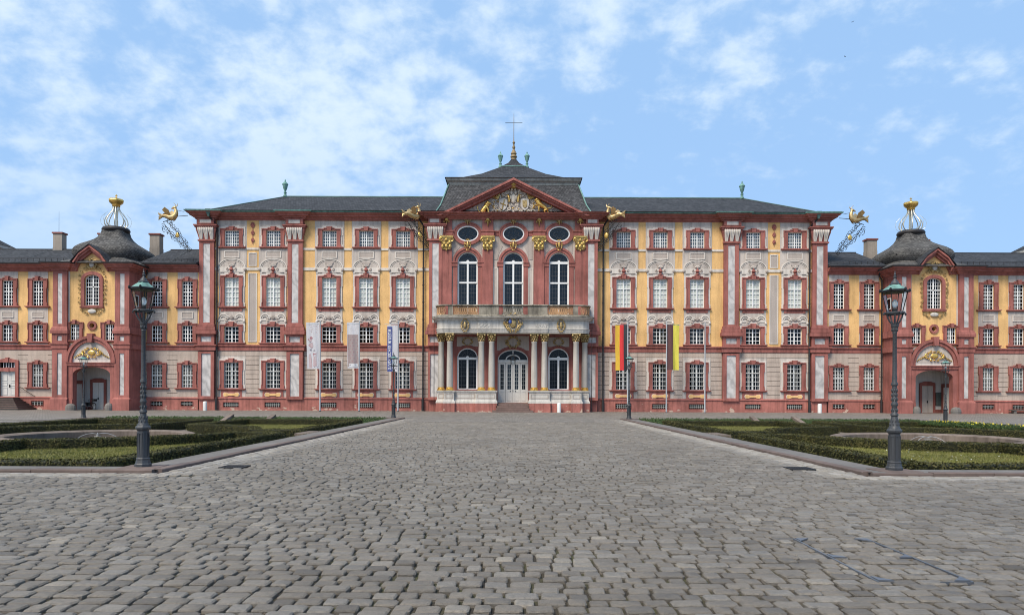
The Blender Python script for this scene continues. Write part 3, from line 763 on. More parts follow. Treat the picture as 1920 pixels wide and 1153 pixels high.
def pilaster(x, y, parent, z_top, base_y=610.0, w=PW, mw=12.5 * px, wd=0.28, cap=True, low=True):
    """pilaster from plinth to entablature, marble inlays; returns the part"""
    hw = w / 2; m = MB()
    zs0, zs1 = Z(base_y), z_top
    m.ring(rect(x - hw, x + hw, zs0, zs1), [rect(x - mw / 2, x + mw / 2, zs0 + 0.14, zs1 - 0.40)], y - wd, y + 0.05)
    for a, b, p in ((Z(629), Z(622), 0.30), (Z(622.0), Z(615), 0.20), (Z(615), Z(base_y), 0.10)):
        m.sweep([(0, a), (p, a), (p, b - 0.03), (0, b)], [(x - hw, y), (x - hw, y - wd), (x + hw, y - wd), (x + hw, y)])
    m.box(x - hw, x + hw, y - wd + 0.001, y + 0.05, Z(629), Z(base_y) - 0.001)
    m.ring(rect(x - hw - 0.09, x + hw + 0.09, Z(650), Z(629) - 0.001), [rect(x - 10 * px, x + 10 * px, Z(643.5), Z(633))], y - wd - 0.09, y + 0.05)
    m.ring(rect(x - hw - 0.06, x + hw + 0.06, Z(750), Z(661) - 0.001), [rect(x - 8.8 * px, x + 8.8 * px, Z(744.5), Z(665))], y - wd - 0.06, y + 0.05)
    o = O('pilaster', m, 'red_sandstone', parent)
    for a, b, q in ((zs0 + 0.14, zs1 - 0.40, mw / 2), (Z(643.5), Z(633), 10 * px), (Z(744.5), Z(665), 8.8 * px)):
        O('marble_inlay', MB().box(x - q, x + q, y - wd + 0.04, y, a, b), 'painted_marble', o)
    if cap:
        c = link('capital', CAP_ME, o); c.location = (x, y - wd + 0.10, z_top)
        c2 = link('tongue', TON_ME, o); c2.location = (x, y - wd + 0.10, z_top)
    return o

for s in (-1, 1):
    holes_up, holes_gr, holes_pl = [], [], []
    for i, d in enumerate(COLS):
        x = s * d * K
        for r in ('attic', 'bele', 'mezz'):
            gw, gh = WK[r]['dim']; z = Z(ROWS[r]); holes_up.append(rect(x - gw / 2, x + gw / 2, z, z + gh))
        gw, gh = WK['ground']['dim']; holes_gr.append(rect(x - gw / 2, x + gw / 2, Z(730), Z(730) + gh))
        holes_pl.append(rect(x - 14.5 * px, x + 14.5 * px, Z(764.6), Z(764.6) + 8.6 * px))
    xa, xb = sorted((s * DR * K, s * DW * K))
    O('upper_wall', MB().ring(rect(xa, xb, Z(654), zt + 0.6), holes_up, Y0, Y0 + 0.34), 'yellow_render', palace)
    gwall = O('ground_floor_wall', MB().ring(rect(xa, xb, Z(752), Z(655)), holes_gr, Y0 + 0.03, Y0 + 0.34), 'ashlar_joint', palace)
    O('plinth', MB().ring(rect(xa, xb, -0.3, zc0), holes_pl, Y0 - 0.14, Y0 + 0.3), 'plinth_red', palace)
    O('plinth_moulding', MB().sweep([(0, zc0 - 0.02), (0.22, zc0 - 0.02), (0.20, zc0 + 0.06), (0, zc0 + 0.14)], [(xa, Y0), (xb, Y0)]), 'red_sandstone', palace)
    # red storey band, stepping out round the pilasters
    path = [(s * DR * K, Y0)]
    for d in PIL:
        hw = PW / K / 2 + 3
        path += [(s * (d - hw) * K, Y0), (s * (d - hw) * K, Y0 - 0.36), (s * (d + hw) * K, Y0 - 0.36), (s * (d + hw) * K, Y0)]
    path = path[:-1] + [(s * (DW + 2) * K, Y0 - 0.36), (s * (DW + 2) * K, Y0 + 8)] if False else path
    if s < 0: path = path[::-1]
    O('storey_band', MB().sweep(band_profile(zb0, zb1, 0.20), path), 'red_sandstone', palace)
    # bays
    for i, d in enumerate(COLS):
        x = s * d * K
        ha = [rect(x - 13.5 * px - 0.1, x + 13.5 * px + 0.1, Z(465) - 0.05, Z(465) + 31 * px + 0.1)]
        O('bay_panel', MB().ring(rect(x - 27.5 * px, x + 27.5 * px, Z(503.5), zt + 0.001), ha, Y0 - 0.035, Y0 + 0.01), 'pale_stucco', palace)
        hb = [rect(x - 13.6 * px, x + 13.6 * px, Z(576.8) - 0.02, Z(576.8) + 54.5 * px + 0.05), rect(x - 13.9 * px, x + 13.9 * px, Z(644.6) - 0.02, Z(644.6) + 30.6 * px + 0.05)]
        O('bay_panel', MB().ring(rect(x - 24.5 * px, x + 24.5 * px, Z(648.6), Z(503.6)), hb, Y0 - 0.033, Y0 + 0.01), 'pale_stucco', palace)
        framed_panel('apron_panel', x, Y0 - 0.035, Z(485.5), Z(472.5), 14.5 * px, palace)
        a = place('arched_pediment', ARC_ME, palace, x, Y0 - 0.036, Z(503.0))
        for nm, me in (('pediment_field', ARCP_ME), ('bust_niche', HOOD_ME), ('shell', SHELL_ME), ('red_bust', URN_ME)): link(nm, me, a, (0, 0, 0))
        link('niche_scrolls', BRK_ME, a, (0, 0, 0))['kind'] = 'stuff'
        a = place('scroll_pediment', SCR_ME, palace, x, Y0 - 0.034, Z(597.5)); link('palmette', PAL_ME, a, (0, 0, 0))
        for r in ('attic', 'bele', 'mezz', 'ground'):
            xb_ = (blinds_r if s > 0 else blinds_l).get((r, i))
            place_window(r, x, Y0 - (0.037 if r != 'ground' else 0.012), Z(ROWS[r]), palace, extra_blind=xb_)
        place('sill_apron', APRON_ME, palace, x, Y0 - 0.036, Z(576.8)); g = place('sill_apron', GAPRON_ME, palace, x, Y0 - 0.012, Z(730))
        q = place('yellow_plaque', PLQ_ME, palace, x, Y0 - 0.082, Z(741.5)); place('plaque_border', PLQ2_ME, q, x, Y0 - 0.054, Z(741.5))
        place_cellar('cellar', x, Y0 - 0.15, Z(764.6), palace)
    # string courses across the yellow fields between the bays
    edges = [DR] + [q for d in sorted(COLS) for q in (d - 27.6, d + 27.6)] + [DW]
    gaps = [(DR, COLS[0] - 27.6)] + [(COLS[i] + 27.6, COLS[i + 1] - 27.6) for i in range(4)] + [(COLS[4] + 27.6, PIL[1] - 14.2)]
    gaps = [(a, b) for a, b in gaps if b > a]
    for a, b in gaps:
        segs = [(a, b)]
        if a < PIL[0] < b: segs = [(a, PIL[0] - 14.2), (PIL[0] + 14.2, b)]
        for p, q in segs:
            for zz, t in ((468.6, 1.9), (506.0, 2.6)):
                p2 = p - (2.9 if zz > 500 else 0); q2 = q + (2.9 if zz > 500 else 0)
                O('string_course', MB().box(s * p2 * K, s * q2 * K, Y0 - 0.07, Y0 + 0.01, Z(zz + t), Z(zz - t)), 'white_stucco', palace)
    # ornament field between the paired outer windows
    xm = s * 488.5 * K
    place('red_festoon', DROP_ME, palace, xm, Y0, Z(424))
    framed_panel('stucco_panel', xm, Y0, Z(501), Z(475.5), 7.6 * px, palace); framed_panel('stucco_panel', xm, Y0, Z(643), Z(514), 8.2 * px, palace)
    # rusticated courses of the ground floor
    SW = 26.3
    xs = [DR + 2] + [q for d in COLS for q in (d - SW, d + SW)] + [DW - 29]
    segs = [(DR - 2 + 2, COLS[0] - SW), (COLS[0] + SW, COLS[1] - SW), (COLS[1] + SW, COLS[2] - SW), (COLS[2] + SW, PIL[0] - 16), (PIL[0] + 16, COLS[3] - SW), (COLS[3] + SW, COLS[4] - SW), (COLS[4] + SW, PIL[1] - 16)]
    rows_ = [(660 + 8.75 * i, 660 + 8.75 * (i + 1)) for i in range(10)]
    for j, (ya, yb) in enumerate(rows_):
        for a, b in segs:
            if b - a < 1: continue
            O('stone_course', MB().box(s * (a + 0.3) * K, s * (b - 0.3) * K, Y0 - 0.012 , Y0 + 0.031, Z(yb) + 0.022, Z(ya) - 0.022 if j else Z(660)), 'ashlar_beige', gwall)
        if j == 0:
            for d in COLS: O('stone_course', MB().box(s * (d - SW) * K, s * (d + SW) * K, Y0 - 0.010, Y0 + 0.031, Z(yb) + 0.022, Z(660)), 'ashlar_beige', gwall)
    for d in COLS:      # flat field round each window
        x = s * d * K
        O('window_field', MB().ring(rect(x - SW * px, x + SW * px, Z(750), Z(669)), [rect(x - 13.9 * px, x + 13.9 * px, Z(730) - 0.01, Z(681) + 0.01)], Y0 - 0.008, Y0 + 0.031), 'pale_stucco', gwall)
    for d in PIL: pilaster(s * d * K, Y0, palace, Z(452.5))
    # frieze blocks above the capitals
    for d in PIL:
        x = s * d * K
        m = MB().ring(rect(x - 16 * px, x + 16 * px, Z(424.5), Z(414)), [rect(x - 11 * px, x + 11 * px, Z(423), Z(416.5))], Y0 - 0.62, Y0 + 0.1)
        f = O('frieze_block', m, 'red_sandstone', palace)
        O('carved_panel', MB().box(x - 11 * px, x + 11 * px, Y0 - 0.58, Y0, Z(423), Z(416.5)), 'white_stucco', f)
    # downpipes with copper hoppers
    for d, zt_ in ((553.5, 424), (168.0, 424)):
        x = s * d * K; xo = x + (s * 0.55 if d > 300 else s * 0.45)
        m = MB().tube([(xo, Y0 - 0.85, Z(409)), (xo, Y0 - 0.7, Z(413)), (x, Y0 - 0.32, Z(425)), (x, Y0 - 0.26, Z(432)), (x, Y0 - 0.26, Z(750)), (x, Y0 - 0.34, Z(755)), (x, Y0 - 0.34, 0.02)], 0.085, 8)
        for zz in range(440, 770, 32): m.lathe([(0.11, -0.04), (0.11, 0.04)], 8, (x, Y0 - (0.26 if zz < 750 else 0.34), Z(zz)))
        m.lathe([(0.13, 0.0), (0.13, 1.1)], 8, (x, Y0 - 0.34, 0.02))
        o = O('downpipe', m, 'lead_pipe', palace, 40)
        O('hopper', MB().lathe([(0.10, -0.35), (0.20, -0.1), (0.36, 0.15), (0.36, 0.35)], 4, (xo, Y0 - 0.95, Z(406)), rot=PI / 4), 'copper_dark', o)

# main cornice over each half (breaks forward over the pilasters), and round the ends
for s in (-1, 1):
    path = [(s * (DR - 2) * K, Y0 - 0.0)]
    for d in PIL:
        hw = PW / K / 2 + 3.5
        path += [(s * (d - hw) * K, Y0), (s * (d - hw) * K, Y0 - 0.42), (s * (d + hw) * K, Y0 - 0.42)]
        if d == PIL[0]: path += [(s * (d + hw) * K, Y0)]
    path += [(s * (PIL[1] + PW / K / 2 + 3.5) * K, Y0 + 17.5)]
    if s < 0: path = path[::-1]
    prof = cornice_profile(Z(415.5), Z(403.5), 0.78)
    O('cornice', MB().sweep(prof, path), 'red_sandstone', palace)
    O('gutter', MB().sweep([(0.71, Z(403.4)), (0.87, Z(403.4)), (0.91, Z(401.2)), (0.71, Z(401.2))], path), 'copper_green', palace)
    # end wall and rear wall
    xe = s * DW * K
    O('end_wall', MB().box(xe, xe - s * 0.4, Y0 + 0.341, Y0 + 17.4, -0.3, zt + 0.5), 'yellow_render', palace)
    O('end_plinth', MB().box(xe + s * 0.12, xe - s * 0.02, Y0 - 0.1, Y0 + 17.4, -0.3, zc0), 'red_sandstone', palace)
O('rear_wall', MB().box(-DW * K, DW * K, Y0 + 17.4, Y0 + 17.8, -0.3, zt + 0.5), 'yellow_render', palace)
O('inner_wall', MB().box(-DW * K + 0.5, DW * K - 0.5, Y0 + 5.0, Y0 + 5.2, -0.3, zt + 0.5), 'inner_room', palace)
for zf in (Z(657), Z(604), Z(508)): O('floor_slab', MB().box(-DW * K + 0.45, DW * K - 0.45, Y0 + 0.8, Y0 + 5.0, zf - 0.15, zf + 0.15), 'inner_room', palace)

# roof of the long block
ez = Z(401.0); EX, EY = (DW + 18.5) * K, Y0 - 1.08
rz, ry, rx = 23.62, 77.4, 25.5
def roof_sheet(ex, ey, eyb, ez, rx, ry, rz, k=0.16, lift=0.55):
    """hipped roof with bell-cast eaves: eave, flare line, ridge"""
    def q(ax, ay, t, zt): return ax + (math.copysign(rx, ax) - ax) * t, ay + (ry - ay) * t, zt
    fz = ez + (rz - ez) * k * lift
    c = [(-ex, ey), (ex, ey), (ex, eyb), (-ex, eyb)]
    v = [(x, y, ez) for x, y in c] + [q(x, y, k, fz) for x, y in c] + [(-rx, ry, rz), (rx, ry, rz)]
    f = [(0, 1, 5, 4), (1, 2, 6, 5), (2, 3, 7, 6), (3, 0, 4, 7), (4, 5, 9, 8), (5, 6, 9), (6, 7, 8, 9), (7, 4, 8), (3, 2, 1, 0)]
    return MB().add(v, f)
roof = O('roof', roof_sheet(EX, EY, Y0 + 18.6, ez, rx, ry, rz, 0.22, 0.62), 'slate', palace)
rc = MB().tube([(-rx, ry, rz + 0.03), (rx, ry, rz + 0.03)], 0.09, 6)
for s in (-1, 1): rc.tube([(s * rx, ry, rz + 0.03), (s * (EX + (rx - EX) * 0.22), EY + (ry - EY) * 0.22, ez + (rz - ez) * 0.22 * 0.62 + 0.03), (s * EX, EY, ez + 0.03)], 0.06, 6)
O('ridge_cap', rc, 'copper_dark', roof)
def urn_finial(x, y, z, h, parent, r=0.30):
    k = h / 1.8; q = r / 0.30
    pr = [(0.26, 0), (0.26, 0.12), (0.17, 0.2), (0.15, 0.42), (0.2, 0.5), (0.10, 0.58), (0.12, 0.66), (0.25, 0.95), (0.31, 1.25), (0.36, 1.28), (0.36, 1.36), (0.28, 1.42), (0.22, 1.52), (0.10, 1.60), (0.07, 1.68), (0.09, 1.74), (0.02, 1.85)]
    return O('urn_finial', MB().lathe([(a * q, b * k) for a, b in pr], 12, (x, y, z)), 'copper_green', parent, 40)
for s in (-1, 1): urn_finial(s * rx, ry, rz - 0.05, 1.95, roof, 0.28)
# ------------------------------------------------------------------ central bay with pediment
YR = 68.3
kr = YR / FPX
def ZR(py): return EYE + (HORIZON - py) * kr
def XR(d): return d * kr
WX = [-85.6 * kr, 0.0, 85.6 * kr]
q = kr
hall = [arched(19 * q, ZR(598), ZR(492), 19 * q, 16, cx) for cx in WX]
ovals = [arc(cx, ZR(439), 19 * q, 13.5 * q, 0, 2 * PI * 27 / 28, 27) for cx in WX]
XE = 158 * q
zbal = 9.22
O('central_upper_wall', MB().ring(rect(-XE, XE, ZR(601), ZR(404)), hall + ovals, YR, YR + 0.45), 'pale_stucco', palace)
door_o = arched(28.6 * q, 0.88, ZR(674.5), 19.5 * q, 16, 0)
gw_o = [arched(19.4 * q, ZR(730.3), ZR(672), 19.3 * q, 16, s * 85.3 * q) for s in (-1, 1)]
O('central_lower_wall', MB().ring(rect(-XE, XE, -0.3, ZR(601.2)), [door_o] + gw_o, YR + 0.02, YR + 0.45), 'red_sandstone', palace)
for s in (-1, 1):
    O('central_side_wall', MB().box(s * XE, s * (XE - 0.4), YR + 0.451, Y0 + 0.5, -0.3, ZR(404)), 'red_sandstone', palace)
    x = s * 147.0 * q
    pilaster(s * 143.5 * q + s * 2.0 * q, YR, palace, Z(452.5), w=24 * q, mw=12 * q, wd=0.26)
    m = MB().ring(rect(x - 12 * px, x + 12 * px, Z(424.5), Z(414)), [rect(x - 9 * px, x + 9 * px, Z(423), Z(416.5))], YR - 0.6, YR + 0.1)
    f = O('frieze_block', m, 'red_sandstone', palace)
    O('carved_panel', MB().box(x - 9 * px, x + 9 * px, YR - 0.56, YR, Z(423), Z(416.5)), 'white_stucco', f)
GC = gilt_capital(25.5 * q, 25 * q).mesh('gilded_capital', 'gilding', 50)
MSK = mask_ornament(17 * q, 20 * q).mesh('gilded_mask', 'gilding', 50)
SHL = mask_ornament(15 * q, 11 * q).mesh('gilded_shell', 'gilding_worn', 50)
DRP = rocaille(11 * q, 21 * q, 3, 0.045, 6).mesh('gilded_drop', 'gilding', 50)
for d in (-125, -47.9, 47.9, 125):
    x = XR(d); hw = 10 * q
    m = MB().box(x - hw, x + hw, YR - 0.20, YR + 0.02, ZR(598), ZR(469))
    m.box(x - hw * 0.9, x + hw * 0.9, YR - 0.18, YR + 0.02, ZR(469) + 0.001, ZR(443)); m.box(x - hw * 1.02, x + hw * 1.02, YR - 0.24, YR + 0.02, ZR(433.5), ZR(406))
    m.sweep(band_profile(ZR(443), ZR(433.6), 0.14), [(x - hw * 1.05, YR), (x - hw * 1.05, YR - 0.22), (x + hw * 1.05, YR - 0.22), (x + hw * 1.05, YR)])
    p = O('giant_pilaster', m, 'red_sandstone', palace)
    place('gilded_capital', GC, p, x, YR - 0.17, ZR(456.5)); place('gilded_mask', MSK, p, x, YR - 0.25, ZR(415.5))
for a, b in ((-115, -47.9 - 10.6), (-37.2, 37.2), (47.9 + 10.6, 115)):   # thin entablature between pilasters, cut by the ovals
    c = (a + b) / 2
    for s in (-1, 1):
        lo, hi = sorted((c + s * 26.6, c + s * (b - a) / 2))
        if hi - lo > 0.5: O('entablature', MB().sweep(band_profile(ZR(443), ZR(433.6), 0.16), [(XR(lo), YR), (XR(hi), YR)]), 'red_sandstone', palace)
def arc_frame_window(name, cx, y, hw, z0, zs, rise, parent, cols=2, rows_up=5, rows_dn=4, ztr=(), smat='white_paint', gmat='hall_glass', fan=True, f=0.09):
    """white arched casement with fanlight and leaded panes"""
    out = arched(hw, z0, zs, rise, 16, cx); inn = arched(hw - f, z0 + f, zs, rise - f, 16, cx)
    m = MB().ring(out, [inn], y, y + 0.12)
    m.box(cx - hw + f, cx + hw - f, y - 0.05, y + 0.121, zs - 0.13, zs + 0.10)
    m.box(cx - 0.09, cx + 0.09, y - 0.04, y + 0.122, z0 + f, zs - 0.13)
    for z in ztr: m.box(cx - hw + f, cx + hw - f, y - 0.045, y + 0.123, z - 0.08, z + 0.08)
    for s in (-1, 1):
        m.box(cx + s * (hw - f), cx + s * (hw - f - 0.06), y + 0.01, y + 0.119, z0 + f, zs - 0.13)
    if fan: m.prism(arc(cx, zs + 0.10, 0.14, 0.14, 0, PI, 8), y - 0.05, y + 0.12)
    w = O(name, m, smat, parent)
    t = 0.010; mm = MB()
    for s in (-1, 1):
        for i in range(1, 3):
            x = cx + s * (0.09 + (hw - f - 0.15) * i / 3); mm.box(x - t, x + t, y + 0.05, y + 0.07, z0 + f, zs - 0.13)
    n = int((zs - z0) / 0.40)
    for j in range(1, n):
        z = z0 + (zs - z0) * j / n; mm.box(cx - hw + f, cx + hw - f, y + 0.052, y + 0.068, z - t, z + t)
    for k in range(1, 6):
        a = PI * k / 6; ca, sa = math.cos(a), math.sin(a)
        mm.tube([(cx + 0.14 * ca, y + 0.06, zs + 0.1 + 0.14 * sa), (cx + (hw - f) * ca, y + 0.06, zs + (rise - f) * sa)], t, 4)
    mm.tube([(cx + 0.55 * hw * math.cos(PI * k / 10), y + 0.06, zs + 0.1 + 0.5 * rise * math.sin(PI * k / 10)) for k in range(11)], t, 4)
    O('leading', mm, 'lead_came', w)
    O('pane', MB().prism(arched(hw - 0.02, z0 + 0.02, zs, rise - 0.02, 16, cx), y + 0.08, y + 0.088), gmat, w)
    return w
for i, cx in enumerate(WX):
    arc_frame_window('hall_window', cx, YR + 0.20, 19 * q, ZR(598), ZR(492), 19 * q, palace, ztr=(ZR(530),))
    m = MB()
    arc_band(m, cx, ZR(492), 19.0 * q, 27 * q, 19.0 * q, 26.5 * q, 0, PI, YR - 0.12, YR + 0.02, 18)
    arc_band(m, cx, ZR(492), 24.0 * q, 28 * q, 23.6 * q, 27.6 * q, 0, PI, YR - 0.20, YR - 0.12, 18)
    for s in (-1, 1):
        m.box(cx + s * 19.0 * q, cx + s * 27.4 * q, YR - 0.11, YR + 0.02, ZR(598), ZR(500.5))
        m.sweep(band_profile(ZR(500.5), ZR(492) - 0.001, 0.12), [(cx + s * 18.6 * q - (s > 0) * 0 - (s < 0) * 11.6 * q, YR - 0.12), (cx + s * 18.6 * q + (s > 0) * 11.6 * q, YR - 0.12)])
        m.box(cx + s * 18.7 * q, cx + s * 30.2 * q, YR - 0.125, YR + 0.02, ZR(500.4), ZR(492.1))
    O('arch_surround', m, 'red_sandstone', palace)
    m = MB().ring(arc(cx, ZR(439), 27.5 * q, 21.5 * q, 0, 2 * PI * 35 / 36, 35), [arc(cx, ZR(439), 20.3 * q, 14.8 * q, 0, 2 * PI * 35 / 36, 35)], YR - 0.16, YR + 0.02)
    m.ring(arc(cx, ZR(439), 27.5 * q, 21.5 * q, 0, 2 * PI * 35 / 36, 35), [arc(cx, ZR(439), 25 * q, 19 * q, 0, 2 * PI * 35 / 36, 35)], YR - 0.22, YR - 0.16)
    ov = O('oval_surround', m, 'red_sandstone', palace)
    w = O('oval_window', MB().ring(arc(cx, ZR(439), 20.4 * q, 14.9 * q, 0, 2 * PI * 35 / 36, 35), [arc(cx, ZR(439), 18 * q, 12.6 * q, 0, 2 * PI * 35 / 36, 35)], YR - 0.10, YR + 0.2), 'white_paint', palace)
    O('pane', MB().prism(arc(cx, ZR(439), 18.5 * q, 13 * q, 0, 2 * PI * 35 / 36, 35), YR + 0.10, YR + 0.108), 'hall_glass', w)
    mm = MB()
    for k in range(8):
        a = 2 * PI * k / 8 + PI / 8; mm.tube([(cx + 0.2 * math.cos(a), YR + 0.08, ZR(439) + 0.12 * math.sin(a)), (cx + 18 * q * math.cos(a), YR + 0.08, ZR(439) + 12.6 * q * math.sin(a))], 0.011, 4)
    mm.tube([(cx + 10 * q * math.cos(t * PI / 10), YR + 0.08, ZR(439) + 7 * q * math.sin(t * PI / 10)) for t in range(20)], 0.011, 4, closed=True)
    O('leading', mm, 'lead_came', w)
    place('gilded_drop', DRP, palace, cx, YR - 0.2, ZR(460.5)); place('gilded_shell', SHL, palace, cx, YR - 0.2, ZR(417.5))
for s in (-1, 1):   # stucco fields between the windows
    framed_panel('stucco_panel', s * 33.0 * q, YR, ZR(597), ZR(503), 4.6 * q, palace, 'pale_stucco')
    for d in (36.0, 63, 108):
        x = s * d * q; ww = 4.6 * q
        if d == 36: pts = [(x - s * 16 * q, ZR(462)), (x + s * 0, ZR(449)), (x, ZR(487)), (x - s * 6 * q, ZR(487)), (x - s * 9 * q, ZR(476))]
        elif d == 63: pts = [(x - s * 3 * q, ZR(456)), (x + s * 8 * q, ZR(463)), (x + s * 0, ZR(473)), (x - s * 3 * q, ZR(476))]
        else: pts = [(x - s * 8 * q, ZR(463)), (x + s * 3 * q, ZR(456)), (x + s * 3 * q, ZR(476)), (x, ZR(473))]
        O('spandrel_panel', MB().prism(pts, YR - 0.03, YR), 'grey_panel', palace)
# entablature of the bay and pediment
path = [(-(DR + 2) * K, Y0 + 0.0), (-(DR + 2) * K, YR - 0.45), (-131 * q, YR - 0.45), (-131 * q, YR - 0.25), (131 * q, YR - 0.25), (131 * q, YR - 0.45), ((DR + 2) * K, YR - 0.45), ((DR + 2) * K, Y0)]
O('cornice', MB().sweep(cornice_profile(ZR(413.5), ZR(403.6), 0.85), path), 'red_sandstone', palace)
# raking cornice: two mitred prisms
HX, ZA, ZB = 143.5 * q * 0.985, ZR(334.5) * 0.985 + 0.25, ZR(403.5)
Yp = YR - 1.15
HX, ZB = at(144, 403.8, Yp)
ZA = at(0, 333.0, Yp)[1]
ped = MB()
sl = (ZA - ZB) / HX
for t0, t1, yf in ((0.0, 0.20, Yp), (0.20, 0.36, Yp + 0.16), (0.36, 0.60, Yp + 0.42)):
    e0, e1 = t0 / math.cos(math.atan(sl)), t1 / math.cos(math.atan(sl))
    x0, x1 = HX - t0 / sl, HX - t1 / sl
    for s in (-1, 1):
        ped.prism([(s * x0, ZB), (0, ZA - e0), (0, ZA - e1), (s * x1, ZB)], yf, YR + 0.6)
pediment = O('pediment', ped, 'red_sandstone', palace)
TX = HX - 0.60 / sl
O('tympanum', MB().prism([(-TX, ZB), (TX, ZB), (0, ZA - 0.6 / math.cos(math.atan(sl)))], YR - 0.1, YR + 0.5), 'pale_stucco', pediment)
# coat of arms in the pediment: shields, mantle, scrolls, lions
TY = YR - 0.16
def zt_(py): return at(0, py, TY)[1]
def xt_(d): return d * TY / FPX
arms = MB(); r_ = random.Random(5)
for s in (-1, 1):
    for d, py, r, a, dr in ((13, 399, 4.2, 0, 1), (22, 400, 4.6, PI, -1), (30, 398, 4.6, PI / 2, 1), (37, 396, 4.8, 0, -1), (44, 400, 3.6, PI, 1), (33, 387, 4.0, PI / 3, -1), (37, 379, 3.8, 0, 1),
                            (26, 370, 4.2, PI / 2, -1), (17, 364, 4.6, PI, 1), (11, 361, 3.6, 0, -1), (30, 364, 3.4, 0, 1), (9, 392, 4.4, PI / 2, 1), (6, 384, 3.0, 0, -1), (16, 377, 3.2, 0, 1), (26, 396, 3.2, 0, 1),
                            (64, 398, 2.6, 0, 1), (70, 396, 2.6, PI, -1), (78, 399, 3.0, 0, 1), (86, 401, 2.2, PI, 1), (96, 401, 1.8, 0, -1), (73, 391, 2.2, 0, 1)):
        arms.scroll(s * xt_(d), zt_(py), TY - 0.06, r * kr, 1.35, 0.060 if d < 50 else 0.045, a if s > 0 else PI - a, dr * s, 12, 5)
    for d, py, rx_, rz_ in ((4, 362, 2.6, 4.0), (5, 371, 2.4, 5.0), (12, 369, 3.6, 2.2), (3, 356, 2.4, 2.4)):
        arms.blob((s * xt_(d), TY - 0.08, zt_(py)), (rx_ * kr, 0.16, rz_ * kr), 8, 6)
for py, rr in ((398, 2.8), (403, 2.4)): arms.blob((0, TY - 0.12, zt_(py)), (rr * kr, 0.16, rr * kr), 8, 6)
arms.blob((xt_(9.5), TY - 0.16, zt_(348)), (2.6 * kr, 0.16, 2.6 * kr), 8, 6); arms.tube([(xt_(10), TY - 0.14, zt_(350)), (xt_(12), TY - 0.14, zt_(356)), (xt_(9), TY - 0.14, zt_(362))], [0.12, 0.16, 0.08], 6)
arms.blob((0, TY - 0.10, zt_(373)), (4.5 * kr, 0.12, 9 * kr), 8, 6)
for k in range(70):
    d = r_.uniform(3, 50); py = r_.uniform(max(352, 344 + d * 0.85), 401)
    for s in (-1, 1):
        if r_.random() < 0.6: arms.scroll(s * xt_(d), zt_(py), TY - 0.05, r_.uniform(1.3, 2.4) * kr, 1.1, 0.038, r_.uniform(0, 6), s, 7, 4)
        else: arms.blob((s * xt_(d), TY - 0.05, zt_(py)), (r_.uniform(0.6, 1.3) * kr, 0.10, r_.uniform(0.8, 1.8) * kr), 6, 4)
coat = O('coat_of_arms', arms, 'arms_stucco', pediment, 50)
for s, t in ((-1, 19.5), (1, 22)):
    cx = s * xt_(t if s < 0 else 21)
    m = MB()
    o_ = [(cx + a * 8.2 * kr, zt_(384.5) + b * 11.5 * kr) for a, b in ((-0.9, 0.85), (0, 1), (0.9, 0.85), (1.0, 0.1), (0.7, -0.6), (0, -1), (-0.7, -0.6), (-1.0, 0.1))]
    m.prism(o_, TY - 0.16, TY)
    O('shield', m, 'white_stone', pediment)
    if s < 0:
        O('shield_cross', MB().tube([(cx - 2 * kr, TY - 0.18, zt_(394)), (cx + 2.5 * kr, TY - 0.18, zt_(375))], 0.05, 5).tube([(cx - 5.5 * kr, TY - 0.18, zt_(382)), (cx + 5 * kr, TY - 0.18, zt_(386))], 0.05, 5), 'gilding', pediment)
    else:
        O('shield_emblem', MB().prism([(cx - 4.5 * kr, zt_(377)), (cx + 3.5 * kr, zt_(376)), (cx + 4.5 * kr, zt_(388)), (cx, zt_(391)), (cx - 3.8 * kr, zt_(388))], TY - 0.2, TY - 0.161), 'gilding_worn', pediment)
crown = MB().lathe([(0.28, -0.25), (0.34, -0.2), (0.30, -0.1), (0.45, 0.1), (0.42, 0.22), (0.2, 0.34), (0.05, 0.36), (0.05, 0.46)], 10, (0, TY - 0.3, zt_(350)))
arc_band(crown, 0, zt_(346), 0.32, 0.46, 0.30, 0.44, 0, PI, TY - 0.2, TY - 0.05, 10)
for s in (-1, 1):
    crown.scroll(s * xt_(15), zt_(344.5), TY - 0.14, 2.6 * kr, 1.5, 0.05, -PI / 2, s); crown.tube([(s * xt_(15), TY - 0.14, zt_(347)), (s * xt_(13), TY - 0.12, zt_(356))], 0.05, 5)
    for k in range(5):
        d = 27 + 3.2 * k; crown.tube([(s * xt_(30), TY - 0.12, zt_(374)), (s * xt_(d - 1), TY - 0.14, zt_(366 + k)), (s * xt_(d + 2), TY - 0.12, zt_(357.5 + 2.6 * k))], [0.08, 0.07, 0.03], 5)
    crown.tube([(s * xt_(8), TY - 0.2, zt_(380)), (s * xt_(9), TY - 0.2, zt_(372)), (s * xt_(11), TY - 0.18, zt_(366)), (s * xt_(14), TY - 0.16, zt_(368))], [0.10, 0.12, 0.11, 0.06], 6)
crown.blob((-0.05, TY - 0.14, zt_(391)), (3.2 * kr, 0.08, 1.6 * kr), 6, 4)
for k in range(26):
    d = r_.uniform(4, 46); py = r_.uniform(max(356, 350 + d * 0.8), 400); sg_ = r_.choice((-1, 1))
    crown.scroll(sg_ * xt_(d), zt_(py), TY - 0.10, r_.uniform(1.2, 2.2) * kr, 1.1, 0.036, r_.uniform(0, 6), sg_, 7, 4)
O('gilded_crown', crown, 'gilding', pediment, 50)
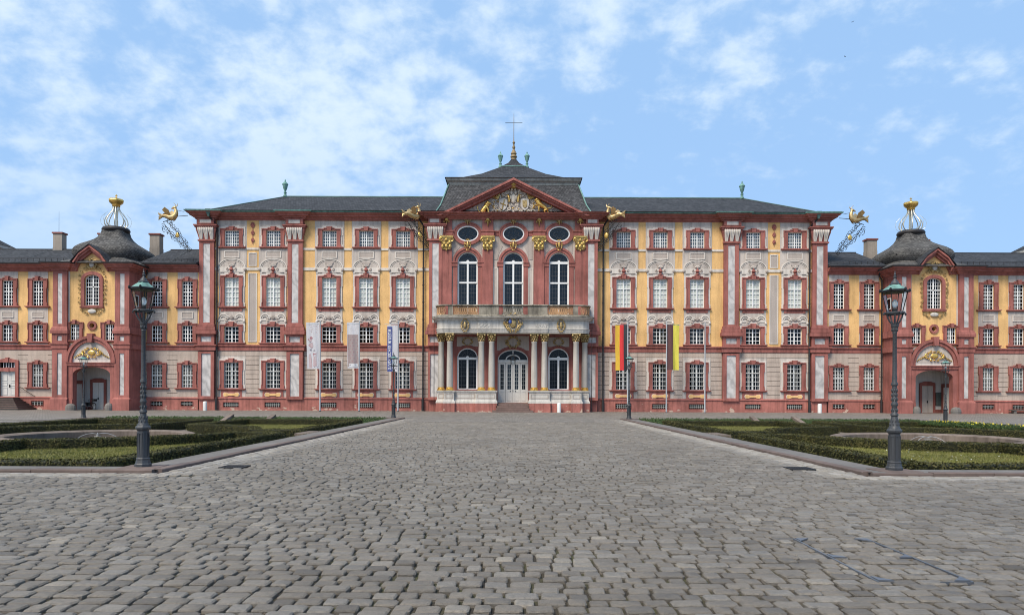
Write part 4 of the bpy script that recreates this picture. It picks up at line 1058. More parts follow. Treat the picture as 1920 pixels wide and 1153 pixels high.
def lion(cx, zb, s, upright):
    m = MB(); y = TY - 0.22
    if upright:    # standing on the hind legs, seen from the side
        B = [(-0.48, 0.28), (-0.30, 0.52), (0.02, 0.72), (0.30, 0.95), (0.42, 1.20)]
        m.tube([(cx + s * a, y, zb + b) for a, b in B], [0.17, 0.19, 0.22, 0.24, 0.14], 8)
        m.blob((cx + s * 0.46, y - 0.03, zb + 1.30), (0.22, 0.19, 0.21), 8, 6); m.blob((cx + s * 0.64, y - 0.06, zb + 1.25), (0.12, 0.1, 0.09), 6, 5); m.blob((cx + s * 0.36, y, zb + 1.12), (0.27, 0.2, 0.28), 8, 6)
        m.tube([(cx - s * 0.40, y, zb + 0.34), (cx - s * 0.22, y - 0.08, zb + 0.22), (cx - s * 0.34, y, zb + 0.02)], [0.15, 0.10, 0.06], 6)
        m.tube([(cx - s * 0.52, y, zb + 0.34), (cx - s * 0.58, y + 0.05, zb + 0.18), (cx - s * 0.66, y, zb + 0.0)], [0.14, 0.09, 0.06], 6)
        m.tube([(cx + s * 0.28, y, zb + 0.86), (cx + s * 0.52, y - 0.08, zb + 0.72), (cx + s * 0.66, y, zb + 0.80)], [0.12, 0.09, 0.06], 6)
        m.tube([(cx + s * 0.25, y, zb + 0.74), (cx + s * 0.30, y - 0.08, zb + 0.45), (cx + s * 0.28, y, zb + 0.15)], [0.11, 0.08, 0.06], 6)
        m.tube([(cx - s * 0.52, y, zb + 0.45), (cx - s * 0.85, y, zb + 0.50), (cx - s * 1.02, y, zb + 0.85), (cx - s * 0.90, y, zb + 1.15), (cx - s * 0.80, y, zb + 1.22)], [0.06, 0.045, 0.04, 0.05, 0.08], 6)
    else:          # seated
        B = [(-0.40, 0.16), (-0.26, 0.40), (-0.05, 0.66), (0.14, 0.90)]
        m.tube([(cx + s * a, y, zb + b) for a, b in B], [0.22, 0.24, 0.22, 0.15], 8)
        m.blob((cx + s * 0.20, y - 0.03, zb + 1.06), (0.22, 0.2, 0.22), 8, 6); m.blob((cx + s * 0.38, y - 0.05, zb + 1.02), (0.12, 0.1, 0.09), 6, 5); m.blob((cx + s * 0.08, y, zb + 0.90), (0.25, 0.2, 0.26), 8, 6)
        m.tube([(cx + s * 0.06, y - 0.08, zb + 0.72), (cx + s * 0.22, y - 0.08, zb + 0.40), (cx + s * 0.24, y - 0.06, zb + 0.02)], [0.13, 0.10, 0.07], 6)
        m.tube([(cx - s * 0.34, y - 0.1, zb + 0.26), (cx - s * 0.10, y - 0.12, zb + 0.26), (cx - s * 0.22, y - 0.1, zb + 0.05), (cx + s * 0.02, y - 0.1, zb + 0.03)], [0.18, 0.14, 0.09, 0.06], 6)
        m.tube([(cx - s * 0.5, y, zb + 0.1), (cx - s * 0.7, y, zb + 0.28), (cx - s * 0.84, y, zb + 0.55), (cx - s * 0.80, y, zb + 0.75)], [0.06, 0.045, 0.04, 0.07], 6)
    return m
O('gilded_lion', lion(xt_(-51.5), zt_(402.8), 1, False), 'gilding_bright', pediment, 60)['label'] = 'gilded seated lion left of the shields in the pediment'
O('gilded_lion', lion(xt_(53), zt_(400.5), -1, True), 'gilding_bright', pediment, 60)['label'] = 'gilded rearing lion right of the shields in the pediment'

# mansard roof of the central bay
YC = 77.2
def sq_ring(mb, rows, mat=None):
    pass
def square_loft(rows, yc):
    """rows of (half width, z)"""
    v = []; f = []
    for h, z in rows: v += [(-h, yc - h, z), (h, yc - h, z), (h, yc + h, z), (-h, yc + h, z)]
    for i in range(len(rows) - 1):
        for k in range(4): f.append((i * 4 + k, i * 4 + (k + 1) % 4, i * 4 + 4 + (k + 1) % 4, i * 4 + 4 + k))
    f.append((3, 2, 1, 0)); n = len(rows) * 4; f.append((n - 4, n - 3, n - 2, n - 1))
    return MB().add(v, f)
mans = O('mansard_roof', square_loft([(7.95, 19.55), (7.70, 19.9), (7.35, 20.7), (6.95, 21.8), (6.62, 22.95)], YC), 'slate_mansard', palace)
O('roof_cornice', square_loft([(6.40, 22.9), (6.52, 23.0), (6.58, 23.22), (6.80, 23.38), (6.88, 23.62), (6.40, 23.64)], YC), 'roof_trim', mans)
up = O('upper_roof', square_loft([(6.98, 23.622), (6.9, 23.68), (5.2, 24.22), (3.4, 25.15), (1.3, 26.60)], YC), 'slate', mans)
O('roof_platform', square_loft([(1.36, 26.6), (1.36, 26.70)], YC), 'copper_green', mans)
O('roof_peak', square_loft([(1.22, 26.701), (0.6, 27.25), (0.28, 27.75)], YC), 'slate', mans)
for s in (-1, 1):
    O('hip_flashing', MB().tube([(s * 7.95, YC - 7.95, 19.6), (s * 7.35, YC - 7.35, 20.75), (s * 6.62, YC - 6.62, 23.0)], 0.07, 6), 'copper_green', mans)
lf = [(0.30, 27.5), (0.30, 28.0), (0.38, 28.05), (0.38, 28.15), (0.26, 28.3), (0.34, 28.45), (0.20, 28.75), (0.10, 28.95), (0.17, 29.1), (0.17, 29.2), (0.07, 29.4), (0.10, 29.55), (0.16, 29.7), (0.05, 29.85), (0.035, 30.4), (0.03, 32.2), (0.012, 33.0)]
fin = O('spire_finial', MB().lathe(lf, 10, (0, YC, 0)), 'finial_gilt', mans, 40)
O('cross_bar', MB().tube([(-0.95, YC, 31.9), (0.95, YC, 31.9)], [0.022, 0.022], 5), 'iron_black', fin)
for s in (-1, 1): urn_finial(s * 1.46, YC - 1.0, 26.55, 1.75, mans, 0.25)

# ------------------------------------------------------------------ portico and balcony
YCOL = 66.6
def ZC(py): return at(0, py, YCOL)[1]
def XC(d, Y=YCOL): return d * Y / FPX
cols_px = [(40.0, YCOL), (59.2, YCOL), (118.3, YCOL), (134.5, 67.55)]
ccap = MB()
ccap.lathe([(0.24, 0), (0.27, 0.05), (0.24, 0.10), (0.26, 0.3), (0.34, 0.55), (0.40, 0.66)], 12)
ccap.box(-0.42, 0.42, -0.42, 0.42, 0.66, 0.79)
for k in range(8):
    a = k * PI / 4
    for z, r, h in ((0.18, 0.29, 0.14), (0.40, 0.33, 0.14)):
        b = a + (0.39 if z > 0.3 else 0)
        ccap.blob((r * math.cos(b), r * math.sin(b), z), (0.085, 0.085, h), 6, 5)
for sx in (-1, 1):
    for sy in (-1, 1): ccap.blob((sx * 0.34, sy * 0.34, 0.58), (0.12, 0.12, 0.11), 7, 5)
CCAP = ccap.mesh('capital', 'gilding_worn', 50)
CBASE = MB().lathe([(0.40, 0), (0.40, 0.08), (0.36, 0.10), (0.385, 0.16), (0.32, 0.22), (0.34, 0.28), (0.30, 0.32)], 20).mesh('base', 'gilding_bright', 50)
zcb, zct = ZC(732.2), ZC(625)
SH = zct - 0.79 - zcb - 0.32
CSH = MB().lathe([(0.30, 0), (0.305, SH * 0.25), (0.29, SH * 0.6), (0.255, SH * 0.96), (0.28, SH * 0.97), (0.28, SH)], 24).mesh('column', 'column_stone', 40)
for s in (-1, 1):
    for d, Y in cols_px:
        c = link('column', CSH, palace); c.location = (s * XC(d, Y), Y, zcb + 0.32)
        link('base', CBASE, c, (0, 0, -0.32)); link('capital', CCAP, c, (0, 0, SH))
# pedestals and their red footing
for s in (-1, 1):
    for a, b, yf in ((31.0, 68.4, 65.95), (109.5, 127.5, 65.95), (127.5, 143.0, 66.95), (68.4, 109.5, 66.25)):
        x0, x1 = sorted((s * XC(a), s * XC(b)))
        ztop = zcb - 0.01
        m = MB().box(x0, x1, yf, YR + 0.01, ZC(756), ztop - 0.16)
        m.sweep([(0, ztop - 0.20), (0.05, ztop - 0.18), (0.10, ztop - 0.06), (0.10, ztop), (0, ztop)], [(x0, YR), (x0, yf), (x1, yf), (x1, YR)])
        m.sweep([(0, ZC(756)), (0.12, ZC(756)), (0.10, ZC(753)), (0.0, ZC(749))], [(x0, YR), (x0, yf), (x1, yf), (x1, YR)])
        m.box(x0, x1, yf, YR, ztop - 0.159, ztop - 0.001)
        p = O('pedestal', m, 'white_stone', palace)
        n = 2 if a in (31.0,) else 1
        O('panel', MB().ring(rect(x0 + 0.12, x1 - 0.12, ZC(749) + 0.10, ztop - 0.30), [rect(x0 + 0.18, x1 - 0.18, ZC(749) + 0.16, ztop - 0.36)], yf - 0.025, yf + 0.01), 'grey_panel', p)
        O('pedestal_footing', MB().box(x0 - 0.08, x1 + 0.08, yf - 0.16 + (0.02 if a > 60 else 0), YR, -0.2, ZC(756) - 0.003), 'plinth_red', p)
O('portico_floor', MB().box(-XC(31), XC(31), 66.4, YR + 0.6, 0.0, 0.86), 'step_stone', palace)
for k in range(4):
    wd = XC(31.0) if k else XC(37.5)
    O('entrance_step', MB().box(-wd + (0.012 * k if k else 0), wd - (0.012 * k if k else 0), 65.15 + 0.32 * k, 66.42, 0.002 + 0.2 * k, 0.19 + 0.2 * k), 'step_stone', palace)
# entablature following the column line, rounded out at the ends
xo, xi = XC(125.5), XC(141.5, 67.55)
def ent_path(o=0.0):
    p = [(-xi - o, YR), (-xi - o, 67.2)] + [(-xo - (xi - xo) * math.cos(t) - o * math.cos(t), 67.2 - (67.2 - 66.2) * math.sin(t) - o * math.sin(t)) for t in [PI / 2 * i / 6 for i in range(1, 7)]]
    p += [(-XC(66), 66.2 - o), (-XC(64), 66.1 - o), (-XC(33), 66.1 - o)]
    return p + [(-x, y) for x, y in reversed(p)]
ze0, ze1 = zct, ZC(602)
ent = MB().sweep([(0, ze0), (0.02, ze0), (0.02, ze0 + 0.16), (0.07, ze0 + 0.17), (0.07, ze0 + 0.32), (0.13, ze0 + 0.36), (0.13, ze0 + 0.40), (0.03, ze0 + 0.42), (0.03, ze1 - 0.05), (0, ze1)], ent_path())
O('portico_entablature', ent, 'white_stone', palace)
flo = ent_path()
O('balcony_slab', MB().merge(MB().flat([(x * 0.985, y + 0.06) for x, y in flo], [], ze0 + 0.05)).merge(MB().flat([(x * 0.99, y + 0.04) for x, y in flo], [], ze1 - 0.02)), 'white_stone', palace)
led = MB().sweep([(0, ze1), (0.10, ze1), (0.22, ze1 + 0.16), (0.48, ze1 + 0.24), (0.50, ze1 + 0.30), (0.0, ze1 + 0.31)], ent_path())
O('balcony_ledge', led, 'white_stone', palace)
O('ledge_top', MB().sweep([(-0.5, ze1 + 0.311), (0.50, ze1 + 0.311), (0.53, ze1 + 0.36), (0.42, ze1 + 0.42), (-0.5, ze1 + 0.46)], ent_path()), 'weathered_stone', palace)
zb_ = ze1 + 0.46; zbt = ZC(572.5)
O('balustrade_rail', MB().sweep([(-0.14, zbt - 0.13), (0.14, zbt - 0.13), (0.18, zbt - 0.08), (0.16, zbt), (-0.16, zbt)], ent_path()), 'weathered_stone', palace)
O('balustrade_foot', MB().sweep([(-0.14, zb_ - 0.02), (0.16, zb_ - 0.02), (0.14, zb_ + 0.10), (-0.14, zb_ + 0.10)], ent_path()), 'weathered_stone', palace)
# solid panels and ring tracery between them
def path_at(t, P):
    for (a, b) in zip(P[:-1], P[1:]):
        l = math.dist(a, b)
        if t <= l: k = t / l; return (a[0] + (b[0] - a[0]) * k, a[1] + (b[1] - a[1]) * k), math.atan2(b[1] - a[1], b[0] - a[0])
        t -= l
    return P[-1], 0
hb_ = zbt - 0.13 - zb_ - 0.10
RING = MB()
pts = [(0.17 * math.cos(a), 0, hb_ / 2 + hb_ * 0.49 * math.sin(a)) for a in [2 * PI * i / 12 for i in range(12)]]
RING.tube(pts, 0.045, 5, closed=True); RING.tube([(0, 0, 0), (0, 0, hb_)], 0.03, 5)
RING_ME = RING.mesh('tracery_ring', 'weathered_stone'); plaster('tracery_paint', (0.50, 0.30, 0.16), var=0.4, fine=6); RING_R = RING.mesh('tracery_ring', 'tracery_paint')
P = ent_path(); zbase = zb_ + 0.10
for s in (-1, 1):
    def pier(d0, d1, mat='weathered_stone', dep=0.13):
        x0, x1 = sorted((s * XC(d0), s * XC(d1)))
        yy = 66.15 if d0 < 66 else 66.2
        O('balustrade_panel', MB().box(x0, x1, yy - dep + 0.02, yy + 0.12, zbase + 0.001, zbase + hb_ - 0.001), mat, palace)
    pier(36, 64); pier(112, 121); pier(20.5, 27, 'red_sandstone', 0.10); pier(27.001, 36)
    x = s * XC(0)
    for d in [2.0 + 4.1 * i for i in range(5)]:
        link('tracery_ring', RING_ME, palace, None).location = (s * XC(d), 66.14, zbase)
    for i in range(12):
        link('tracery_ring', RING_R, palace, None).location = (s * XC(66 + 4.05 * i), 66.2, zbase)
    for i in range(5):
        t = PI / 2 * (0.15 + i * 0.2)
        o = link('tracery_ring', RING_R, palace, None); o.location = (s * (xo + (xi - xo) * math.sin(t)), 67.2 - 1.0 * math.cos(t), zbase); o.rotation_euler = (0, 0, s * t)
    for i in range(3):
        o = link('tracery_ring', RING_R, palace, None); o.location = (s * xi, 67.3 + 0.34 * i, zbase); o.rotation_euler = (0, 0, PI / 2)
O('balcony_backing', MB().box(-XC(105), XC(105), 67.35, 67.36, zb_ - 0.02, zb_ - 0.01), 'white_stone', palace)
# frieze ornament
CART = rocaille(13.5 * q, 24 * q, 9, 0.055, 8).mesh('gilded_cartouche', 'gilding_worn', 50)
for s in (-1, 1):
    place('gilded_cartouche', CART, palace, s * XC(89.5), 66.12, ZC(611))
    fz = MB()
    for k in range(9): fz.blob((s * XC(44 + k * 2.4), 66.05, ZC(611 + 2.0 * math.sin(k * 2.1))), (0.10, 0.05, 0.12 + 0.05 * math.cos(k)), 6, 4)
    fz.box(s * XC(39), s * XC(66), 66.045, 66.09, ZC(617.5), ZC(604.5))
    O('relief_panel', fz, 'white_stone', palace)
big = rocaille(29 * q, 31 * q, 21, 0.075, 11)
place('central_arms', big.mesh('central_arms', 'gilding_worn', 50), palace, 0, 66.0, ZC(607))
cr = MB(); r2 = random.Random(3)
for k in range(16):
    cr.blob(((k - 7.5) * 0.098, 65.9 - r2.random() * 0.1, ZC(595) - 0.012 * (k - 7.5) ** 2 * 0.6 + r2.uniform(-0.06, 0.1)), (0.11, 0.12, r2.uniform(0.12, 0.24)), 6, 5)
O('arms_mantle', cr, 'rough_stone', palace)
O('blue_shield', MB().blob((-0.28, 65.83, ZC(604.5)), (0.16, 0.08, 0.2), 8, 5), 'blue_enamel', palace)
# porch wall: door, windows, panels
zpan = 0.02
for s in (-1, 1):
    arc_frame_window('porch_window', s * 85.3 * q, YR + 0.12, 19.4 * q, ZR(730.3), ZR(672), 19.3 * q, palace, gmat='window_glass', f=0.10)
    m = MB(); arc_band(m, s * 85.3 * q, ZR(672), 19.5 * q, 23 * q, 19.4 * q, 24.0 * q, 0, PI, YR - 0.06, YR + 0.03, 16)
    for t in (-1, 1): m.box(s * 85.3 * q + t * 19.5 * q, s * 85.3 * q + t * 23 * q, YR - 0.05, YR + 0.03, ZR(732), ZR(672) - 0.001)
    O('arch_surround', m, 'red_dark', palace)
    O('porch_panel', MB().prism([(s * 85.3 * q - 20 * q, ZR(650)), (s * 85.3 * q - 20 * q, ZR(632))] + [(s * 85.3 * q + 20 * q, ZR(632)), (s * 85.3 * q + 20 * q, ZR(650))] + arc(s * 85.3 * q, ZR(658), 20 * q, 10.5 * q, PI * 0.28, PI * 0.72, 8), YR - 0.03, YR + 0.021), 'grey_panel', palace)
    o = O('porch_ornament', rocaille(18 * q, 15 * q, 31, 0.04, 6, False), 'gilding_worn', palace); o.location = (s * 85.3 * q, YR - 0.02, ZR(641)); o.matrix_parent_inverse = world_of(palace).inverted()
O('porch_panel', MB().prism([(-30 * q, ZR(657)), (-30 * q, ZR(630)), (30 * q, ZR(630)), (30 * q, ZR(657))] + arc(0, ZR(668), 30 * q, 19 * q, PI * 0.2, PI * 0.8, 10), YR - 0.03, YR + 0.021), 'grey_panel', palace)
o = O('porch_ornament', rocaille(24 * q, 20 * q, 35, 0.05, 8, False), 'gilding_worn', palace); o.location = (0, YR - 0.02, ZR(642)); o.matrix_parent_inverse = world_of(palace).inverted()
m = MB(); arc_band(m, 0, ZR(674.5), 28.7 * q, 32 * q, 19.6 * q, 23.5 * q, 0, PI, YR - 0.06, YR + 0.03, 18)
for t in (-1, 1): m.box(t * 28.7 * q, t * 32 * q, YR - 0.05, YR + 0.03, 0.87, ZR(674.5) - 0.001)
O('arch_surround', m, 'red_dark', palace)
zs, hwd, yd = ZR(674.5), 28.6 * q, YR + 0.15
m = MB().ring(arched(hwd, 0.88, zs, 19.5 * q, 18), [arched(hwd - 0.09, 0.9, zs - 0.3, 0.001, 4), arc(0, zs, hwd - 0.10, 17.3 * q, 0, PI, 16)], yd, yd + 0.12)
m.box(-hwd, hwd, yd - 0.05, yd - 0.001, zs - 0.30, zs - 0.02)
arc_band(m, 0, zs, 12 * q, 14 * q, 8 * q, 10 * q, 0, PI, yd - 0.02, yd + 0.1, 12); m.box(-0.05, 0.05, yd - 0.02, yd + 0.1, zs + 9 * q, zs + 17.5 * q)
door = O('entrance_door', m, 'off_white_paint', palace)
O('fanlight_pane', MB().prism(arc(0, zs, hwd - 0.05, 18 * q, 0, PI, 16), yd + 0.06, yd + 0.068), 'window_glass', door)
xs_ = [-hwd + 0.09, -13.7 * q, 0, 13.7 * q, hwd - 0.09]
for i in range(4):
    a, b = xs_[i] + 0.012, xs_[i + 1] - 0.012; zl0, zl1 = 0.885, zs - 0.302; gl = ZR(730.0)
    in_ = 0.17
    m = MB().ring(rect(a, b, zl0, zl1), [rect(a + in_, b - in_, gl, zl1 - 0.17)], yd + 0.02, yd + 0.09)
    m.ring(rect(a + 0.13, b - 0.13, zl0 + 0.16, gl - 0.2), [rect(a + 0.17, b - 0.17, zl0 + 0.20, gl - 0.24)], yd, yd + 0.02)
    lf_ = O('door_leaf', m, 'off_white_paint', door)
    mm = MB()
    for k in range(1, 6):
        z = gl + (zl1 - 0.17 - gl) * k / 6; mm.box(a + in_, b - in_, yd + 0.04, yd + 0.06, z - 0.012, z + 0.012)
    mm.box((a + b) / 2 - 0.011, (a + b) / 2 + 0.011, yd + 0.041, yd + 0.059, gl, zl1 - 0.17)
    O('leading', mm, 'grille_paint', door)
    O('door_pane', MB().box(a + in_ - 0.02, b - in_ + 0.02, yd + 0.062, yd + 0.07, gl - 0.02, zl1 - 0.15), 'hall_glass' if i in (1, 2) else 'window_glass', door)
O('door_handle', MB().blob((-0.25, yd - 0.02, ZR(733)), (0.05, 0.05, 0.05)).blob((0.25, yd - 0.02, ZR(733)), (0.05, 0.05, 0.05)).box(-0.03, 0.03, yd - 0.03, yd + 0.02, ZR(734.5), ZR(731)), 'iron_black', door)
# thin drain pipes at the portico ends
for s in (-1, 1):
    O('drain_pipe', MB().tube([(s * 7.62, 66.9, ze1 + 0.1), (s * 7.6, 66.95, 0.0)], 0.03, 6), 'iron_black', palace)
# wire-cage lantern hanging in the porch
lan = E('hanging_lantern', (0, 67.0, ZC(683)), 'glass and iron lantern hanging on a rod before the central doors', 'lantern')
m = MB()
h = 1.05
for k in range(6):
    a = k * PI / 3; m.tube([(0.26 * math.cos(a), 0.26 * math.sin(a), 0), (0.26 * math.cos(a), 0.26 * math.sin(a), h * 0.75), (0.04 * math.cos(a), 0.04 * math.sin(a), h)], 0.016, 5)
for z in (0.0, h * 0.4, h * 0.75): m.tube([(0.26 * math.cos(k * PI / 3), 0.26 * math.sin(k * PI / 3), z) for k in range(6)], 0.016, 5, closed=True)
L('cage', m, 'iron_black', lan)
L('rod', MB().tube([(0, 0, h), (0, 0, ze0 + 0.05 - ZC(683))], 0.015, 5), 'iron_black', lan)
L('lantern_glass', MB().lathe([(0.24, 0.02), (0.24, h * 0.74)], 6, cap=False), 'clear_glass', lan)
# ------------------------------------------------------------------ wings and gate pavilions
def ZW(py): return (772 - py) * K
PXC = 40.4                     # pavilion axis
PHW = 3.65
YP = 66.6
SIDE = {-1: 'left', 1: 'right'}
def wing(s, xa, xb, cols, name, label, chim=(), door_col=None, lines=True):
    """two storey wing with mezzanine between xa and xb (distances from the palace axis)"""
    w = E(name, (s * (xa + xb) / 2, Y0, 0), label, 'wing')
    up, gr, pl = [], [], []
    for d in cols:
        x = s * d * K
        for r, zz in (('wing_upper', 578.5), ('wing_mezz', 645)):
            gw, gh = WK[r]['dim']; up.append(rect(x - gw / 2, x + gw / 2, ZW(zz), ZW(zz) + gh))
        if d != door_col:
            gw, gh = WK['wing_ground']['dim']; gr.append(rect(x - gw / 2, x + gw / 2, ZW(730.4), ZW(730.4) + gh))
            pl.append(rect(x - 11 * px, x + 11 * px, ZW(764), ZW(764) + 8 * px))
        else:
            gr.append(rect(x - 15 * px, x + 15 * px, ZW(749.0), ZW(684)))
    x0, x1 = sorted((s * xa, s * xb))
    O('upper_wall', MB().ring(rect(x0, x1, ZW(656), ZW(506)), up, Y0, Y0 + 0.34), 'yellow_render', w)
    gwall = O('ground_floor_wall', MB().ring(rect(x0, x1, ZW(752.0), ZW(657)), gr, Y0 + 0.03, Y0 + 0.34), 'ashlar_joint', w)
    O('plinth', MB().ring(rect(x0, x1, -0.3, ZW(750.0)), pl, Y0 - 0.10, Y0 + 0.3), 'plinth_red', w)
    O('plinth_moulding', MB().sweep([(0, ZW(750.3)), (0.17, ZW(750.3)), (0.15, ZW(749)), (0, ZW(747.5))], [(x0, Y0), (x1, Y0)]), 'red_sandstone', w)
    O('storey_band', MB().sweep(band_profile(ZW(660.5), ZW(650.5), 0.18), [(x0, Y0), (x1, Y0)]), 'red_sandstone', w)
    O('cornice', MB().sweep(cornice_profile(ZW(514), ZW(502), 0.80), [(x0, Y0), (x1, Y0)]), 'red_sandstone', w)
    O('gutter', MB().sweep([(0.74, ZW(501.9)), (0.92, ZW(501.9)), (0.94, ZW(499.6)), (0.74, ZW(499.6))], [(x0, Y0), (x1, Y0)]), 'lead_pipe', w)
    for d in cols:
        x = s * d * K
        hb = [rect(x - 10.3 * px, x + 10.3 * px, ZW(578.5) - 0.01, ZW(530.5) + 0.01), rect(x - 10.3 * px, x + 10.3 * px, ZW(645) - 0.01, ZW(613.4) + 0.01)]
        O('bay_panel', MB().ring(rect(x - 18.6 * px, x + 18.6 * px, ZW(650.6), ZW(514.2)), hb, Y0 - 0.033, Y0 + 0.01), 'pale_stucco', w)
        framed_panel('apron_panel', x, Y0 - 0.034, ZW(600), ZW(588.5), 11 * px, w, t=0.07)
        place_window('wing_upper', x, Y0 - 0.034, ZW(578.5), w); place_window('wing_mezz', x, Y0 - 0.034, ZW(645), w)
        if d != door_col:
            place_window('wing_ground', x, Y0 - 0.012, ZW(730.4), w); place_cellar('cellar_wing', x, Y0 - 0.115, ZW(764), w)
    # courses
    cs = sorted(cols); b0, b1 = xa / K, xb / K
    edges = [b0] + [q for d in cs for q in (d - 18.5, d + 18.5)] + [b1]
    for j in range(10):
        ya, yb = 661 + 8.8 * j, 661 + 8.8 * (j + 1)
        if yb > 750: yb = 749.6
        if j < 1: segs = [(b0, b1)]
        else: segs = [(edges[i], edges[i + 1]) for i in range(0, len(edges), 2)]
        for a, b in segs:
            if b - a > 1: O('stone_course', MB().box(s * a * K, s * b * K, Y0 - 0.010, Y0 + 0.031, ZW(yb) + 0.022, ZW(ya) - (0.022 if j else 0.0)), 'ashlar_beige', gwall)
    for d in cols:
        x = s * d * K
        if d == door_col: hole = rect(x - 15 * px, x + 15 * px, ZW(749.0), ZW(684)); z0 = ZW(749.3)
        else: hole = rect(x - 10.6 * px, x + 10.6 * px, ZW(730.4) - 0.01, ZW(687) + 0.01); z0 = ZW(750.5)
        if d == door_col: hole = rect(x - 15 * px, x + 15 * px, ZW(748.5), ZW(684))
        O('window_field', MB().ring(rect(x - 18.5 * px, x + 18.5 * px, z0 - 0.01, ZW(669.5) - 0.0), [hole], Y0 - 0.009, Y0 + 0.031), 'ashlar_beige', gwall)
    if xb > 60: O('end_wall', MB().box(s * xb, s * (xb - 0.3), Y0 + 0.341, Y0 + 11.0, -0.3, ZW(506)).add([(s * xb, Y0, ZW(506)), (s * xb, Y0 + 11.2, ZW(506)), (s * xb, 74.4, 16.8)], [(0, 1, 2)]), 'yellow_render', w)
    O('rear_wall', MB().box(x0, x1, Y0 + 11.0, Y0 + 11.3, -0.3, ZW(506)), 'yellow_render', w)
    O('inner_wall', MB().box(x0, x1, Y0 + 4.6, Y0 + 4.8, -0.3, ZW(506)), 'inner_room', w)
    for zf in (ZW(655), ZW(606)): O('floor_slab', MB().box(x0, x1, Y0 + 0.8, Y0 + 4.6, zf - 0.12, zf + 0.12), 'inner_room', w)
    ez, ey, ry_, rz_ = ZW(500), Y0 - 0.95, 74.4, 17.0
    fz = ez + 0.42; fy = ey + 1.0
    rf = O('roof', MB().add([(x0, ey, ez), (x1, ey, ez), (x1, fy, fz), (x0, fy, fz), (x0, ry_, rz_), (x1, ry_, rz_), (x0, 81.5, ez - 0.2), (x1, 81.5, ez - 0.2)],
                         [(0, 1, 2, 3), (3, 2, 5, 4), (4, 5, 7, 6), (0, 3, 4, 6), (1, 7, 5, 2), (0, 6, 7, 1)]), 'slate', w)
    sg = MB()      # snow guard rail above the eave
    for z in (0.0, 0.12): sg.tube([(x0 + 0.1, fy - 0.35, fz + 0.02 + z), (x1 - 0.1, fy - 0.35, fz + 0.02 + z)], 0.018, 4)
    for i in range(int((x1 - x0) / 0.6)): sg.box(x0 + 0.3 + i * 0.6 - 0.012, x0 + 0.3 + i * 0.6 + 0.012, fy - 0.37, fy - 0.33, fz - 0.2, fz + 0.15)
    O('snow_guard', sg, 'lead_pipe', rf)
    for k in range(max(1, int((x1 - x0) / 7))):
        xw = x0 + (x1 - x0) * (k + 0.35) / max(1, int((x1 - x0) / 7)); O('lightning_wire', MB().tube([(xw, ry_, rz_ + 0.05), (xw + 0.9, fy + 0.3, fz + 0.2), (xw + 1.0, fy, fz + 0.05), (xw + 1.0, ey, ez + 0.05)], 0.016, 4), 'lead_came', rf)
    O('ridge_cap', MB().tube([(x0, ry_, rz_ + 0.02), (x1, ry_, rz_ + 0.02)], 0.08, 6), 'lead_pipe', rf)
    for d, yy, hw, ztop in chim:
        x = s * d
        O('chimney', MB().box(x - hw, x + hw, yy - hw * 0.8, yy + hw * 0.8, 15.5, ztop - 0.16).box(x - hw - 0.02, x + hw + 0.02, yy - hw * 0.8 - 0.02, yy + hw * 0.8 + 0.02, 15.5, 17.2), 'chimney_plaster', rf)
        O('chimney_cap', MB().box(x - hw - 0.09, x + hw + 0.09, yy - hw * 0.8 - 0.09, yy + hw * 0.8 + 0.09, ztop - 0.159, ztop), 'red_dark', rf)
    return w, rf
XM = DW * K
wl_in, rf = wing(-1, XM, PXC - PHW + 0.01, [610.2, 667.0], 'connecting_wing', 'short yellow and grey wing between the left gate pavilion and the palace block', [(38.4, 74.6, 0.52, 18.75)])
wr_in, rf2 = wing(1, XM, PXC - PHW + 0.01, [610.2, 667.0], 'connecting_wing', 'short yellow and grey wing between the palace block and the right gate pavilion', [(38.4, 74.6, 0.52, 18.5)])
wl_out, rf3 = wing(-1, PXC + PHW - 0.01, 61.0, [890.4, 946.7, 1003, 1059.3, 1115.6], 'outer_wing', 'outer wing left of the left gate pavilion, with entrance stairs', [(48.8, 74.6, 0.48, 18.85), (46.0, 78.0, 0.48, 19.55)], door_col=946.7)
wr_out, rf4 = wing(1, PXC + PHW - 0.01, 61.0, [890.4, 946.7, 1003, 1059.3, 1115.6], 'outer_wing', 'outer wing right of the right gate pavilion, cut by the picture edge', [(46.0, 78.0, 0.52, 19.2)])
O('antenna', MB().tube([(-48.9, 74.6, 18.8), (-48.9, 74.6, 21.2)], [0.02, 0.01], 5), 'lead_pipe', rf3)
for w in (wl_in, wl_out, wr_in, wr_out): w['group'] = 'wings beside the palace block'
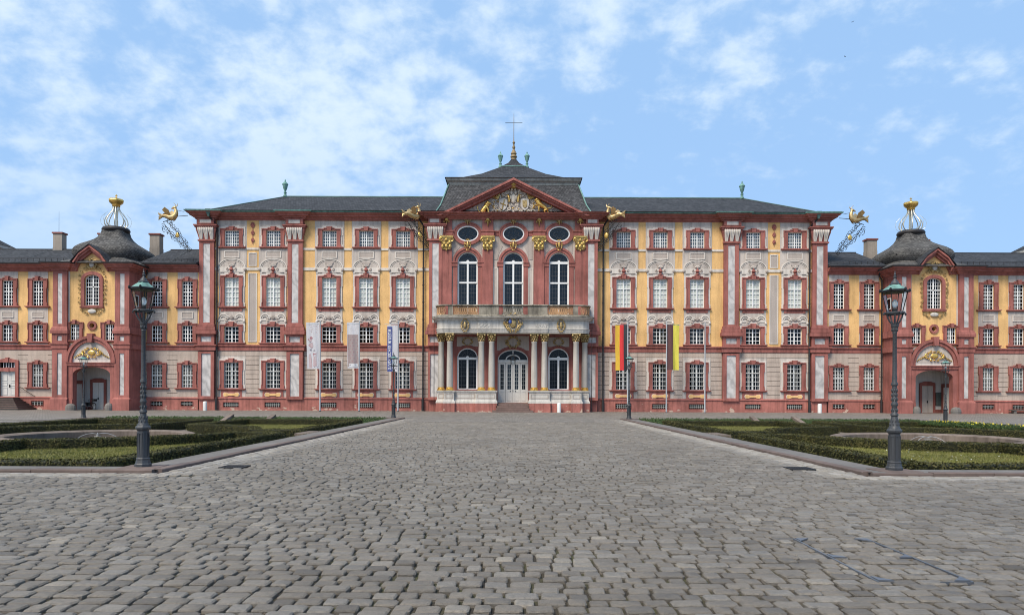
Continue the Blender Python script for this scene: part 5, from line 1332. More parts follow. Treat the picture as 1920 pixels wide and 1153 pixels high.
# door and stairs of the left outer wing
dx = -946.7 * K; zd = ZW(749)
m = MB().ring([(dx - 21 * px, zd), (dx - 15 * px, zd), (dx - 15 * px, ZW(684)), (dx + 15 * px, ZW(684)), (dx + 15 * px, zd), (dx + 21 * px, zd), (dx + 21 * px, ZW(680)), (dx + 6 * px, ZW(677)), (dx - 6 * px, ZW(677)), (dx - 21 * px, ZW(680))], [], Y0 - 0.14, Y0 + 0.02)
m.box(dx - 15 * px, dx + 15 * px, Y0 - 0.08, Y0 + 0.25, ZW(700.5), ZW(694)); m.box(dx - 3 * px, dx + 3 * px, Y0 - 0.2, Y0, ZW(684), ZW(675)); m.box(dx - 3 * px, dx + 3 * px, Y0 - 0.14, Y0, ZW(701.5), ZW(693.5))
side_door = O('wing_door', m, 'red_sandstone', wl_out)
for t in (-1, 1):
    a, b = sorted((dx + t * 0.01, dx + t * 15 * px))
    m = MB().box(a, b, Y0 + 0.15, Y0 + 0.21, zd, ZW(700.6))
    for za, zb2 in ((0.2, 1.0), (1.12, 1.5), (1.62, 2.4)): m.ring(rect(a + 0.14, b - 0.14, zd + za, zd + zb2), [rect(a + 0.19, b - 0.19, zd + za + 0.05, zd + zb2 - 0.05)], Y0 + 0.12, Y0 + 0.15)
    O('door_leaf', m, 'off_white_paint', side_door)
m = MB()
for k in range(1, 6): m.box(dx - 15 * px + 30 * px * k / 6 - 0.03, dx - 15 * px + 30 * px * k / 6 + 0.03, Y0 + 0.12, Y0 + 0.16, ZW(694), ZW(684))
O('fanlight_bars', m, 'white_paint', side_door); O('pane', MB().box(dx - 15 * px, dx + 15 * px, Y0 + 0.17, Y0 + 0.178, ZW(694), ZW(684)), 'window_glass', side_door)
O('door_handle', MB().box(dx + 0.06, dx + 0.12, Y0 + 0.06, Y0 + 0.149, zd + 0.95, zd + 1.25).tube([(dx + 0.09, Y0 + 0.06, zd + 1.15), (dx + 0.24, Y0 + 0.06, zd + 1.15)], 0.02, 5), 'iron_black', side_door)
stairs = E('entrance_stairs', (dx, Y0 - 1.0, 0), 'dark stone stairs climbing to the white double door at far left', 'stairs')
nst = 6; hst = (zd - 0.01) / nst
for k in range(nst):
    e = 0.33 * (nst - 1 - k)
    O('step', MB().box(dx - 1.35 - e, dx + 1.25 + e, Y0 - 1.05 - e, Y0 - 0.17, 0.0 + hst * k + 0.002, hst * (k + 1) - 0.05), 'dark_step', stairs)
    O('tread', MB().box(dx - 1.39 - e, dx + 1.29 + e, Y0 - 1.10 - e, Y0 - 0.17, hst * (k + 1) - 0.049, hst * (k + 1)), 'step_stone', stairs)
O('handrail', MB().tube([(dx + 1.12, Y0 - 0.2, zd + 1.0), (dx + 1.4, Y0 - 0.2, zd + 0.98), (dx + 2.75, Y0 - 0.2, zd + 0.12), (dx + 2.8, Y0 - 0.12, zd + 0.12)], 0.03, 6), 'rail_brown', stairs)

def gate_pavilion(s):
    g = E('gate_pavilion', (s * PXC, YP, 0), 'yellow gate pavilion with arched passage, slate dome and gold crown at %s' % ('left' if s < 0 else 'right'), 'pavilion', 'gate pavilions flanking the palace')
    kp = YP / FPX
    c = s * PXC
    def ZP(py): return EYE + (HORIZON - py) * kp          # py already levelled
    u = kp
    gate = [(c - 35 * u, -0.3), (c + 35 * u, -0.3)] + arc(c, ZP(705), 35 * u, 14 * u, 0, PI, 14)
    win = [(c - 14.2 * u, ZP(576)), (c + 14.2 * u, ZP(576))] + arc(c, ZP(527), 14.2 * u, 8.5 * u, 0, PI, 10)
    small = [rect(c + t * 32.5 * u - 8.75 * u, c + t * 32.5 * u + 8.75 * u, ZP(641.5), ZP(641.5) + 30 * u) for t in (-1, 1)]
    ocu = arc(c, ZP(613.5), 4.5 * u, 4.5 * u, 0, 2 * PI * 15 / 16, 15)
    ztop = ZP(499)
    ga = ZP(464.5)
    outl = [(c - PHW, -0.3), (c + PHW, -0.3), (c + PHW, ztop), (c + 31 * u, ztop), (c, ga - 0.35), (c - 31 * u, ztop), (c - PHW, ztop)]
    # splits: gate opening touches the base line so it is a notch of the outline
    outl = [(c - PHW, -0.3), (c - 37 * u, -0.3)] + list(reversed(arc(c, ZP(705), 37 * u, 16 * u, 0, PI, 14))) + [(c + 37 * u, -0.3), (c + PHW, -0.3)] + outl[2:]
    O('front_wall', MB().ring(outl, [win, ocu] + small, YP, YP + 0.5), 'yellow_render', g)
    for t in (-1, 1):
        x = c + t * PHW
        O('side_wall', MB().box(x, x - t * 0.4, YP + 0.501, YP + 7.3, -0.3, ztop), 'red_sandstone', g)
        O('side_plinth', MB().box(x + t * 0.12, x, YP - 0.08, Y0, -0.3, ZP(750)), 'red_sandstone', g)
        for a, b, p in ((657, 647, 0.2), (629, 616, 0.16)): O('side_band', MB().box(x + t * p, x, YP, Y0, ZP(a), ZP(b)), 'red_sandstone', g)
    O('rear_wall', MB().box(c - PHW, c + PHW, YP + 7.3, YP + 7.7, -0.3, ztop), 'yellow_render', g)
    xin = c - s * PHW
    O('side_window', MB().ring([(p, q) for p, q in rect(0, 0.7, 0, 1.1)], [rect(0.08, 0.62, 0.08, 1.02)], 0, 0.05), 'white_paint', g)
    o = g.children[-1]; o.matrix_parent_inverse = world_of(g).inverted(); o.location = (xin - s * 0.055, YP + 0.7, ZP(575)); o.rotation_euler = (0, 0, PI / 2)
    ogl = link('pane', MB().box(0.05, 0.65, 0.02, 0.03, 0.05, 1.05).mesh('pane', 'window_glass'), o, (0, 0, 0))
    # piers: pilasters with marble inlay
    for t in (-1, 1):
        x = c + t * 58.2 * u; hw = 13.2 * u; mw = 4.3 * u
        m = MB()
        m.ring(rect(x - hw, x + hw, ZP(616), ztop - 0.0), [rect(x - mw, x + mw, ZP(611), ZP(517))], YP - 0.26, YP + 0.02)
        m.box(x - hw - 0.001, x + hw + 0.001, YP - 0.275, YP + 0.02, ZP(629), ZP(616.1))
        m.sweep([(0, ZP(629)), (0.16, ZP(629)), (0.16, ZP(624)), (0.06, ZP(618)), (0, ZP(616))], [(x - hw, YP), (x - hw, YP - 0.27), (x + hw, YP - 0.27), (x + hw, YP)])
        m.ring(rect(x - hw - 0.06, x + hw + 0.06, ZP(647.0), ZP(629.1)), [rect(x - mw, x + mw, ZP(642.5), ZP(633.5))], YP - 0.30, YP + 0.02)
        m.sweep(band_profile(ZP(657.5), ZP(646.9), 0.16), [(x - hw - 0.05, YP), (x - hw - 0.05, YP - 0.3), (x + hw + 0.05, YP - 0.3), (x + hw + 0.05, YP)])
        m.box(x - hw - 0.055, x + hw + 0.055, YP - 0.305, YP + 0.02, ZP(657.4), ZP(647.1))
        m.ring(rect(x - hw - 0.03, x + hw + 0.03, ZP(752), ZP(657.6)), [rect(x - mw, x + mw, ZP(743.5), ZP(665.5))], YP - 0.29, YP + 0.02)
        m.box(x - hw - 0.14, x + hw + 0.10, YP - 0.42, YP + 0.02, -0.3, ZP(752) + 0.001)
        m.sweep([(0, ZP(752)), (0.13, ZP(752)), (0.10, ZP(750)), (0, ZP(748))], [(x - hw - 0.03, YP), (x - hw - 0.03, YP - 0.29), (x + hw + 0.03, YP - 0.29), (x + hw + 0.03, YP)])
        p = O('pilaster', m, 'red_sandstone', g)
        O('corner_strip', MB().box(c + t * (58.2 + 13.1) * u, c + t * (PHW + 0.002), YP - 0.10, YP + 0.5, -0.3, ztop).box(c + t * PHW, c + t * (PHW + 0.004), YP, YP + 0.502, -0.3, ztop), 'red_sandstone', p)
        for a, b in ((611, 517), (642.5, 633.5), (743.5, 665.5)): O('marble_inlay', MB().box(x - mw, x + mw, YP - 0.22, YP - 0.01, ZP(a), ZP(b)), 'painted_marble', p)
        O('wall_strip', MB().box(c + t * 44.8 * u, c + t * 42.2 * u, YP - 0.05, YP + 0.01, ZP(633), ztop), 'pale_stucco', g)
        # broken cornice each side of the gable
        pa = [(c + t * (PHW + 0.0), Y0 + 0.3), (c + t * (PHW + 0.0), YP - 0.28), (c + t * 44 * u, YP - 0.28), (c + t * 44 * u, YP), (c + t * 27.5 * u, YP)]
        if t > 0: pa = pa[::-1]
        O('cornice', MB().sweep(cornice_profile(ZP(512), ZP(500), 0.72), pa), 'red_sandstone', g)
        O('gutter', MB().sweep([(0.66, ZP(499.9)), (0.82, ZP(499.9)), (0.84, ZP(497.8)), (0.66, ZP(497.8))], pa[:4] if t < 0 else pa[1:]), 'lead_pipe', g)
        # gable
        m = MB()
        for k0, k1, yf in ((0.0, 0.20, YP - 0.62), (0.20, 0.42, YP - 0.45), (0.42, 0.66, YP - 0.22)):
            gx = 34.5 * u
            m.prism([(c + t * (gx - k0 * 0.35), ZP(500.5) - k0 * 0.95), (c + t * 20 * u, ga - 17.5 * u - k0 + 0.12), (c, ga - k0), (c, ga - k1), (c + t * 20 * u, ga - 17.5 * u - k1 + 0.12), (c + t * (gx - k1 * 0.35), ZP(500.5) - k1 * 0.95)], yf, YP + 0.3)
        O('gable_moulding', m, 'red_sandstone', g)
        v = [(c, YP - 0.7, ga + 0.04), (c + t * 20 * u, YP - 0.7, ga - 17.5 * u + 0.18), (c + t * 37.5 * u, YP - 0.7, ZP(500.5) + 0.02), (c, YP + 2.4, ga + 0.04), (c + t * 20 * u, YP + 2.0, ga - 17.5 * u + 0.18), (c + t * 37.5 * u, YP + 1.2, ZP(500.5) + 0.02)]
        v += [(a, b, z + 0.06) for a, b, z in v]
        O('gable_roof', MB().add(v, [(0, 1, 4, 3), (1, 2, 5, 4), (6, 7, 10, 9), (7, 8, 11, 10), (0, 1, 7, 6), (1, 2, 8, 7)]), 'slate', g)
        sm = place_window('gate_small', c + t * 32.5 * u, YP - 0.01, ZP(641.5), g)
    # arch over the passage
    m = MB(); zs = ZP(682.5)
    arc_band(m, c, zs, 36.5 * u, 46 * u, 38.5 * u, 49 * u, 0, PI, YP - 0.24, YP + 0.02, 22)
    arc_band(m, c, zs, 42 * u, 46.5 * u, 44.5 * u, 49.6 * u, 0, PI, YP - 0.36, YP - 0.24, 22)
    m.prism([(c - 3.6 * u, ZP(645.5)), (c + 3.6 * u, ZP(645.5)), (c + 5.5 * u, ZP(629)), (c - 5.5 * u, ZP(629))], YP - 0.48, YP)
    O('arch', m, 'red_sandstone', g)
    ty = O('tympanum', MB().prism(arc(c, zs, 36.6 * u, 38.6 * u, 0, PI, 20), YP - 0.06, YP + 0.01), 'white_stucco', g)
    O('tympanum_field', MB().prism(arc(c, ZP(677), 31 * u, 31 * u, 0, PI, 20), YP - 0.08, YP - 0.06), 'pale_stucco', ty)
    o = O('gilded_cartouche', rocaille(34 * u, 17 * u, 44, 0.06, 7), 'gilding_bright', ty, 50); o.location = (c, YP - 0.10, ZP(664.5)); o.matrix_parent_inverse = world_of(ty).inverted()
    m = MB()
    for t in (-1, 1):
        for k in range(6): m.scroll(c + t * (17 + 2.9 * k) * u, ZP(665 + 1.7 * k), YP - 0.12, (2.6 - 0.3 * k) * u, 1.2, 0.035, k, t)
    O('gilded_tendrils', m, 'gilding', ty)
    m = MB().sweep(band_profile(ZP(689), ZP(682.6), 0.14), [(c - 46 * u, YP - 0.2), (c + 46 * u, YP - 0.2)]); m.box(c - 45.9 * u, c + 45.9 * u, YP - 0.205, YP + 0.01, ZP(688.9), ZP(682.7))
    fill = [(c - 35 * u, ZP(705))] + list(reversed(arc(c, ZP(705), 35 * u, 14 * u, 0, PI, 14)))[1:] + [(c + 35.0 * u, ZP(689)), (c - 35.0 * u, ZP(689))]
    m.prism(fill, YP - 0.14, YP + 0.49)
    for t in (-1, 1):
        m.box(c + t * 35.05 * u, c + t * 45.8 * u, YP - 0.15, YP + 0.01, ZP(752), ZP(689)); m.box(c + t * 35.05 * u, c + t * 45.9 * u, YP - 0.22, YP + 0.01, -0.3, ZP(752) - 0.001); m.box(c + t * 35.06 * u, c + t * 36.9 * u, YP + 0.011, YP + 0.49, -0.3, ZP(705))
    O('gate_frame', m, 'red_sandstone', g)
    for t in (-1, 1):   # pale spandrels
        O('spandrel', MB().prism([(c + t * 44.5 * u, ZP(682)), (c + t * 44.5 * u, ZP(647)), (c + t * 30 * u, ZP(647)), (c + t * 38 * u, ZP(660))], YP - 0.04, YP + 0.005), 'pale_stucco', g)
    # arched window with gilded rocaille
    m = MB(); a_in = arc(c, ZP(527), 14.2 * u, 8.5 * u, 0, PI, 10)
    oo = [(c - 20.5 * u, ZP(578)), (c + 20.5 * u, ZP(578))] + [(c + 20.5 * u, ZP(527))] + arc(c, ZP(527), 20.5 * u, 14.5 * u, 0.3, PI - 0.3, 10) + [(c - 20.5 * u, ZP(527))]
    m.ring(oo, [win], YP - 0.14, YP + 0.02); m.sweep([(0, ZP(581)), (0.16, ZP(581)), (0.2, ZP(578)), (0, ZP(578))], [(c - 22 * u, YP - 0.02), (c + 22 * u, YP - 0.02)]); m.box(c - 22 * u, c + 22 * u, YP - 0.03, YP + 0.01, ZP(581), ZP(578))
    w = O('arched_window', m, 'red_sandstone', g)
    f = 0.06; y = YP + 0.12
    m = MB().ring(win, [[(c + (a - c) * 0.92, ZP(576) + (b - ZP(576)) * 0.96 + 0.06) for a, b in win]], y, y + 0.08)
    m.box(c - 0.06, c + 0.06, y - 0.03, y + 0.081, ZP(575), ZP(520)); m.box(c - 14 * u, c + 14 * u, y - 0.03, y + 0.082, ZP(541) - 0.05, ZP(541) + 0.05)
    for k in (-3, -2, -1, 1, 2, 3):
        if abs(k) == 3: continue
        x = c + k * 14.2 * u / 3; m.box(x - 0.02, x + 0.02, y + 0.01, y + 0.07, ZP(575), ZP(521))
    for k in range(1, 8):
        z = ZP(576) + k * (ZP(519) - ZP(576)) / 8; m.box(c - 14 * u, c + 14 * u, y + 0.012, y + 0.068, z - 0.02, z + 0.02)
    O('casement', m, 'white_paint', w); O('pane', MB().prism(win, y + 0.04, y + 0.048), 'window_glass', w)
    m = MB(); r = random.Random(8)
    def gs(dx_, py, rad, a, d_): 
        for t in (-1, 1): m.scroll(c + t * dx_ * u, ZP(py), YP - 0.10, rad * u, 1.25, 0.038, a if t > 0 else PI - a, d_ * t, 10, 5)
    for dx_, py in ((23, 519), (24, 528), (23.5, 536), (24, 545), (23, 553), (23.5, 562), (24, 571), (20, 512), (14, 508), (9, 506)): gs(dx_, py, r.uniform(2.2, 3.4), r.uniform(0, 6), r.choice((-1, 1)))
    for dx_, py in ((20, 585), (15, 588), (11, 590), (6, 583)): gs(dx_, py, r.uniform(2.2, 3.0), r.uniform(0, 6), 1)
    O('gilded_rocaille', m, 'gilding_worn', w, 50)['kind'] = 'stuff'
    o = O('crest_cartouche', rocaille(18 * u, 18 * u, 17, 0.05, 7), 'gilding_worn', w, 50); o.location = (c, YP - 0.08, ZP(498.5)); o.matrix_parent_inverse = world_of(w).inverted()
    O('crest_shield', MB().blob((c, YP - 0.16, ZP(499)), (5 * u, 0.12, 6 * u), 10, 6), 'white_stone', w, 60)
    O('lower_tablet', MB().blob((c, YP - 0.12, ZP(587)), (8 * u, 0.08, 4.2 * u), 10, 6), 'white_stone', w, 60)
    O('oculus', MB().ring(arc(c, ZP(613.5), 8.6 * u, 8.6 * u, 0, 2 * PI * 23 / 24, 23), [ocu], YP - 0.12, YP + 0.02), 'red_sandstone', g)
    # passage
    m = MB(); D = 2.5; xi = 2.3
    for t in (-1, 1): m.box(c + t * xi, c + t * (xi + 0.1), YP + 0.501, YP + D, -0.05, ZP(690))
    m.box(c - xi, c + xi, YP + D, YP + D + 0.1, -0.05, ZP(690)); m.box(c - xi, c + xi, YP + 0.501, YP + D, ZP(690), ZP(690) + 0.1)
    ps = O('passage', m, 'passage_plaster', g)
    O('passage_floor', MB().box(c - xi, c + xi, YP - 0.05, YP + D, -0.06, -0.002), 'cobble_far', g)
    O('passage_dado', MB().box(c - xi + 0.002, c + xi - 0.002, YP + D - 0.03, YP + D - 0.001, 0, 0.35), 'red_dark', g)
    yb = YP + D; ddx = c + s * 0.85; zz = 2.85
    m = MB().ring([(ddx - 0.78, 0), (ddx + 0.78, 0), (ddx + 0.78, zz + 0.12), (ddx + 0.3, zz + 0.28), (ddx - 0.3, zz + 0.28), (ddx - 0.78, zz + 0.12)], [rect(ddx - 0.56, ddx + 0.56, 0.01, zz - 0.15)], yb - 0.16, yb - 0.031)
    d = O('passage_door', m, 'red_dark', g)
    for t in (-1, 1):
        a, b = sorted((ddx + t * 0.01, ddx + t * 0.56)); m = MB().box(a, b, yb - 0.09, yb - 0.032, 0.02, zz - 0.151)
        for za, zb2 in ((0.15, 0.85), (0.95, 1.3), (1.4, 2.45)): m.ring(rect(a + 0.10, b - 0.10, za, zb2), [rect(a + 0.15, b - 0.15, za + 0.05, zb2 - 0.05)], yb - 0.11, yb - 0.09)
        O('door_leaf', m, 'off_white_paint' if s < 0 else 'grey_panel', d)
    O('door_handle', MB().box(ddx - 0.05, ddx + 0.05, yb - 0.15, yb - 0.08, 1.0, 1.22), 'iron_black', d)
    yy = YP + 1.5; xw = c + s * (xi - 0.001)      # side door inside the passage
    m = MB().box(xw, xw - s * 0.12, yy - 0.8, yy - 0.55, 0, 2.8).box(xw, xw - s * 0.12, yy + 0.55, yy + 0.8, 0, 2.8).box(xw, xw - s * 0.13, yy - 0.8, yy + 0.8, 2.55, 2.9)
    d2 = O('passage_side_door', m, 'red_dark', g); O('door_leaf', MB().box(xw - s * 0.002, xw - s * 0.05, yy - 0.55, yy + 0.55, 0.02, 2.55), 'off_white_paint', d2)
    if s > 0:
        bx = c + 2.0
        nb = O('notice_board', MB().ring(rect(bx - 0.30, bx + 0.30, 0.75, 2.05), [rect(bx - 0.27, bx + 0.27, 0.78, 2.02)], yb - 0.09, yb - 0.032), 'iron_black', g)
        O('board_face', MB().box(bx - 0.27, bx + 0.27, yb - 0.06, yb - 0.033, 0.78, 2.02), 'notice_board', nb)
        pl = O('plaque', MB().box(c - 0.75, c - 0.45, yb - 0.07, yb - 0.032, 1.35, 1.7), 'notice_board', g); O('plaque_mark', MB().blob((c - 0.60, yb - 0.075, 1.53), (0.06, 0.01, 0.09)), 'white_paint', pl)
    # dome
    dm = MB().lathe([(4.45, ZP(497.5)), (4.0, ZP(497.5) + 0.30), (3.45, 14.60), (3.0, 14.78), (2.92, 14.90), (3.05, 15.1), (3.16, 15.4), (3.15, 15.72), (2.98, 16.05), (2.62, 16.36), (2.12, 16.66), (1.66, 16.97), (1.34, 17.3), (1.14, 17.65), (1.06, 18.0)], 48, (c, YP + 3.9, 0), sq=5.0, rot=PI / 48)
    dome = O('dome', dm, 'slate_dome', g, 35)
    O('dome_ring', MB().lathe([(1.0, 17.9), (1.16, 17.93), (1.28, 18.08), (1.30, 18.22), (1.2, 18.38), (1.0, 18.44)], 24, (c, YP + 3.9, 0)), 'lead_pipe', dome, 50)
    # openwork crown
    cr = E('crown_finial', (c, YP + 3.9, 18.42)); cr.parent = g; cr.matrix_parent_inverse = world_of(g).inverted()
    m = MB(); wi = MB()
    for k in range(8):
        a = k * PI / 4 + PI / 8; ca, sa = math.cos(a), math.sin(a)
        pr = [(0.62, 0.22), (0.70, 0.08), (0.86, 0.10), (1.02, 0.32), (1.06, 0.60), (0.95, 0.95), (0.70, 1.30), (0.46, 1.60), (0.32, 1.90), (0.27, 2.2)]
        m.tube([(r_ * ca, r_ * sa, z) for r_, z in pr], [0.03, 0.04, 0.045, 0.05, 0.05, 0.045, 0.042, 0.04, 0.04, 0.04], 6)
        m.tube([(0.12 * ca, 0.12 * sa, 0), (0.14 * ca, 0.14 * sa, 1.2), (0.22 * ca, 0.22 * sa, 2.2)], 0.025, 5)
        wi.tube([(r_ * ca, r_ * sa, z) for r_, z in ((1.0, 0.0), (1.28, 0.25), (1.40, 0.65), (1.30, 1.05), (0.95, 1.45))], 0.013, 4)
    link('ribs', m.mesh('ribs', 'gilt_pale', 60), cr, (0, 0, 0)); link('wire', wi.mesh('wire', 'gilt_pale'), cr, (0, 0, 0))
    m = MB().lathe([(0.34, 2.15), (0.38, 2.2), (0.36, 2.34), (0.44, 2.42), (0.66, 2.62), (0.70, 2.78), (0.58, 2.92), (0.34, 2.98), (0.12, 2.98), (0.07, 3.04), (0.10, 3.10), (0.03, 3.16)], 24, lobes=(6, 0.10))
    m.box(-0.03, 0.03, -0.03, 0.03, 3.14, 3.42); m.box(-0.12, 0.12, -0.03, 0.03, 3.25, 3.32)
    link('gilded_crown', m.mesh('gilded_crown', 'gilding_bright', 60), cr, (0, 0, 0))
    # downpipes where pavilion and wings meet
    for t in (-1, 1):
        x = c + t * (PHW + 0.25); m = MB().tube([(x - t * 0.5, YP - 0.1 if False else Y0 - 1.0, ZW(503)), (x + t * 0.4, Y0 - 0.7, ZW(507)), (x + t * 0.3, Y0 - 0.30, ZW(516)), (x, Y0 - 0.26, ZW(524)), (x, Y0 - 0.26, 0.02)], 0.075, 7)
        m.lathe([(0.11, 0), (0.11, 1.3)], 7, (x, Y0 - 0.26, 0.02))
        for zz in range(540, 770, 40): m.lathe([(0.10, -0.03), (0.10, 0.03)], 7, (x, Y0 - 0.26, ZW(zz)))
        O('downpipe', m, 'lead_pipe', g, 40)
    return g
GP = {s: gate_pavilion(s) for s in (-1, 1)}
# worn guard stones at the gate jambs
def guard_stone(x, y, k, label):
    m = MB().lathe([(0.32, 0), (0.34, 0.25), (0.30, 0.5), (0.20, 0.66), (0.05, 0.72)], 12)
    o = O('guard_stone', m, 'rough_stone'); o.location = (x, y, 0); o.scale = (k, 0.9, 1.0 if k < 1.3 else 0.9)
    tag(o, label, 'guard stone', 'guard stones at the gateways')
guard_stone(-PXC - 1.85, YP - 0.35, 1.5, 'broad worn guard stone on the left of the left gateway')
guard_stone(-PXC + 1.80, YP - 0.35, 1.15, 'rounded guard stone on the right of the left gateway')
guard_stone(PXC - 1.80, YP - 0.35, 1.05, 'rounded guard stone on the left of the right gateway')
guard_stone(PXC + 1.95, YP - 0.35, 1.5, 'broad worn guard stone on the right of the right gateway')

# far roofs at the edges
for s in (-1, 1):
    b = E('rear_building', (s * 63, 92, 0), 'pale building with slate hipped roof behind the %s outer wing' % SIDE[s], 'building')
    x0, x1 = sorted((s * 65.3, s * 82))
    O('wall', MB().box(x0, x1, 80, 90, -0.3, 20.0), 'chimney_plaster', b)
    xc = (x0 + x1) / 2
    O('fascia', MB().box(x0 - 0.4, x1 + 0.4, 79.6, 90.4, 20.001, 20.4), 'white_stone', b)
    O('roof', MB().add([(x0 - 0.5, 79.5, 20.401), (x1 + 0.5, 79.5, 20.401), (x1 + 0.5, 90.5, 20.401), (x0 - 0.5, 90.5, 20.401), (xc - 3, 85, 24.2), (xc + 3, 85, 24.2)], [(0, 1, 5, 4), (1, 2, 5), (2, 3, 4, 5), (3, 0, 4), (3, 2, 1, 0)]), 'slate', b)

# ------------------------------------------------------------------ gilded dragon spouts on wrought iron brackets (parts of the palace)
def dragon(x, y, z, yaw, sx, label):
    """dragon lying outward along local +x, head curled back over the eave"""
    m = MB()
    S = [(0.02, 0.42), (-0.06, 0.22), (-0.08, 0.0), (0.0, -0.22), (0.15, -0.42), (0.50, -0.45), (0.85, -0.30), (1.15, -0.22), (1.42, -0.28)]
    m.tube([(a, 0, b) for a, b in S], [0.13, 0.17, 0.20, 0.25, 0.29, 0.28, 0.25, 0.21, 0.14], 9)
    m.blob((0.06, 0, 0.52), (0.20, 0.15, 0.15), 8, 6); m.tube([(0.12, 0, 0.52), (0.30, 0, 0.46), (0.40, 0, 0.40)], [0.12, 0.09, 0.04], 6); m.tube([(-0.1, 0, 0.64), (-0.22, 0, 0.74), (-0.20, 0, 0.92)], [0.06, 0.035, 0.015], 5); m.tube([(-0.05, 0, 0.7), (0.06, 0, 0.9), (0.2, 0, 0.98)], [0.04, 0.025, 0.01], 5)
    m.tube([(1.36, 0, -0.28), (1.60, 0, -0.44), (1.72, 0, -0.66)], [0.12, 0.13, 0.02], 5); m.tube([(1.36, 0, -0.26), (1.60, 0, -0.12), (1.78, 0, 0.06)], [0.12, 0.12, 0.02], 5); m.tube([(1.4, 0, -0.28), (1.6, 0, -0.3), (1.75, 0, -0.34)], [0.06, 0.06, 0.015], 5)
    for t in (-1, 1):
        w = [(0.35, t * 0.16, -0.30), (0.42, t * 0.40, 0.16), (0.72, t * 0.58, 0.40), (1.02, t * 0.52, 0.16), (0.85, t * 0.36, -0.12), (1.05, t * 0.34, -0.20)]
        w2 = [(a, b + t * 0.05, c_ + 0.03) for a, b, c_ in w]
        m.add(w + w2, [(0, 1, 2, 3, 4, 5), (6, 7, 8, 9, 10, 11)] + [(i, (i + 1) % 6, 6 + (i + 1) % 6, 6 + i) for i in range(6)])
        m.tube([(0.25, t * 0.16, -0.5), (0.10, t * 0.22, -0.56), (0.32, t * 0.22, -0.74)], [0.10, 0.06, 0.04], 5)
    d = O('dragon_spout', m, 'gilt_pale' if False else 'dragon_gilt', palace, 50)
    d.matrix_parent_inverse = world_of(palace).inverted(); d.location = (x, y, z); d.rotation_euler = (0, 0, yaw); d['label'] = label
    b = MB()      # wrought iron bracket back to the wall
    r = random.Random(4)
    A, B = Vector((1.0, 0, -0.95)), Vector((-1.55, 0, -3.75))
    for t in (-0.30, 0.30):
        b.tube([tuple(A.lerp(B, k / 8) + Vector((0.78, 0, -0.62)) * t * math.sin(PI * (0.12 + 0.8 * k / 8)) * (1.35 - k / 8)) for k in range(9)], 0.028, 5)
    for k in range(13):
        c_ = A.lerp(B, (k + 0.5) / 13); 
        for t in (-1, 1):
            o_ = c_ + Vector((0.78, 0, -0.62)) * t * 0.34 * (1.25 - k / 13)
            b.scroll(o_.x, o_.z, 0, r.uniform(0.20, 0.32) * (1.2 - 0.5 * k / 13), 1.3, 0.026, r.uniform(0, 6), t)
    b.tube([(0.1, 0, -0.35), (-1.3, 0, -0.28)], 0.03, 5); b.tube([(0.0, 0, 0.3), (-0.9, 0, 0.1)], 0.02, 5); b.tube([(0.3, 0, -0.6), (1.25, 0, -0.85)], 0.04, 5)
    br = link('bracket', b.mesh('bracket', 'iron_black'), d, (0, 0, 0))
    link('bracket_boss', MB().blob((-0.2, -0.05, -2.15), (0.22, 0.08, 0.28), 8, 6).mesh('bracket_boss', 'gilding_bright', 60), d, (0, 0, 0))
gold('dragon_gilt', (0.60, 0.42, 0.20), 0.42, 0.65)
zd_ = Z(408.5)
dragon(-32.95, Y0 - 1.35, zd_, PI * 0.97, -1, 'gilded dragon spout on the left outer corner of the palace')
dragon(32.95, Y0 - 1.35, zd_ , PI * 0.03, 1, 'gilded dragon spout on the right outer corner of the palace')
dragon(-9.25, Y0 - 1.3, zd_ + 0.15, PI * 1.17, -1, 'gilded dragon spout at the left edge of the central bay')
dragon(9.25, Y0 - 1.3, zd_ + 0.15, -PI * 0.17, 1, 'gilded dragon spout at the right edge of the central bay')
# ------------------------------------------------------------------ ground
tag(O('ground', MB().add([(-1500, -600, -1.2), (1500, -600, -1.2), (1500, 2500, -1.2), (-1500, 2500, -1.2)], [(0, 1, 2, 3)]), 'gravel_path'), kind='structure')
PX0, PX1, PY0, PY1 = 7.35, 27.8, 14.4, 47.5         # sunken garden, distances from the axis
YSTONE = 42.0
holes = [[(s * PX0, PY0), (s * PX1, PY0), (s * PX1, PY1), (s * PX0, PY1)] for s in (-1, 1)]
fore = O('forecourt', MB().flat([(-110, -30), (110, -30), (110, 73), (-110, 73)], holes, -0.032), 'joint_soil')
tag(fore, kind='structure')
# beyond the stones that can be told apart the setts are a sheet of their own
far = MB().flat([(-110, YSTONE), (-PX1, YSTONE), (-PX1, PY1), (-PX0, PY1), (-PX0, YSTONE), (PX0, YSTONE), (PX0, PY1), (PX1, PY1), (PX1, YSTONE), (110, YSTONE), (110, 72), (-110, 72)], [], 0.0)
far.flat([(-110, -30), (110, -30), (110, 4.3), (-110, 4.3)], [], -0.004)
for s in (-1, 1):
    far.flat([(s * 110, 4.3), (s * 110, YSTONE), (s * PX1, YSTONE), (s * PX1, 13.8), (s * 13.4, 13.8), (s * 5.6, 4.3)], [], -0.012)
tag(O('paving_sheet', far, 'cobble_far'), kind='structure')

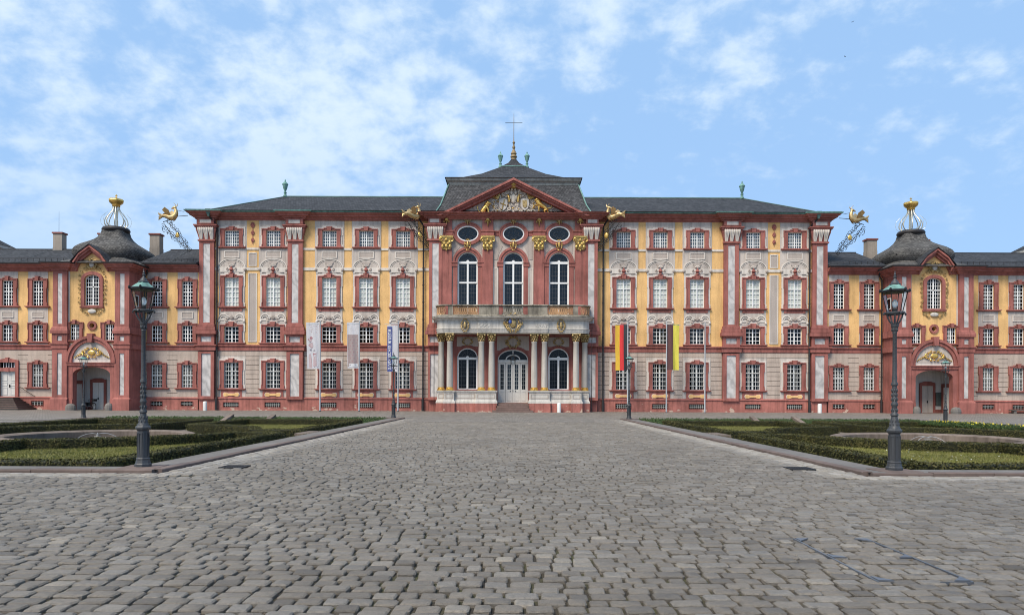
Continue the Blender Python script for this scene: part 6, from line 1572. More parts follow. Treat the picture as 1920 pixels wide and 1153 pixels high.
# granite setts ------------------------------------------------------
def setts():
    st = []                                  # (cx, cy, hx, hy, tone, z, rot)
    y = 4.35
    while y < YSTONE:
        pit = random.uniform(0.165, 0.195)
        inner = y > PY0 - 0.85
        half = min(0.80 * y + 2.2, 14.0 if not inner else PX0 - 0.98)
        if not inner and y > 8: half = 0.80 * y + 2.2
        x = -half - random.uniform(0, 0.2)
        ph = random.uniform(0, 6)
        while x < half:
            w = random.choice((0.17, 0.20, 0.22, 0.23, 0.25, 0.29)) * random.uniform(0.92, 1.08)
            cx = x + w / 2; cy = y + pit / 2 + 0.035 * math.sin(cx * 0.45 + y * 0.4) + 0.004 * math.sin(cx * 2.9 + ph) + random.gauss(0, 0.0035)
            g = random.uniform(0.018, 0.036)
            if not (3.28 < cx < 4.08 and 6.18 < cy < 7.97 and False):
                st.append((cx, cy, w / 2 - g * 0.5, pit / 2 - random.uniform(0.0125, 0.0165), min(max(random.gauss(0.50, 0.15), 0.0), 0.90), random.gauss(0, 0.0045), random.gauss(0, 0.010)))
            x += w
        y += pit
    # pale border courses along the kerbs
    for s in (-1, 1):
        for k in range(5):
            xx = PX0 - 0.10 - 0.19 * k - 0.02; yy = PY0 - 0.62 + 0.1 * k
            while yy < YSTONE + 4:
                l = random.uniform(0.20, 0.34)
                st.append((s * xx, yy + l / 2, 0.086, l / 2 - 0.008, random.uniform(0.86, 1.0) if k < 3 else random.uniform(0.65, 0.95), random.gauss(0, 0.003), random.gauss(0, 0.02)))
                yy += l
        for k in range(4):
            yy = PY0 - 0.12 - 0.20 * k; xx = PX0 - 0.02
            while xx < 16.5:
                l = random.uniform(0.24, 0.38)
                st.append((s * (xx + l / 2), yy, l / 2 - 0.009, 0.088, random.uniform(0.86, 1.0) if k < 3 else random.uniform(0.65, 0.95), random.gauss(0, 0.003), random.gauss(0, 0.03)))
                xx += l
    return st
ST = setts()
def sett_geo(hx, hy, fine, seed):
    r = random.Random(seed); c = min(hx, hy) * 0.22
    if fine:
        ring = [(-hx + c, -hy), (hx - c, -hy), (hx, -hy + c), (hx, hy - c), (hx - c, hy), (-hx + c, hy), (-hx, hy - c), (-hx, -hy + c)]
        ring = [(x + r.uniform(-1, 1) * 0.006, y + r.uniform(-1, 1) * 0.005) for x, y in ring]
    else:
        ring = [(-hx, -hy), (hx, -hy), (hx, hy), (-hx, hy)]
        ring = [(x + r.uniform(-1, 1) * 0.008, y + r.uniform(-1, 1) * 0.005) for x, y in ring]
    n = len(ring)
    v = [(x, y, -0.06) for x, y in ring] + [(x, y, -0.011) for x, y in ring] + [(x * (1 - 0.013 / hx), y * (1 - 0.013 / hy), r.uniform(-0.002, 0.003)) for x, y in ring]
    f = [(k * n + i, k * n + (i + 1) % n, k * n + n + (i + 1) % n, k * n + n + i) for k in (0, 1) for i in range(n)] + [tuple(range(2 * n, 3 * n))]
    return v, f
def in_view(cx, cy): return cy > 5.12 and abs(cx) < 0.742 * cy + 0.05
order = sorted((i for i, q in enumerate(ST) if in_view(q[0], q[1])), key=lambda i: ST[i][1])
single = set(order[:300])
protos = []
for k in range(10):
    v, f = sett_geo(0.1, 0.078, True, 900 + k)
    me = bpy.data.meshes.new('cobblestone'); me.from_pydata(v, [], f); me.materials.append(MAT['cobble'])
    at_ = me.attributes.new('tone', 'FLOAT', 'POINT'); at_.data.foreach_set('value', [0.16 + 0.075 * k] * len(v))
    me.shade_smooth(); me.set_sharp_from_angle(angle=R(33)); protos.append(me)
BV, BF, BT = [], [], []
for i, (cx, cy, hx, hy, tone, z, rot) in enumerate(ST):
    if i in single:
        o = link('cobblestone', protos[min(9, max(0, int((tone - 0.16) / 0.075)))], fore, (cx, cy, z))
        o.scale = (hx / 0.1, hy / 0.078, 1); o.rotation_euler = (random.gauss(0, 0.02), random.gauss(0, 0.015), rot + (PI if random.random() < 0.5 else 0))
        continue
    v, f = sett_geo(hx, hy, cy < 17, i); b = len(BV); ca, sa = math.cos(rot), math.sin(rot)
    tx, ty = random.gauss(0, 0.022), random.gauss(0, 0.022)
    BV += [(cx + x * ca - y * sa, cy + x * sa + y * ca, z + w + x * tx + y * ty) for x, y, w in v]
    BF += [tuple(k + b for k in q_) for q_ in f]; BT += [tone] * len(v)
me = bpy.data.meshes.new('cobblestones'); me.from_pydata(BV, [], BF); me.materials.append(MAT['cobble'])
me.attributes.new('tone', 'FLOAT', 'POINT').data.foreach_set('value', BT)
me.shade_smooth(); me.set_sharp_from_angle(angle=R(33))
tag(link('cobblestones', me, fore, (0, 0, 0)), kind='stuff')

# steel framed paving hatch
hatch = E('paving_hatch', (3.67, 7.05, 0), 'cobbled floor hatch edged in blue grey steel, right foreground', 'hatch')
m = MB()
for x in (3.25, 4.09): m.box(x - 0.009, x + 0.009, 6.15, 8.0, -0.02, 0.010)
m.box(3.80, 4.078, 6.145, 6.157, -0.02, 0.009)
O('frame', m, 'steel_plate', hatch)
for sx, x in ((1, 3.262), (-1, 4.078)):
    for y, d in ((6.17, 1), (7.05, 1), (7.98, -1)):
        m = MB(); tri = [(x, y), (x + sx * 0.14, y), (x, y + d * 0.14)]
        m.add([(a, b, 0.004) for a, b in tri] + [(a, b, 0.018) for a, b in tri], [(0, 1, 2), (3, 4, 5), (0, 1, 4, 3), (1, 2, 5, 4), (2, 0, 3, 5)])
        O('corner_plate', m, 'steel_plate', hatch)
for x, y, lab in ((-6.25, 15.6, 'iron drain grate in the setts near the left lamp'), (6.5, 15.7, 'iron drain grate in the setts near the right lamp')):
    g = E('drain_grate', (x, y, 0), lab, 'drain', 'drain grates in the paving')
    m = MB().box(-0.27, 0.27, -0.25, -0.21, -0.02, 0.022).box(-0.27, 0.27, 0.21, 0.25, -0.02, 0.022).box(-0.27, -0.23, -0.21, 0.21, -0.02, 0.022).box(0.23, 0.27, -0.21, 0.21, -0.02, 0.022)
    L('rim', m, 'iron_black', g)
    m = MB()
    for k in range(8): m.box(-0.20 + k * 0.055, -0.17 + k * 0.055, -0.21, 0.21, -0.015, 0.018)
    L('bars', m, 'iron_black', g); L('sump', MB().box(-0.23, 0.23, -0.21, 0.21, -0.028, -0.016), 'leather_black', g)

# ------------------------------------------------------------------ sunken gardens
CXG, CYG = 17.6, 29.4
GZ = -0.38
def scatter_leaves(pts, nrm, size, tilt, mat, name, parent, seed=0):
    """small leaf quads at pts, facing nrm with random tilt"""
    g = np.random.default_rng(seed); n = len(pts)
    d = nrm + g.normal(0, tilt, (n, 3)); d /= np.linalg.norm(d, axis=1)[:, None]
    a = np.cross(d, g.normal(0, 1, (n, 3))); a /= np.linalg.norm(a, axis=1)[:, None]; b = np.cross(d, a)
    sz = size * g.uniform(0.6, 1.3, (n, 1))
    v = np.stack([pts - a * sz, pts + b * sz * 0.5, pts + a * sz, pts - b * sz * 0.5], 1).reshape(-1, 3)
    me = bpy.data.meshes.new(name); me.vertices.add(4 * n); me.vertices.foreach_set('co', v.ravel().astype(np.float32))
    me.loops.add(4 * n); me.loops.foreach_set('vertex_index', np.arange(4 * n, dtype=np.int32))
    me.polygons.add(n); me.polygons.foreach_set('loop_start', np.arange(0, 4 * n, 4, dtype=np.int32))
    me.update(); me.materials.append(MAT[mat])
    return link(name, me, parent)
def hedge(loop, w, z0, z1, label, seed, dens=520):
    """clipped box hedge along a closed loop"""
    P = [np.array(p, float) for p in loop]; n = len(P)
    g = np.random.default_rng(seed)
    prof = [(-w / 2 + 0.03, z0), (w / 2 - 0.03, z0), (w / 2 - 0.03, z1 - 0.05), (w / 2 - 0.07, z1 - 0.02), (-w / 2 + 0.07, z1 - 0.02), (-w / 2 + 0.03, z1 - 0.05)]
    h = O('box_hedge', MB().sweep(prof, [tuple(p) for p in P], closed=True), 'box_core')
    tag(h, label, 'hedge', 'clipped box hedges of the sunken gardens')
    pts, nrm = [], []
    for i in range(n):
        a, b = P[i], P[(i + 1) % n]; d = b - a; l = np.linalg.norm(d); d /= l; nr = np.array([d[1], -d[0]])
        for sgn in (-1, 1, 0):
            area = (l + (w if sgn else 0)) * ((z1 - z0) if sgn else w); k = int(area * dens)
            t = g.uniform(-w / 2 if sgn else -w / 2, l + w / 2, k)
            wob = 0.018 * np.sin(t * 3.1 + i) + 0.012 * np.sin(t * 7.7)
            if sgn:
                z = g.uniform(z0, z1, k); off = sgn * (w / 2 + g.normal(0, 0.012, k) + wob)
                pts.append(np.stack([a[0] + d[0] * t + nr[0] * off, a[1] + d[1] * t + nr[1] * off, z], 1)); nrm.append(np.tile([nr[0] * sgn, nr[1] * sgn, 0.25], (k, 1)))
            else:
                off = g.uniform(-w / 2, w / 2, k)
                pts.append(np.stack([a[0] + d[0] * t + nr[0] * off, a[1] + d[1] * t + nr[1] * off, z1 + g.normal(0, 0.010, k) + wob * 0.5], 1)); nrm.append(np.tile([0, 0, 1.0], (k, 1)))
    f = scatter_leaves(np.concatenate(pts), np.concatenate(nrm), 0.034, 0.55, 'box_leaf', 'foliage', h, seed)
    return h
def grass_tufts(poly_test, x0, x1, y0, y1, zf, dens, seed, parent, mat='grass_blade', hgt=0.045):
    g = np.random.default_rng(seed); n = int(abs(x1 - x0) * abs(y1 - y0) * dens)
    X = g.uniform(min(x0, x1), max(x0, x1), n); Yv = g.uniform(y0, y1, n)
    k = poly_test(X, Yv); X, Yv = X[k], Yv[k]; n = len(X)
    if n == 0: return
    zz = zf(X, Yv); h = hgt * g.uniform(0.5, 1.5, n); a = g.uniform(0, 2 * PI, n); w = 0.012
    lx, ly = g.normal(0, 0.02, n), g.normal(0, 0.02, n)
    v = np.stack([np.stack([X - np.cos(a) * w, Yv - np.sin(a) * w, zz], 1), np.stack([X + np.cos(a) * w, Yv + np.sin(a) * w, zz], 1), np.stack([X + lx, Yv + ly, zz + h], 1)], 1).reshape(-1, 3)
    me = bpy.data.meshes.new('grass'); me.vertices.add(3 * n); me.vertices.foreach_set('co', v.ravel().astype(np.float32))
    me.loops.add(3 * n); me.loops.foreach_set('vertex_index', np.arange(3 * n, dtype=np.int32)); me.polygons.add(n); me.polygons.foreach_set('loop_start', np.arange(0, 3 * n, 3, dtype=np.int32))
    me.update(); me.materials.append(MAT[mat])
    o = link('grass', me, parent); o['kind'] = 'stuff'
    return o
quad_names = {(1, -1): 'front inner', (1, 1): 'rear inner', (-1, -1): 'front outer', (-1, 1): 'rear outer'}
for s in (-1, 1):
    cx = s * CXG; side = SIDE[s]
    # kerb stones and the flat strip behind them
    kb = tag(O('kerb_strip', MB().add([(s * x, y, 0.058) for x, y in ((PX0 + 0.1, PY0 + 0.1), (PX1 - 0.1, PY0 + 0.1), (PX1 - 0.1, PY1 - 0.1), (PX0 + 0.1, PY1 - 0.1))] + [(s * x, y, 0.03) for x, y in ((PX0 + 1.0, PY0 + 0.95), (PX1 - 1.0, PY0 + 0.95), (PX1 - 1.0, PY1 - 0.6), (PX0 + 1.0, PY1 - 0.6))], [(k, (k + 1) % 4, 4 + (k + 1) % 4, 4 + k) for k in range(4)]), 'strip_stone'), kind='structure')
    mesh_cache = {}
    def kerb_run(ax, ay, bx, by):
        d = Vector((bx - ax, by - ay)); L_ = d.length; d.normalize(); n = max(1, round(L_ / 1.25)); st_ = L_ / n
        key = round(st_, 3)
        if key not in mesh_cache:
            h = st_ / 2 - 0.005
            mesh_cache[key] = MB().sweep([(-0.06, -0.1), (0.14, -0.1), (0.14, 0.048), (0.125, 0.062), (-0.06, 0.065)], [(-h, 0), (h, 0)]).mesh('kerb_stone', 'kerb_sandstone')
        for i in range(n):
            p = Vector((ax, ay)) + d * st_ * (i + 0.5)
            o = link('kerb_stone', mesh_cache[key], kb, (p.x, p.y, random.gauss(0, 0.004))); o.rotation_euler = (random.gauss(0, 0.01), 0, math.atan2(d.y, d.x))
    ring = [(PX0 + 0.14, PY0 + 0.14), (PX1 - 0.14, PY0 + 0.14), (PX1 - 0.14, PY1 - 0.14), (PX0 + 0.14, PY1 - 0.14)]
    rp = [(s * x, y) for x, y in ring]
    if s < 0: rp = [rp[1], rp[0], rp[3], rp[2]]
    for a, b in zip(rp, rp[1:] + rp[:1]): kerb_run(*a, *b)
    # bank down to the garden floor
    o_ = [(PX0 + 0.99, PY0 + 0.94), (PX1 - 0.99, PY0 + 0.94), (PX1 - 0.99, PY1 - 0.59), (PX0 + 0.99, PY1 - 0.59)]
    i_ = [(PX0 + 1.7, PY0 + 1.45), (PX1 - 1.8, PY0 + 1.45), (PX1 - 1.8, PY1 - 2.0), (PX0 + 1.7, PY1 - 2.0)]
    v = [(s * x, y, 0.032) for x, y in o_] + [(s * x, y, GZ) for x, y in i_]
    bank = tag(O('grass_bank', MB().add(v, [(k, (k + 1) % 4, 4 + (k + 1) % 4, 4 + k) for k in range(4)]), 'verge'), kind='structure')
    tag(O('garden_floor', MB().flat([(s * x, y) for x, y in i_], [[(cx + 3.5 * math.cos(k * PI / 24), CYG + 3.5 * math.sin(k * PI / 24)) for k in range(48)]], GZ), 'gravel_path'), kind='structure')
    # the four beds round the basin
    hx, hy, gp, RR = 8.10, 13.35, 1.15, 6.3
    for qx in (1, -1):
        for qy in (-1, 1):
            a0 = math.asin(gp / RR)
            arc_ = [(RR * math.cos(t), RR * math.sin(t)) for t in [a0 + (PI / 2 - 2 * a0) * k / 7 for k in range(8)]]
            loc = [(hx, gp), (hx, hy), (gp, hy)] + arc_[::-1]
            loop = [(cx - s * qx * x, CYG + qy * y) for x, y in loc]
            nm = quad_names[(qx, qy)]
            hd = hedge(loop, 0.46, GZ, 0.10, 'clipped box hedge framing the %s lawn of the %s sunken garden' % (nm, side), 40 + qx * 3 + qy * 7 + s * 13, 620 if (qy < 0) else 430)
            lw = tag(O('lawn', MB().flat(loop, [], GZ + 0.14), 'grass_ground'), kind='structure')
            lx = [p[0] for p in loop]; ly = [p[1] for p in loop]
            def inside(X, Yv, cx=cx): return ((X - cx) ** 2 + (Yv - CYG) ** 2) > (RR + 0.2) ** 2
            grass_tufts(inside, min(lx) + 0.2, max(lx) - 0.2, min(ly) + 0.2, max(ly) - 0.2, lambda X, Yv: np.full(len(X), GZ + 0.14), 420 if qy < 0 else 220, 77 + qx + qy * 5 + s * 9, lw)
            if s > 0 and qy < 0:
                g = np.random.default_rng(5 + qx); n = 110
                P_ = np.stack([g.uniform(min(lx) + 0.4, max(lx) - 0.4, n), g.uniform(min(ly) + 0.4, max(ly) - 0.4, n), np.full(n, GZ + 0.185)], 1)
                P_ = P_[inside(P_[:, 0], P_[:, 1])]
                f = scatter_leaves(P_, np.tile([0, -0.3, 1.0], (len(P_), 1)), 0.032, 0.3, 'daisy_petal', 'daisies', lw, 6); f['kind'] = 'stuff'
    # ground cover on the bank
    def bank_test(X, Yv):
        ax = np.abs(X); ins = (ax > PX0 + 1.7) & (ax < PX1 - 1.8) & (Yv > PY0 + 1.45) & (Yv < PY1 - 2.0)
        return ~ins
    def bank_z(X, Yv):
        ax = np.abs(X)
        t = np.minimum.reduce([(ax - (PX0 + 0.99)) / 0.71, (PX1 - 0.99 - ax) / 0.81, (Yv - PY0 - 0.94) / 0.51, (PY1 - 0.59 - Yv) / 1.41])
        return 0.032 + (GZ - 0.032) * np.clip(t, 0, 1)
    grass_tufts(bank_test, s * (PX0 + 1.0), s * (PX1 - 1.0), PY0 + 0.95, PY1 - 0.6, bank_z, 190, 5 + s, bank, 'verge', 0.06)
    g = np.random.default_rng(31 + s); n = 9000
    X = s * g.uniform(PX0 + 1.2, PX1 - 1.0, n); Yv = g.uniform(PY1 - 1.9, PY1 - 0.62, n)
    iv = scatter_leaves(np.stack([X, Yv, bank_z(X, Yv) + 0.05 + g.uniform(0, 0.06, n)], 1), np.tile([0, -0.6, 1.0], (n, 1)), 0.06, 0.5, 'ivy_leaf', 'ivy', bank, 3); iv['kind'] = 'stuff'
    # basin
    b = E('fountain_basin', (cx, CYG, GZ), 'round sandstone fountain basin in the %s sunken garden' % side, 'fountain', 'fountain basins of the sunken gardens')
    L('rim', MB().lathe([(3.62, 0.0), (3.62, 0.04), (3.76, 0.08), (3.82, 0.18), (3.76, 0.27), (3.62, 0.31), (3.40, 0.30), (3.28, 0.24), (3.26, -0.25)], 64, cap=False), 'basin_stone', b, 40)
    L('basin_floor', MB().lathe([(3.31, -0.20), (0.05, -0.20)], 48, cap=True), 'basin_floor', b)
    rk = MB(); r = random.Random(2 + s)
    for k in range(16):
        a = r.uniform(0, 6.28); q_ = r.uniform(0, 0.42); rk.blob((q_ * math.cos(a), q_ * math.sin(a), -0.12 + r.uniform(0, 0.30) * (1 - q_)), (r.uniform(0.10, 0.2), r.uniform(0.10, 0.2), r.uniform(0.08, 0.16)), 7, 5)
    L('rockwork', rk, 'rough_stone', b)
    for k in range(4):
        a = k * 2 * PI / 4 + 0.5; m = MB()
        m.tube([(0.25 * t * math.cos(a) * 2.6, 0.25 * t * math.sin(a) * 2.6, 0.30 + 0.20 * t - 0.36 * t * t * 0.85) for t in [0, 0.3, 0.6, 0.9, 1.2, 1.35]], [0.014, 0.013, 0.012, 0.012, 0.011, 0.008], 5)
        L('spray_pipe', m, 'water_spray', b)
    # steps in the middle of the rear bank and at the inner side
    stp = E('garden_steps', (cx, PY1 - 1.4, 0), 'sandstone steps with sloping cheeks at the back of the %s sunken garden' % side, 'steps', 'steps into the sunken gardens')
    for t in (-1, 1):
        x = cx + t * 1.42; hw = 0.16
        v = [(x - hw, PY1 - 2.35, GZ), (x + hw, PY1 - 2.35, GZ), (x + hw, PY1 - 0.55, GZ), (x - hw, PY1 - 0.55, GZ), (x - hw, PY1 - 2.35, GZ + 0.22), (x + hw, PY1 - 2.35, GZ + 0.22), (x + hw, PY1 - 0.55, 0.28), (x - hw, PY1 - 0.55, 0.28)]
        O('cheek', MB().add(v, [(0, 1, 5, 4), (1, 2, 6, 5), (2, 3, 7, 6), (3, 0, 4, 7), (4, 5, 6, 7)]), 'basin_stone', stp)
    for k in range(3): O('step', MB().box(cx - 1.26, cx + 1.26, PY1 - 2.1 + 0.5 * k, PY1 - 0.58, GZ, GZ + 0.125 * (k + 1)), 'dark_step', stp)
    st2 = E('garden_steps', (s * (PX0 + 1.5), CYG, 0), 'pale stone slab step at the inner edge of the %s sunken garden' % side, 'steps', 'steps into the sunken gardens')
    O('slab', MB().box(s * (PX0 + 1.0), s * (PX0 + 1.6), CYG - 1.0, CYG + 1.0, GZ, 0.035), 'basin_stone', st2); O('slab', MB().box(s * (PX0 + 1.6), s * (PX0 + 2.0), CYG - 1.0, CYG + 1.0, GZ, -0.16), 'white_stone', st2)
# daffodils in the far corner of the right garden
g = np.random.default_rng(8); n = 230
X = g.uniform(25.1, 26.7, n); Yv = g.uniform(35.0, 42.6, n)
df = tag(scatter_leaves(np.stack([X, Yv, 0.02 + g.uniform(0.05, 0.22, n)], 1), np.tile([0, -0.8, 0.6], (n, 1)), 0.045, 0.5, 'daffodil_petal', 'daffodils', None, 3), 'yellow daffodils along the outer bank of the right sunken garden', 'flowers', kind='stuff')
n = 3500; X = g.uniform(24.8, 26.8, n); Yv = g.uniform(34.5, 43.0, n)
lf2 = scatter_leaves(np.stack([X, Yv, -0.05 + g.uniform(0.0, 0.2, n)], 1), np.tile([0, -1, 0.2], (n, 1)), 0.07, 0.4, 'ivy_leaf', 'leaves', df, 4); lf2['kind'] = 'stuff'
# ------------------------------------------------------------------ street lamps
def make_lamp():
    t = E('street_lamp', (0, 0, 0), 'x', 'street lamp', 'cast iron street lamps at the garden corners')
    L('footing_slab', MB().lathe([(0.62, -0.12), (0.62, -0.012), (0.60, 0.0)], 4, rot=0.1), 'kerb_sandstone', t)
    L('pedestal', MB().lathe([(0.185, 0), (0.185, 0.055), (0.165, 0.08), (0.15, 0.15), (0.155, 0.18), (0.135, 0.20), (0.122, 0.80), (0.13, 0.82), (0.165, 0.85), (0.17, 0.89), (0.13, 0.93)], 8, rot=PI / 8), 'cast_iron', t)
    pn = MB()
    for k in range(8):
        a = k * PI / 4; M = Matrix.Rotation(a, 4, 'Z') @ Matrix.Translation((0, -0.122, 0))
        q = MB().ring(rect(-0.036, 0.036, 0.24, 0.77), [rect(-0.026, 0.026, 0.26, 0.75)], -0.008, 0.004)
        pn.merge(q, M)
    L('pedestal_panels', pn, 'cast_iron', t)
    sh = MB().lathe([(0.13, 0.93), (0.115, 0.97), (0.10, 1.0), (0.095, 1.06), (0.075, 1.14), (0.066, 1.2), (0.085, 1.22), (0.085, 1.25), (0.062, 1.28), (0.058, 1.42), (0.075, 1.45), (0.075, 1.48), (0.057, 1.52), (0.053, 1.88), (0.072, 1.90), (0.072, 1.94), (0.052, 1.98), (0.058, 2.06), (0.048, 2.12), (0.044, 3.05), (0.056, 3.07), (0.046, 3.10), (0.075, 3.2), (0.085, 3.22), (0.085, 3.25)], 14)
    L('shaft', sh, 'cast_iron', t, 40)
    lv = MB()
    for z0, rr, n_ in ((1.02, 0.098, 8), (1.10, 0.085, 8), (1.34, 0.062, 7), (1.58, 0.058, 7), (1.68, 0.057, 7), (1.78, 0.056, 7), (3.14, 0.060, 8)):
        for k in range(n_):
            a = k * 2 * PI / n_ + z0 * 7; lv.blob((rr * math.cos(a), rr * math.sin(a), z0), (0.018, 0.018, 0.045), 6, 4)
    L('leaf_casting', lv, 'cast_iron', t, 60)
    ar = MB()
    for k in range(4):
        a = k * PI / 2 + PI / 4; ca, sa = math.cos(a), math.sin(a)
        ar.tube([(r_ * ca, r_ * sa, z) for r_, z in ((0.05, 3.24), (0.08, 3.28), (0.13, 3.34), (0.17, 3.42), (0.19, 3.50), (0.24, 3.52), (0.265, 3.49), (0.25, 3.46))], [0.022, 0.02, 0.018, 0.018, 0.02, 0.022, 0.02, 0.012], 6)
    ar.lathe([(0.20, 3.485), (0.22, 3.50), (0.22, 3.53), (0.20, 3.54), (0.15, 3.54), (0.15, 3.49)], 16, cap=False)
    ar.tube([(0, 0, 3.24), (0, 0, 3.52)], 0.022, 6)
    L('cradle', ar, 'cast_iron', t, 50)
    fr = MB(); rb, rt, zb, ztp = 0.165, 0.275, 3.53, 3.98
    for k in range(6):
        a = k * PI / 3; fr.tube([(rb * math.cos(a), rb * math.sin(a), zb), (rt * math.cos(a), rt * math.sin(a), ztp)], 0.010, 5)
    L('lantern_frame', fr, 'iron_black', t)
    L('lantern_glass', MB().lathe([(rb - 0.004, zb), (rt - 0.006, ztp)], 6, cap=False), 'clear_glass', t)
    ro = MB().lathe([(0.295, 3.975), (0.310, 3.99), (0.310, 4.02), (0.27, 4.035)], 6)
    for k in range(6):
        a = k * PI / 3; ro.blob((0.315 * math.cos(a), 0.315 * math.sin(a), 4.02), (0.03, 0.03, 0.045), 6, 5)
    L('eave', ro, 'iron_black', t)
    L('roof', MB().lathe([(0.275, 4.03), (0.20, 4.09), (0.14, 4.13), (0.115, 4.155)], 6), 'copper_green', t)
    L('finial', MB().lathe([(0.125, 4.15), (0.125, 4.17), (0.085, 4.19), (0.07, 4.23), (0.03, 4.27), (0.025, 4.30), (0.042, 4.325), (0.020, 4.35), (0.028, 4.38), (0.012, 4.41), (0.006, 4.47)], 10), 'cast_iron', t, 40)
    bu = MB().lathe([(0.05, 3.55), (0.05, 3.60), (0.03, 3.63)], 8)
    L('burner', bu, 'iron_black', t)
    L('bulb', MB().lathe([(0.03, 3.63), (0.062, 3.68), (0.066, 3.74), (0.04, 3.80), (0.02, 3.82)], 10), 'bulb_glass', t, 60)
    return t
m_, nt_, b_, o_2 = new_mat('bulb_glass'); b_.inputs['Base Color'].default_value = (0.85, 0.87, 0.88, 1); b_.inputs['Roughness'].default_value = 0.15; b_.inputs['Transmission Weight'].default_value = 0.5
lamp = make_lamp()
spots = [(-8.02, 15.05, 0.96, 'large cast iron street lamp in the left foreground'), (8.23, 14.95, 0.96, 'large cast iron street lamp in the right foreground'),
         (-8.08, 47.0, 1.0, 'small distant street lamp before the left part of the palace, beside the path'), (7.78, 46.4, 1.0, 'small distant street lamp before the right part of the palace, beside the path'),
         (-27.3, 44.1, 0.93, 'distant street lamp in front of the left gateway'), (26.4, 42.3, 0.90, 'distant street lamp in front of the right gateway')]
for i, (x, y, k, lab) in enumerate(spots):
    o = lamp if i == 0 else copy_tree(lamp)
    o.location = (x, y, 0.066); o.scale = (k * 0.95, k * 0.95, k); o.rotation_euler = (0, 0, (0.785 if i < 2 else 0.4 * i)); o['label'] = lab

# ------------------------------------------------------------------ flagpoles, banners and flags
YF = 66.3
def fx(pxl): return (pxl - 961.5) * YF / FPX
def fz(py): return EYE + (HORIZON - py) * YF / FPX
pole_px = [(600.0, 603, 'left most flagpole, carrying the banner with a pink figure'), (673.3, 603, 'flagpole carrying the patterned rose banner'), (746.2, 603, 'flagpole carrying the blue museum banner'),
           (1176.8, 604, 'flagpole carrying the black red gold flag'), (1249.5, 604, 'flagpole carrying the brown and yellow flag'), (1321.5, 606, 'bare flagpole, right most of the row')]
for i, (pxl, py, lab) in enumerate(pole_px):
    x = fx(pxl); yy = (960 - pxl) * 0.0042
    t = E('flagpole', (x, YF, 0), lab, 'flagpole', 'flagpoles in front of the palace')
    h = fz(py + yy)
    L('pole', MB().lathe([(0.075, 0), (0.07, 1.0), (0.055, h)], 10), 'pole_grey', t, 50)
    L('pole_cap', MB().lathe([(0.065, h), (0.07, h + 0.05), (0.02, h + 0.10)], 10), 'pole_grey', t, 50)
    dirx = 1 if i in (4,) else -1
    if i < 5:
        L('boom', MB().tube([(0, 0, h - 0.22), (dirx * 1.32, 0, h - 0.26)], 0.022, 6), 'pole_grey', t)
    L('foot', MB().lathe([(0.13, 0), (0.13, 0.03), (0.08, 0.06)], 10), 'iron_black', t)
def banner_sheet(x0, x1, z0, z1, u0, u1, v0, v1, amp, ph, off=0.0, nx=14, nz=30, lean=0.0):
    """piece [u0,u1]x[v0,v1] of a hanging cloth, with soft vertical folds; off moves it forward"""
    def p(u, v):
        sway = amp * (1 - v) * math.sin(u * 7 + ph) + amp * 0.5 * math.sin(u * 13 + v * 3 + ph * 2) * (1 - 0.6 * v)
        return (x0 + (x1 - x0) * u + lean * (1 - v) + 0.02 * math.sin(v * 6 + ph) * (1 - v), YF + sway - off, z0 + (z1 - z0) * v)
    v_ = []; f_ = []
    for j in range(nz + 1):
        for i in range(nx + 1): v_.append(p(u0 + (u1 - u0) * i / nx, v0 + (v1 - v0) * j / nz))
    for j in range(nz):
        for i in range(nx): f_.append((j * (nx + 1) + i, j * (nx + 1) + i + 1, (j + 1) * (nx + 1) + i + 1, (j + 1) * (nx + 1) + i))
    return MB().add(v_, f_), p
def cloth_piece(name, args, sub, mat, parent, off=0.0):
    mb, p = banner_sheet(*args[:4], *sub, args[4], args[5], off, lean=args[6] if len(args) > 6 else 0)
    o = O(name, mb, mat, parent); o.data.shade_smooth()
    return o, p
def blot(p, parent, mat, pts, off=0.012, name='print'):
    v = [p(u, w) for u, w in pts]
    return O(name, MB().add([(x, y - off, z) for x, y, z in v], [tuple(range(len(v)))]), mat, parent)
def ell(cu, cv, ru, rv, n=12): return [(cu + ru * math.cos(2 * PI * k / n), cv + rv * math.sin(2 * PI * k / n)) for k in range(n)]
# banner with a pale pink drawing of a flute player
A = (fx(573.5), fx(598.3), fz(693.0), fz(606.0), 0.05, 0.4, 0.10)
b1, p1 = cloth_piece('banner', A, (0, 1, 0, 1), 'banner_white', None); tag(b1, 'white banner printed with a pale pink flute player', 'banner', 'banners left of the portico')
for mat, pts in (('print_rose', ell(0.36, 0.665, 0.12, 0.032)), ('print_pink', ell(0.30, 0.61, 0.11, 0.028)), ('print_rose', ell(0.17, 0.632, 0.05, 0.015)),
                 ('print_pink', [(0.18, 0.54), (0.45, 0.57), (0.50, 0.48), (0.42, 0.44), (0.25, 0.47)]), ('print_grey', [(0.22, 0.575), (0.85, 0.50), (0.86, 0.507), (0.24, 0.585)]),
                 ('print_rose', [(0.12, 0.51), (0.28, 0.525), (0.40, 0.46), (0.34, 0.445)]), ('print_grey', [(0.20, 0.42), (0.38, 0.43), (0.36, 0.385), (0.26, 0.39)]),
                 ('print_pink', [(0.14, 0.30), (0.26, 0.34), (0.36, 0.20), (0.38, 0.02), (0.16, 0.02)]), ('print_pink', [(0.46, 0.345), (0.80, 0.365), (0.72, 0.29), (0.74, 0.06), (0.46, 0.05), (0.50, 0.25)]),
                 ('print_rose', [(0.44, 0.33), (0.74, 0.345), (0.66, 0.31), (0.50, 0.30)]), ('print_grey', [(0.55, 0.045), (0.86, 0.06), (0.80, 0.035), (0.55, 0.03)]), ('print_grey', [(0.5, 0.395), (0.62, 0.41), (0.66, 0.385), (0.5, 0.382)])):
    blot(p1, b1, mat, pts)
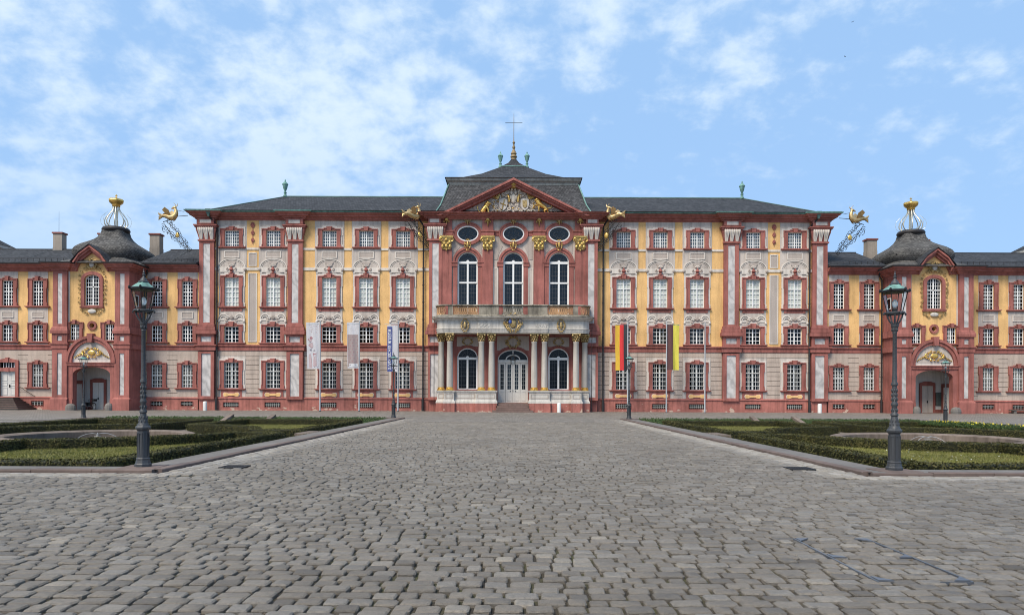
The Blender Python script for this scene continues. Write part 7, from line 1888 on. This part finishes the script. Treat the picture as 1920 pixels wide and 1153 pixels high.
for k, (a, b) in enumerate(((0.5, 0.82), (0.3, 0.84), (0.46, 0.80), (0.22, 0.82), (0.36, 0.80), (0.52, 0.84))):
    v = 0.925 - 0.033 * k; blot(p1, b1, 'print_orange' if k in (2, 4) else 'print_pink', [(a, v), (b, v + 0.004), (b, v + 0.012), (a, v + 0.008)])
# rose patterned banner
A = (fx(650.0), fx(672.2), fz(691.5), fz(605.5), 0.05, 1.7, 0.05)
b2, p2 = cloth_piece('banner', A, (0, 1, 0, 1), 'banner_white', None); tag(b2, 'white banner with a rose panel of small scattered sprigs', 'banner', 'banners left of the portico')
o, _ = cloth_piece('print_panel', A, (0.03, 0.94, 0.035, 0.735), 'banner_rose', b2, 0.010)
o, _ = cloth_piece('caption_box', A, (0.15, 0.86, 0.035, 0.10), 'print_white', b2, 0.018)
sp = []
for j in range(9):
    for i in range(3):
        u = 0.15 + 0.30 * i + (0.12 if j % 2 else 0); v = 0.15 + 0.067 * j
        if u < 0.9: blot(p2, b2, 'print_rose', ell(u, v, 0.035, 0.012, 6), 0.017, 'sprig')
blot(p2, b2, 'print_grey', ell(0.66, 0.078, 0.05, 0.008, 8), 0.024); blot(p2, b2, 'print_grey', ell(0.23, 0.07, 0.05, 0.014, 8), 0.024)
for k in range(2): blot(p2, b2, 'print_grey', [(0.34, 0.055 + 0.014 * k), (0.78, 0.056 + 0.014 * k), (0.78, 0.059 + 0.014 * k), (0.34, 0.058 + 0.014 * k)], 0.024)
# museum banner: blue strip with mirrored lettering (seen from the back)
A = (fx(725.5), fx(744.8), fz(697.5), fz(610.5), 0.04, 2.6, 0.02)
b3, p3 = cloth_piece('banner', A, (0, 1, 0, 1), 'banner_white', None); tag(b3, 'banner with mirrored STÄDTISCHES MUSEUM lettering on a blue strip', 'banner', 'banners left of the portico')
cloth_piece('blue_strip', A, (0.0, 0.50, 0.0, 0.965), 'banner_blue', b3, 0.010)
fc = bpy.data.curves.new('lettering', 'FONT'); fc.body = 'STÄDTISCHES MUSEUM'; fc.size = 1.0; fc.space_character = 1.06; fc.offset = 0.022
fo = bpy.data.objects.new('lettering', fc); COL.objects.link(fo)
dg = bpy.context.evaluated_depsgraph_get(); dg.update(); tm = bpy.data.meshes.new_from_object(fo.evaluated_get(dg))
bpy.data.objects.remove(fo)
xs2 = [v.co.x for v in tm.vertices]; ys2 = [v.co.y for v in tm.vertices]; x0_, x1_, y0_, y1_ = min(xs2), max(xs2), 0.0, 0.73
bmt = bmesh.new(); bmt.from_mesh(tm); bmesh.ops.triangulate(bmt, faces=bmt.faces)
for v in bmt.verts:
    u = 0.08 + 0.33 * (v.co.y - y0_) / (y1_ - y0_); w = 0.05 + 0.86 * (v.co.x - x0_) / (x1_ - x0_)
    X_, Y_, Z_ = p3(u, w); v.co = (X_, Y_ - 0.022, Z_)
bmt.to_mesh(tm); bmt.free(); tm.materials.append(MAT['print_white']); link('lettering', tm, b3)
blot(p3, b3, 'print_grey', [(0.86, 0.045), (0.93, 0.05), (0.93, 0.095), (0.90, 0.07)], 0.016); blot(p3, b3, 'print_grey', [(0.60, 0.062), (0.76, 0.064), (0.76, 0.070), (0.60, 0.068)], 0.016)
# national flag hung vertically
A = (fx(1153.3), fx(1176.0), fz(693.5), fz(607.5), 0.05, 0.9, 0.02)
f1 = E('national_flag', (fx(1165), YF, fz(694)), 'black red gold national flag hanging vertically beside the portico', 'flag', 'flags right of the portico')
for a, b, mat, nm in ((0, 0.35, 'flag_gold', 'gold_stripe'), (0.35, 0.68, 'flag_red', 'red_stripe'), (0.68, 1.0, 'flag_black', 'black_stripe')): cloth_piece(nm, A, (a, b, 0, 1), mat, f1)
A = (fx(1250.5), fx(1273.0), fz(692.5), fz(606.5), 0.10, 2.2, -0.04)
f2 = E('provincial_flag', (fx(1262), YF, fz(694)), 'brown and yellow flag hanging vertically on the middle right pole', 'flag', 'flags right of the portico')
for a, b, mat, nm in ((0, 0.5, 'flag_brown', 'brown_stripe'), (0.5, 1.0, 'flag_yellow', 'yellow_stripe')): cloth_piece(nm, A, (a, b, 0, 1), mat, f2)

# ------------------------------------------------------------------ white bollards
bo = MB().lathe([(0.19, 0), (0.19, 0.80), (0.175, 0.86), (0.13, 0.89), (0.02, 0.90)], 20).mesh('bollard', 'bollard_white', 50)
for pxl, Y, lab in ((384.5, 67.3, 'white bollard before the left corner of the palace block'), (1048.3, 65.6, 'white bollard beside the entrance steps'), (1537.0, 67.3, 'white bollard before the right corner of the palace block')):
    o = link('bollard', bo); o.location = ((pxl - 961.5) * Y / FPX, Y, 0.0); tag(o, lab, 'bollard', 'white bollards along the palace')

# ------------------------------------------------------------------ bicycle in the left gateway
bk = E('bicycle', (-PXC - 0.95, YP + 1.3, 0), 'dark bicycle parked in the left gateway', 'bicycle', rz=R(-28))
for x in (-0.54, 0.54):
    w = L('wheel', MB().tube([(x + 0.33 * math.cos(a), 0, 0.35 + 0.33 * math.sin(a)) for a in [2 * PI * k / 24 for k in range(24)]], 0.024, 6, closed=True), 'leather_black', bk)
    sp_ = MB()
    for k in range(12): a = k * PI / 6; sp_.tube([(x, 0, 0.35), (x + 0.32 * math.cos(a), 0, 0.35 + 0.32 * math.sin(a))], 0.004, 4)
    link('spokes', sp_.mesh('spokes', 'pole_grey'), w, (0, 0, 0))
    L('mudguard', MB().tube([(x + 0.38 * math.cos(a), 0, 0.35 + 0.38 * math.sin(a)) for a in [PI * (0.05 + 0.9 * k / 10) for k in range(11)]], 0.025, 5), 'iron_black', bk)
fr = MB()
for a, b in (((0.54, 0.35), (0.40, 0.95)), ((0.42, 0.85), (-0.12, 0.35)), ((0.43, 0.80), (-0.20, 0.72)), ((-0.12, 0.35), (-0.22, 0.85)), ((-0.54, 0.35), (-0.12, 0.35)), ((-0.54, 0.35), (-0.20, 0.72))): fr.tube([(a[0], 0, a[1]), (b[0], 0, b[1])], 0.02, 6)
L('frame', fr, 'iron_black', bk)
L('handlebar', MB().tube([(0.25, -0.28, 1.06), (0.40, -0.2, 1.06), (0.42, 0, 1.02), (0.40, 0.2, 1.06), (0.25, 0.28, 1.06)], 0.016, 6).tube([(0.40, 0, 0.95), (0.42, 0, 1.02)], 0.02, 6), 'iron_black', bk)
L('saddle', MB().blob((-0.26, 0, 0.92), (0.15, 0.09, 0.045), 8, 5), 'leather_black', bk)
L('crank', MB().tube([(-0.12, 0.09, 0.35), (-0.02, 0.12, 0.22)], 0.012, 5).lathe([(0.09, -0.01), (0.09, 0.01)], 12, (-0.12, 0, 0.35)), 'pole_grey', bk)
L('basket', MB().ring(rect(0.48, 0.80, 0.85, 1.08), [rect(0.50, 0.78, 0.87, 1.06)], -0.16, 0.16).box(0.48, 0.80, -0.16, -0.15, 0.85, 1.08).box(0.48, 0.80, 0.15, 0.16, 0.85, 1.08), 'leather_black', bk)
L('pannier', MB().box(-0.72, -0.36, -0.22, -0.08, 0.42, 0.74).box(-0.72, -0.36, 0.08, 0.22, 0.42, 0.74), 'leather_black', bk)

# stone bench at the right edge
bn = E('stone_bench', (49.9, Y0 - 0.6, 0), 'low dark slab bench against the plinth at the far right edge', 'bench')
O('slab', MB().box(49.1, 51.6, Y0 - 0.75, Y0 - 0.25, 0.28, 0.38), 'dark_step', bn)
for x in (49.45, 51.2): O('leg', MB().box(x - 0.12, x + 0.12, Y0 - 0.7, Y0 - 0.3, 0.0, 0.28), 'rough_stone', bn)

# birds
def bird(x, y, z, sc, rz, label, wings):
    b = E('bird', (x, y, z), label, 'bird', rz=rz)
    m = MB().tube([(-0.24, 0, 0.05), (-0.12, 0, 0.08), (0.0, 0, 0.12), (0.10, 0, 0.17), (0.15, 0, 0.24), (0.20, 0, 0.25), (0.25, 0, 0.24)], [0.02, 0.04, 0.075, 0.07, 0.045, 0.045, 0.008], 8)
    L('body', m, 'feather', b, 60)
    for t in (-1, 1):
        if wings: L('wing', MB().add([(0.10, 0, 0.15), (-0.08, 0, 0.14), (-0.12, t * 0.28, 0.24), (0.02, t * 0.55, 0.20), (0.14, t * 0.25, 0.25), (0.10, 0, 0.17), (-0.08, 0, 0.16), (-0.12, t * 0.28, 0.255), (0.02, t * 0.55, 0.21), (0.14, t * 0.25, 0.265)], [(0, 1, 2, 3, 4), (5, 6, 7, 8, 9)] + [(i, (i + 1) % 5, 5 + (i + 1) % 5, 5 + i) for i in range(5)]), 'feather', b)
        else: L('leg', MB().tube([(0.0, t * 0.03, 0.08), (0.01, t * 0.03, -0.02)], 0.008, 4), 'feather', b)
    b.scale = (sc, sc, sc)
    return b
bird(45.95, 78.0, 19.22, 1.3, PI, 'dark bird perched on the chimney behind the right dome', False)
bird((1596 - 961.5) / 1300 * 120, 120, 1.65 + (743 - 43) / 1300 * 120, 0.55, 0.6, 'tiny bird high in the sky, upper one', True)
bird((1582 - 961.5) / 1300 * 120, 120, 1.65 + (743 - 108) / 1300 * 120, 0.55, 2.2, 'tiny bird in the sky, lower one', True)
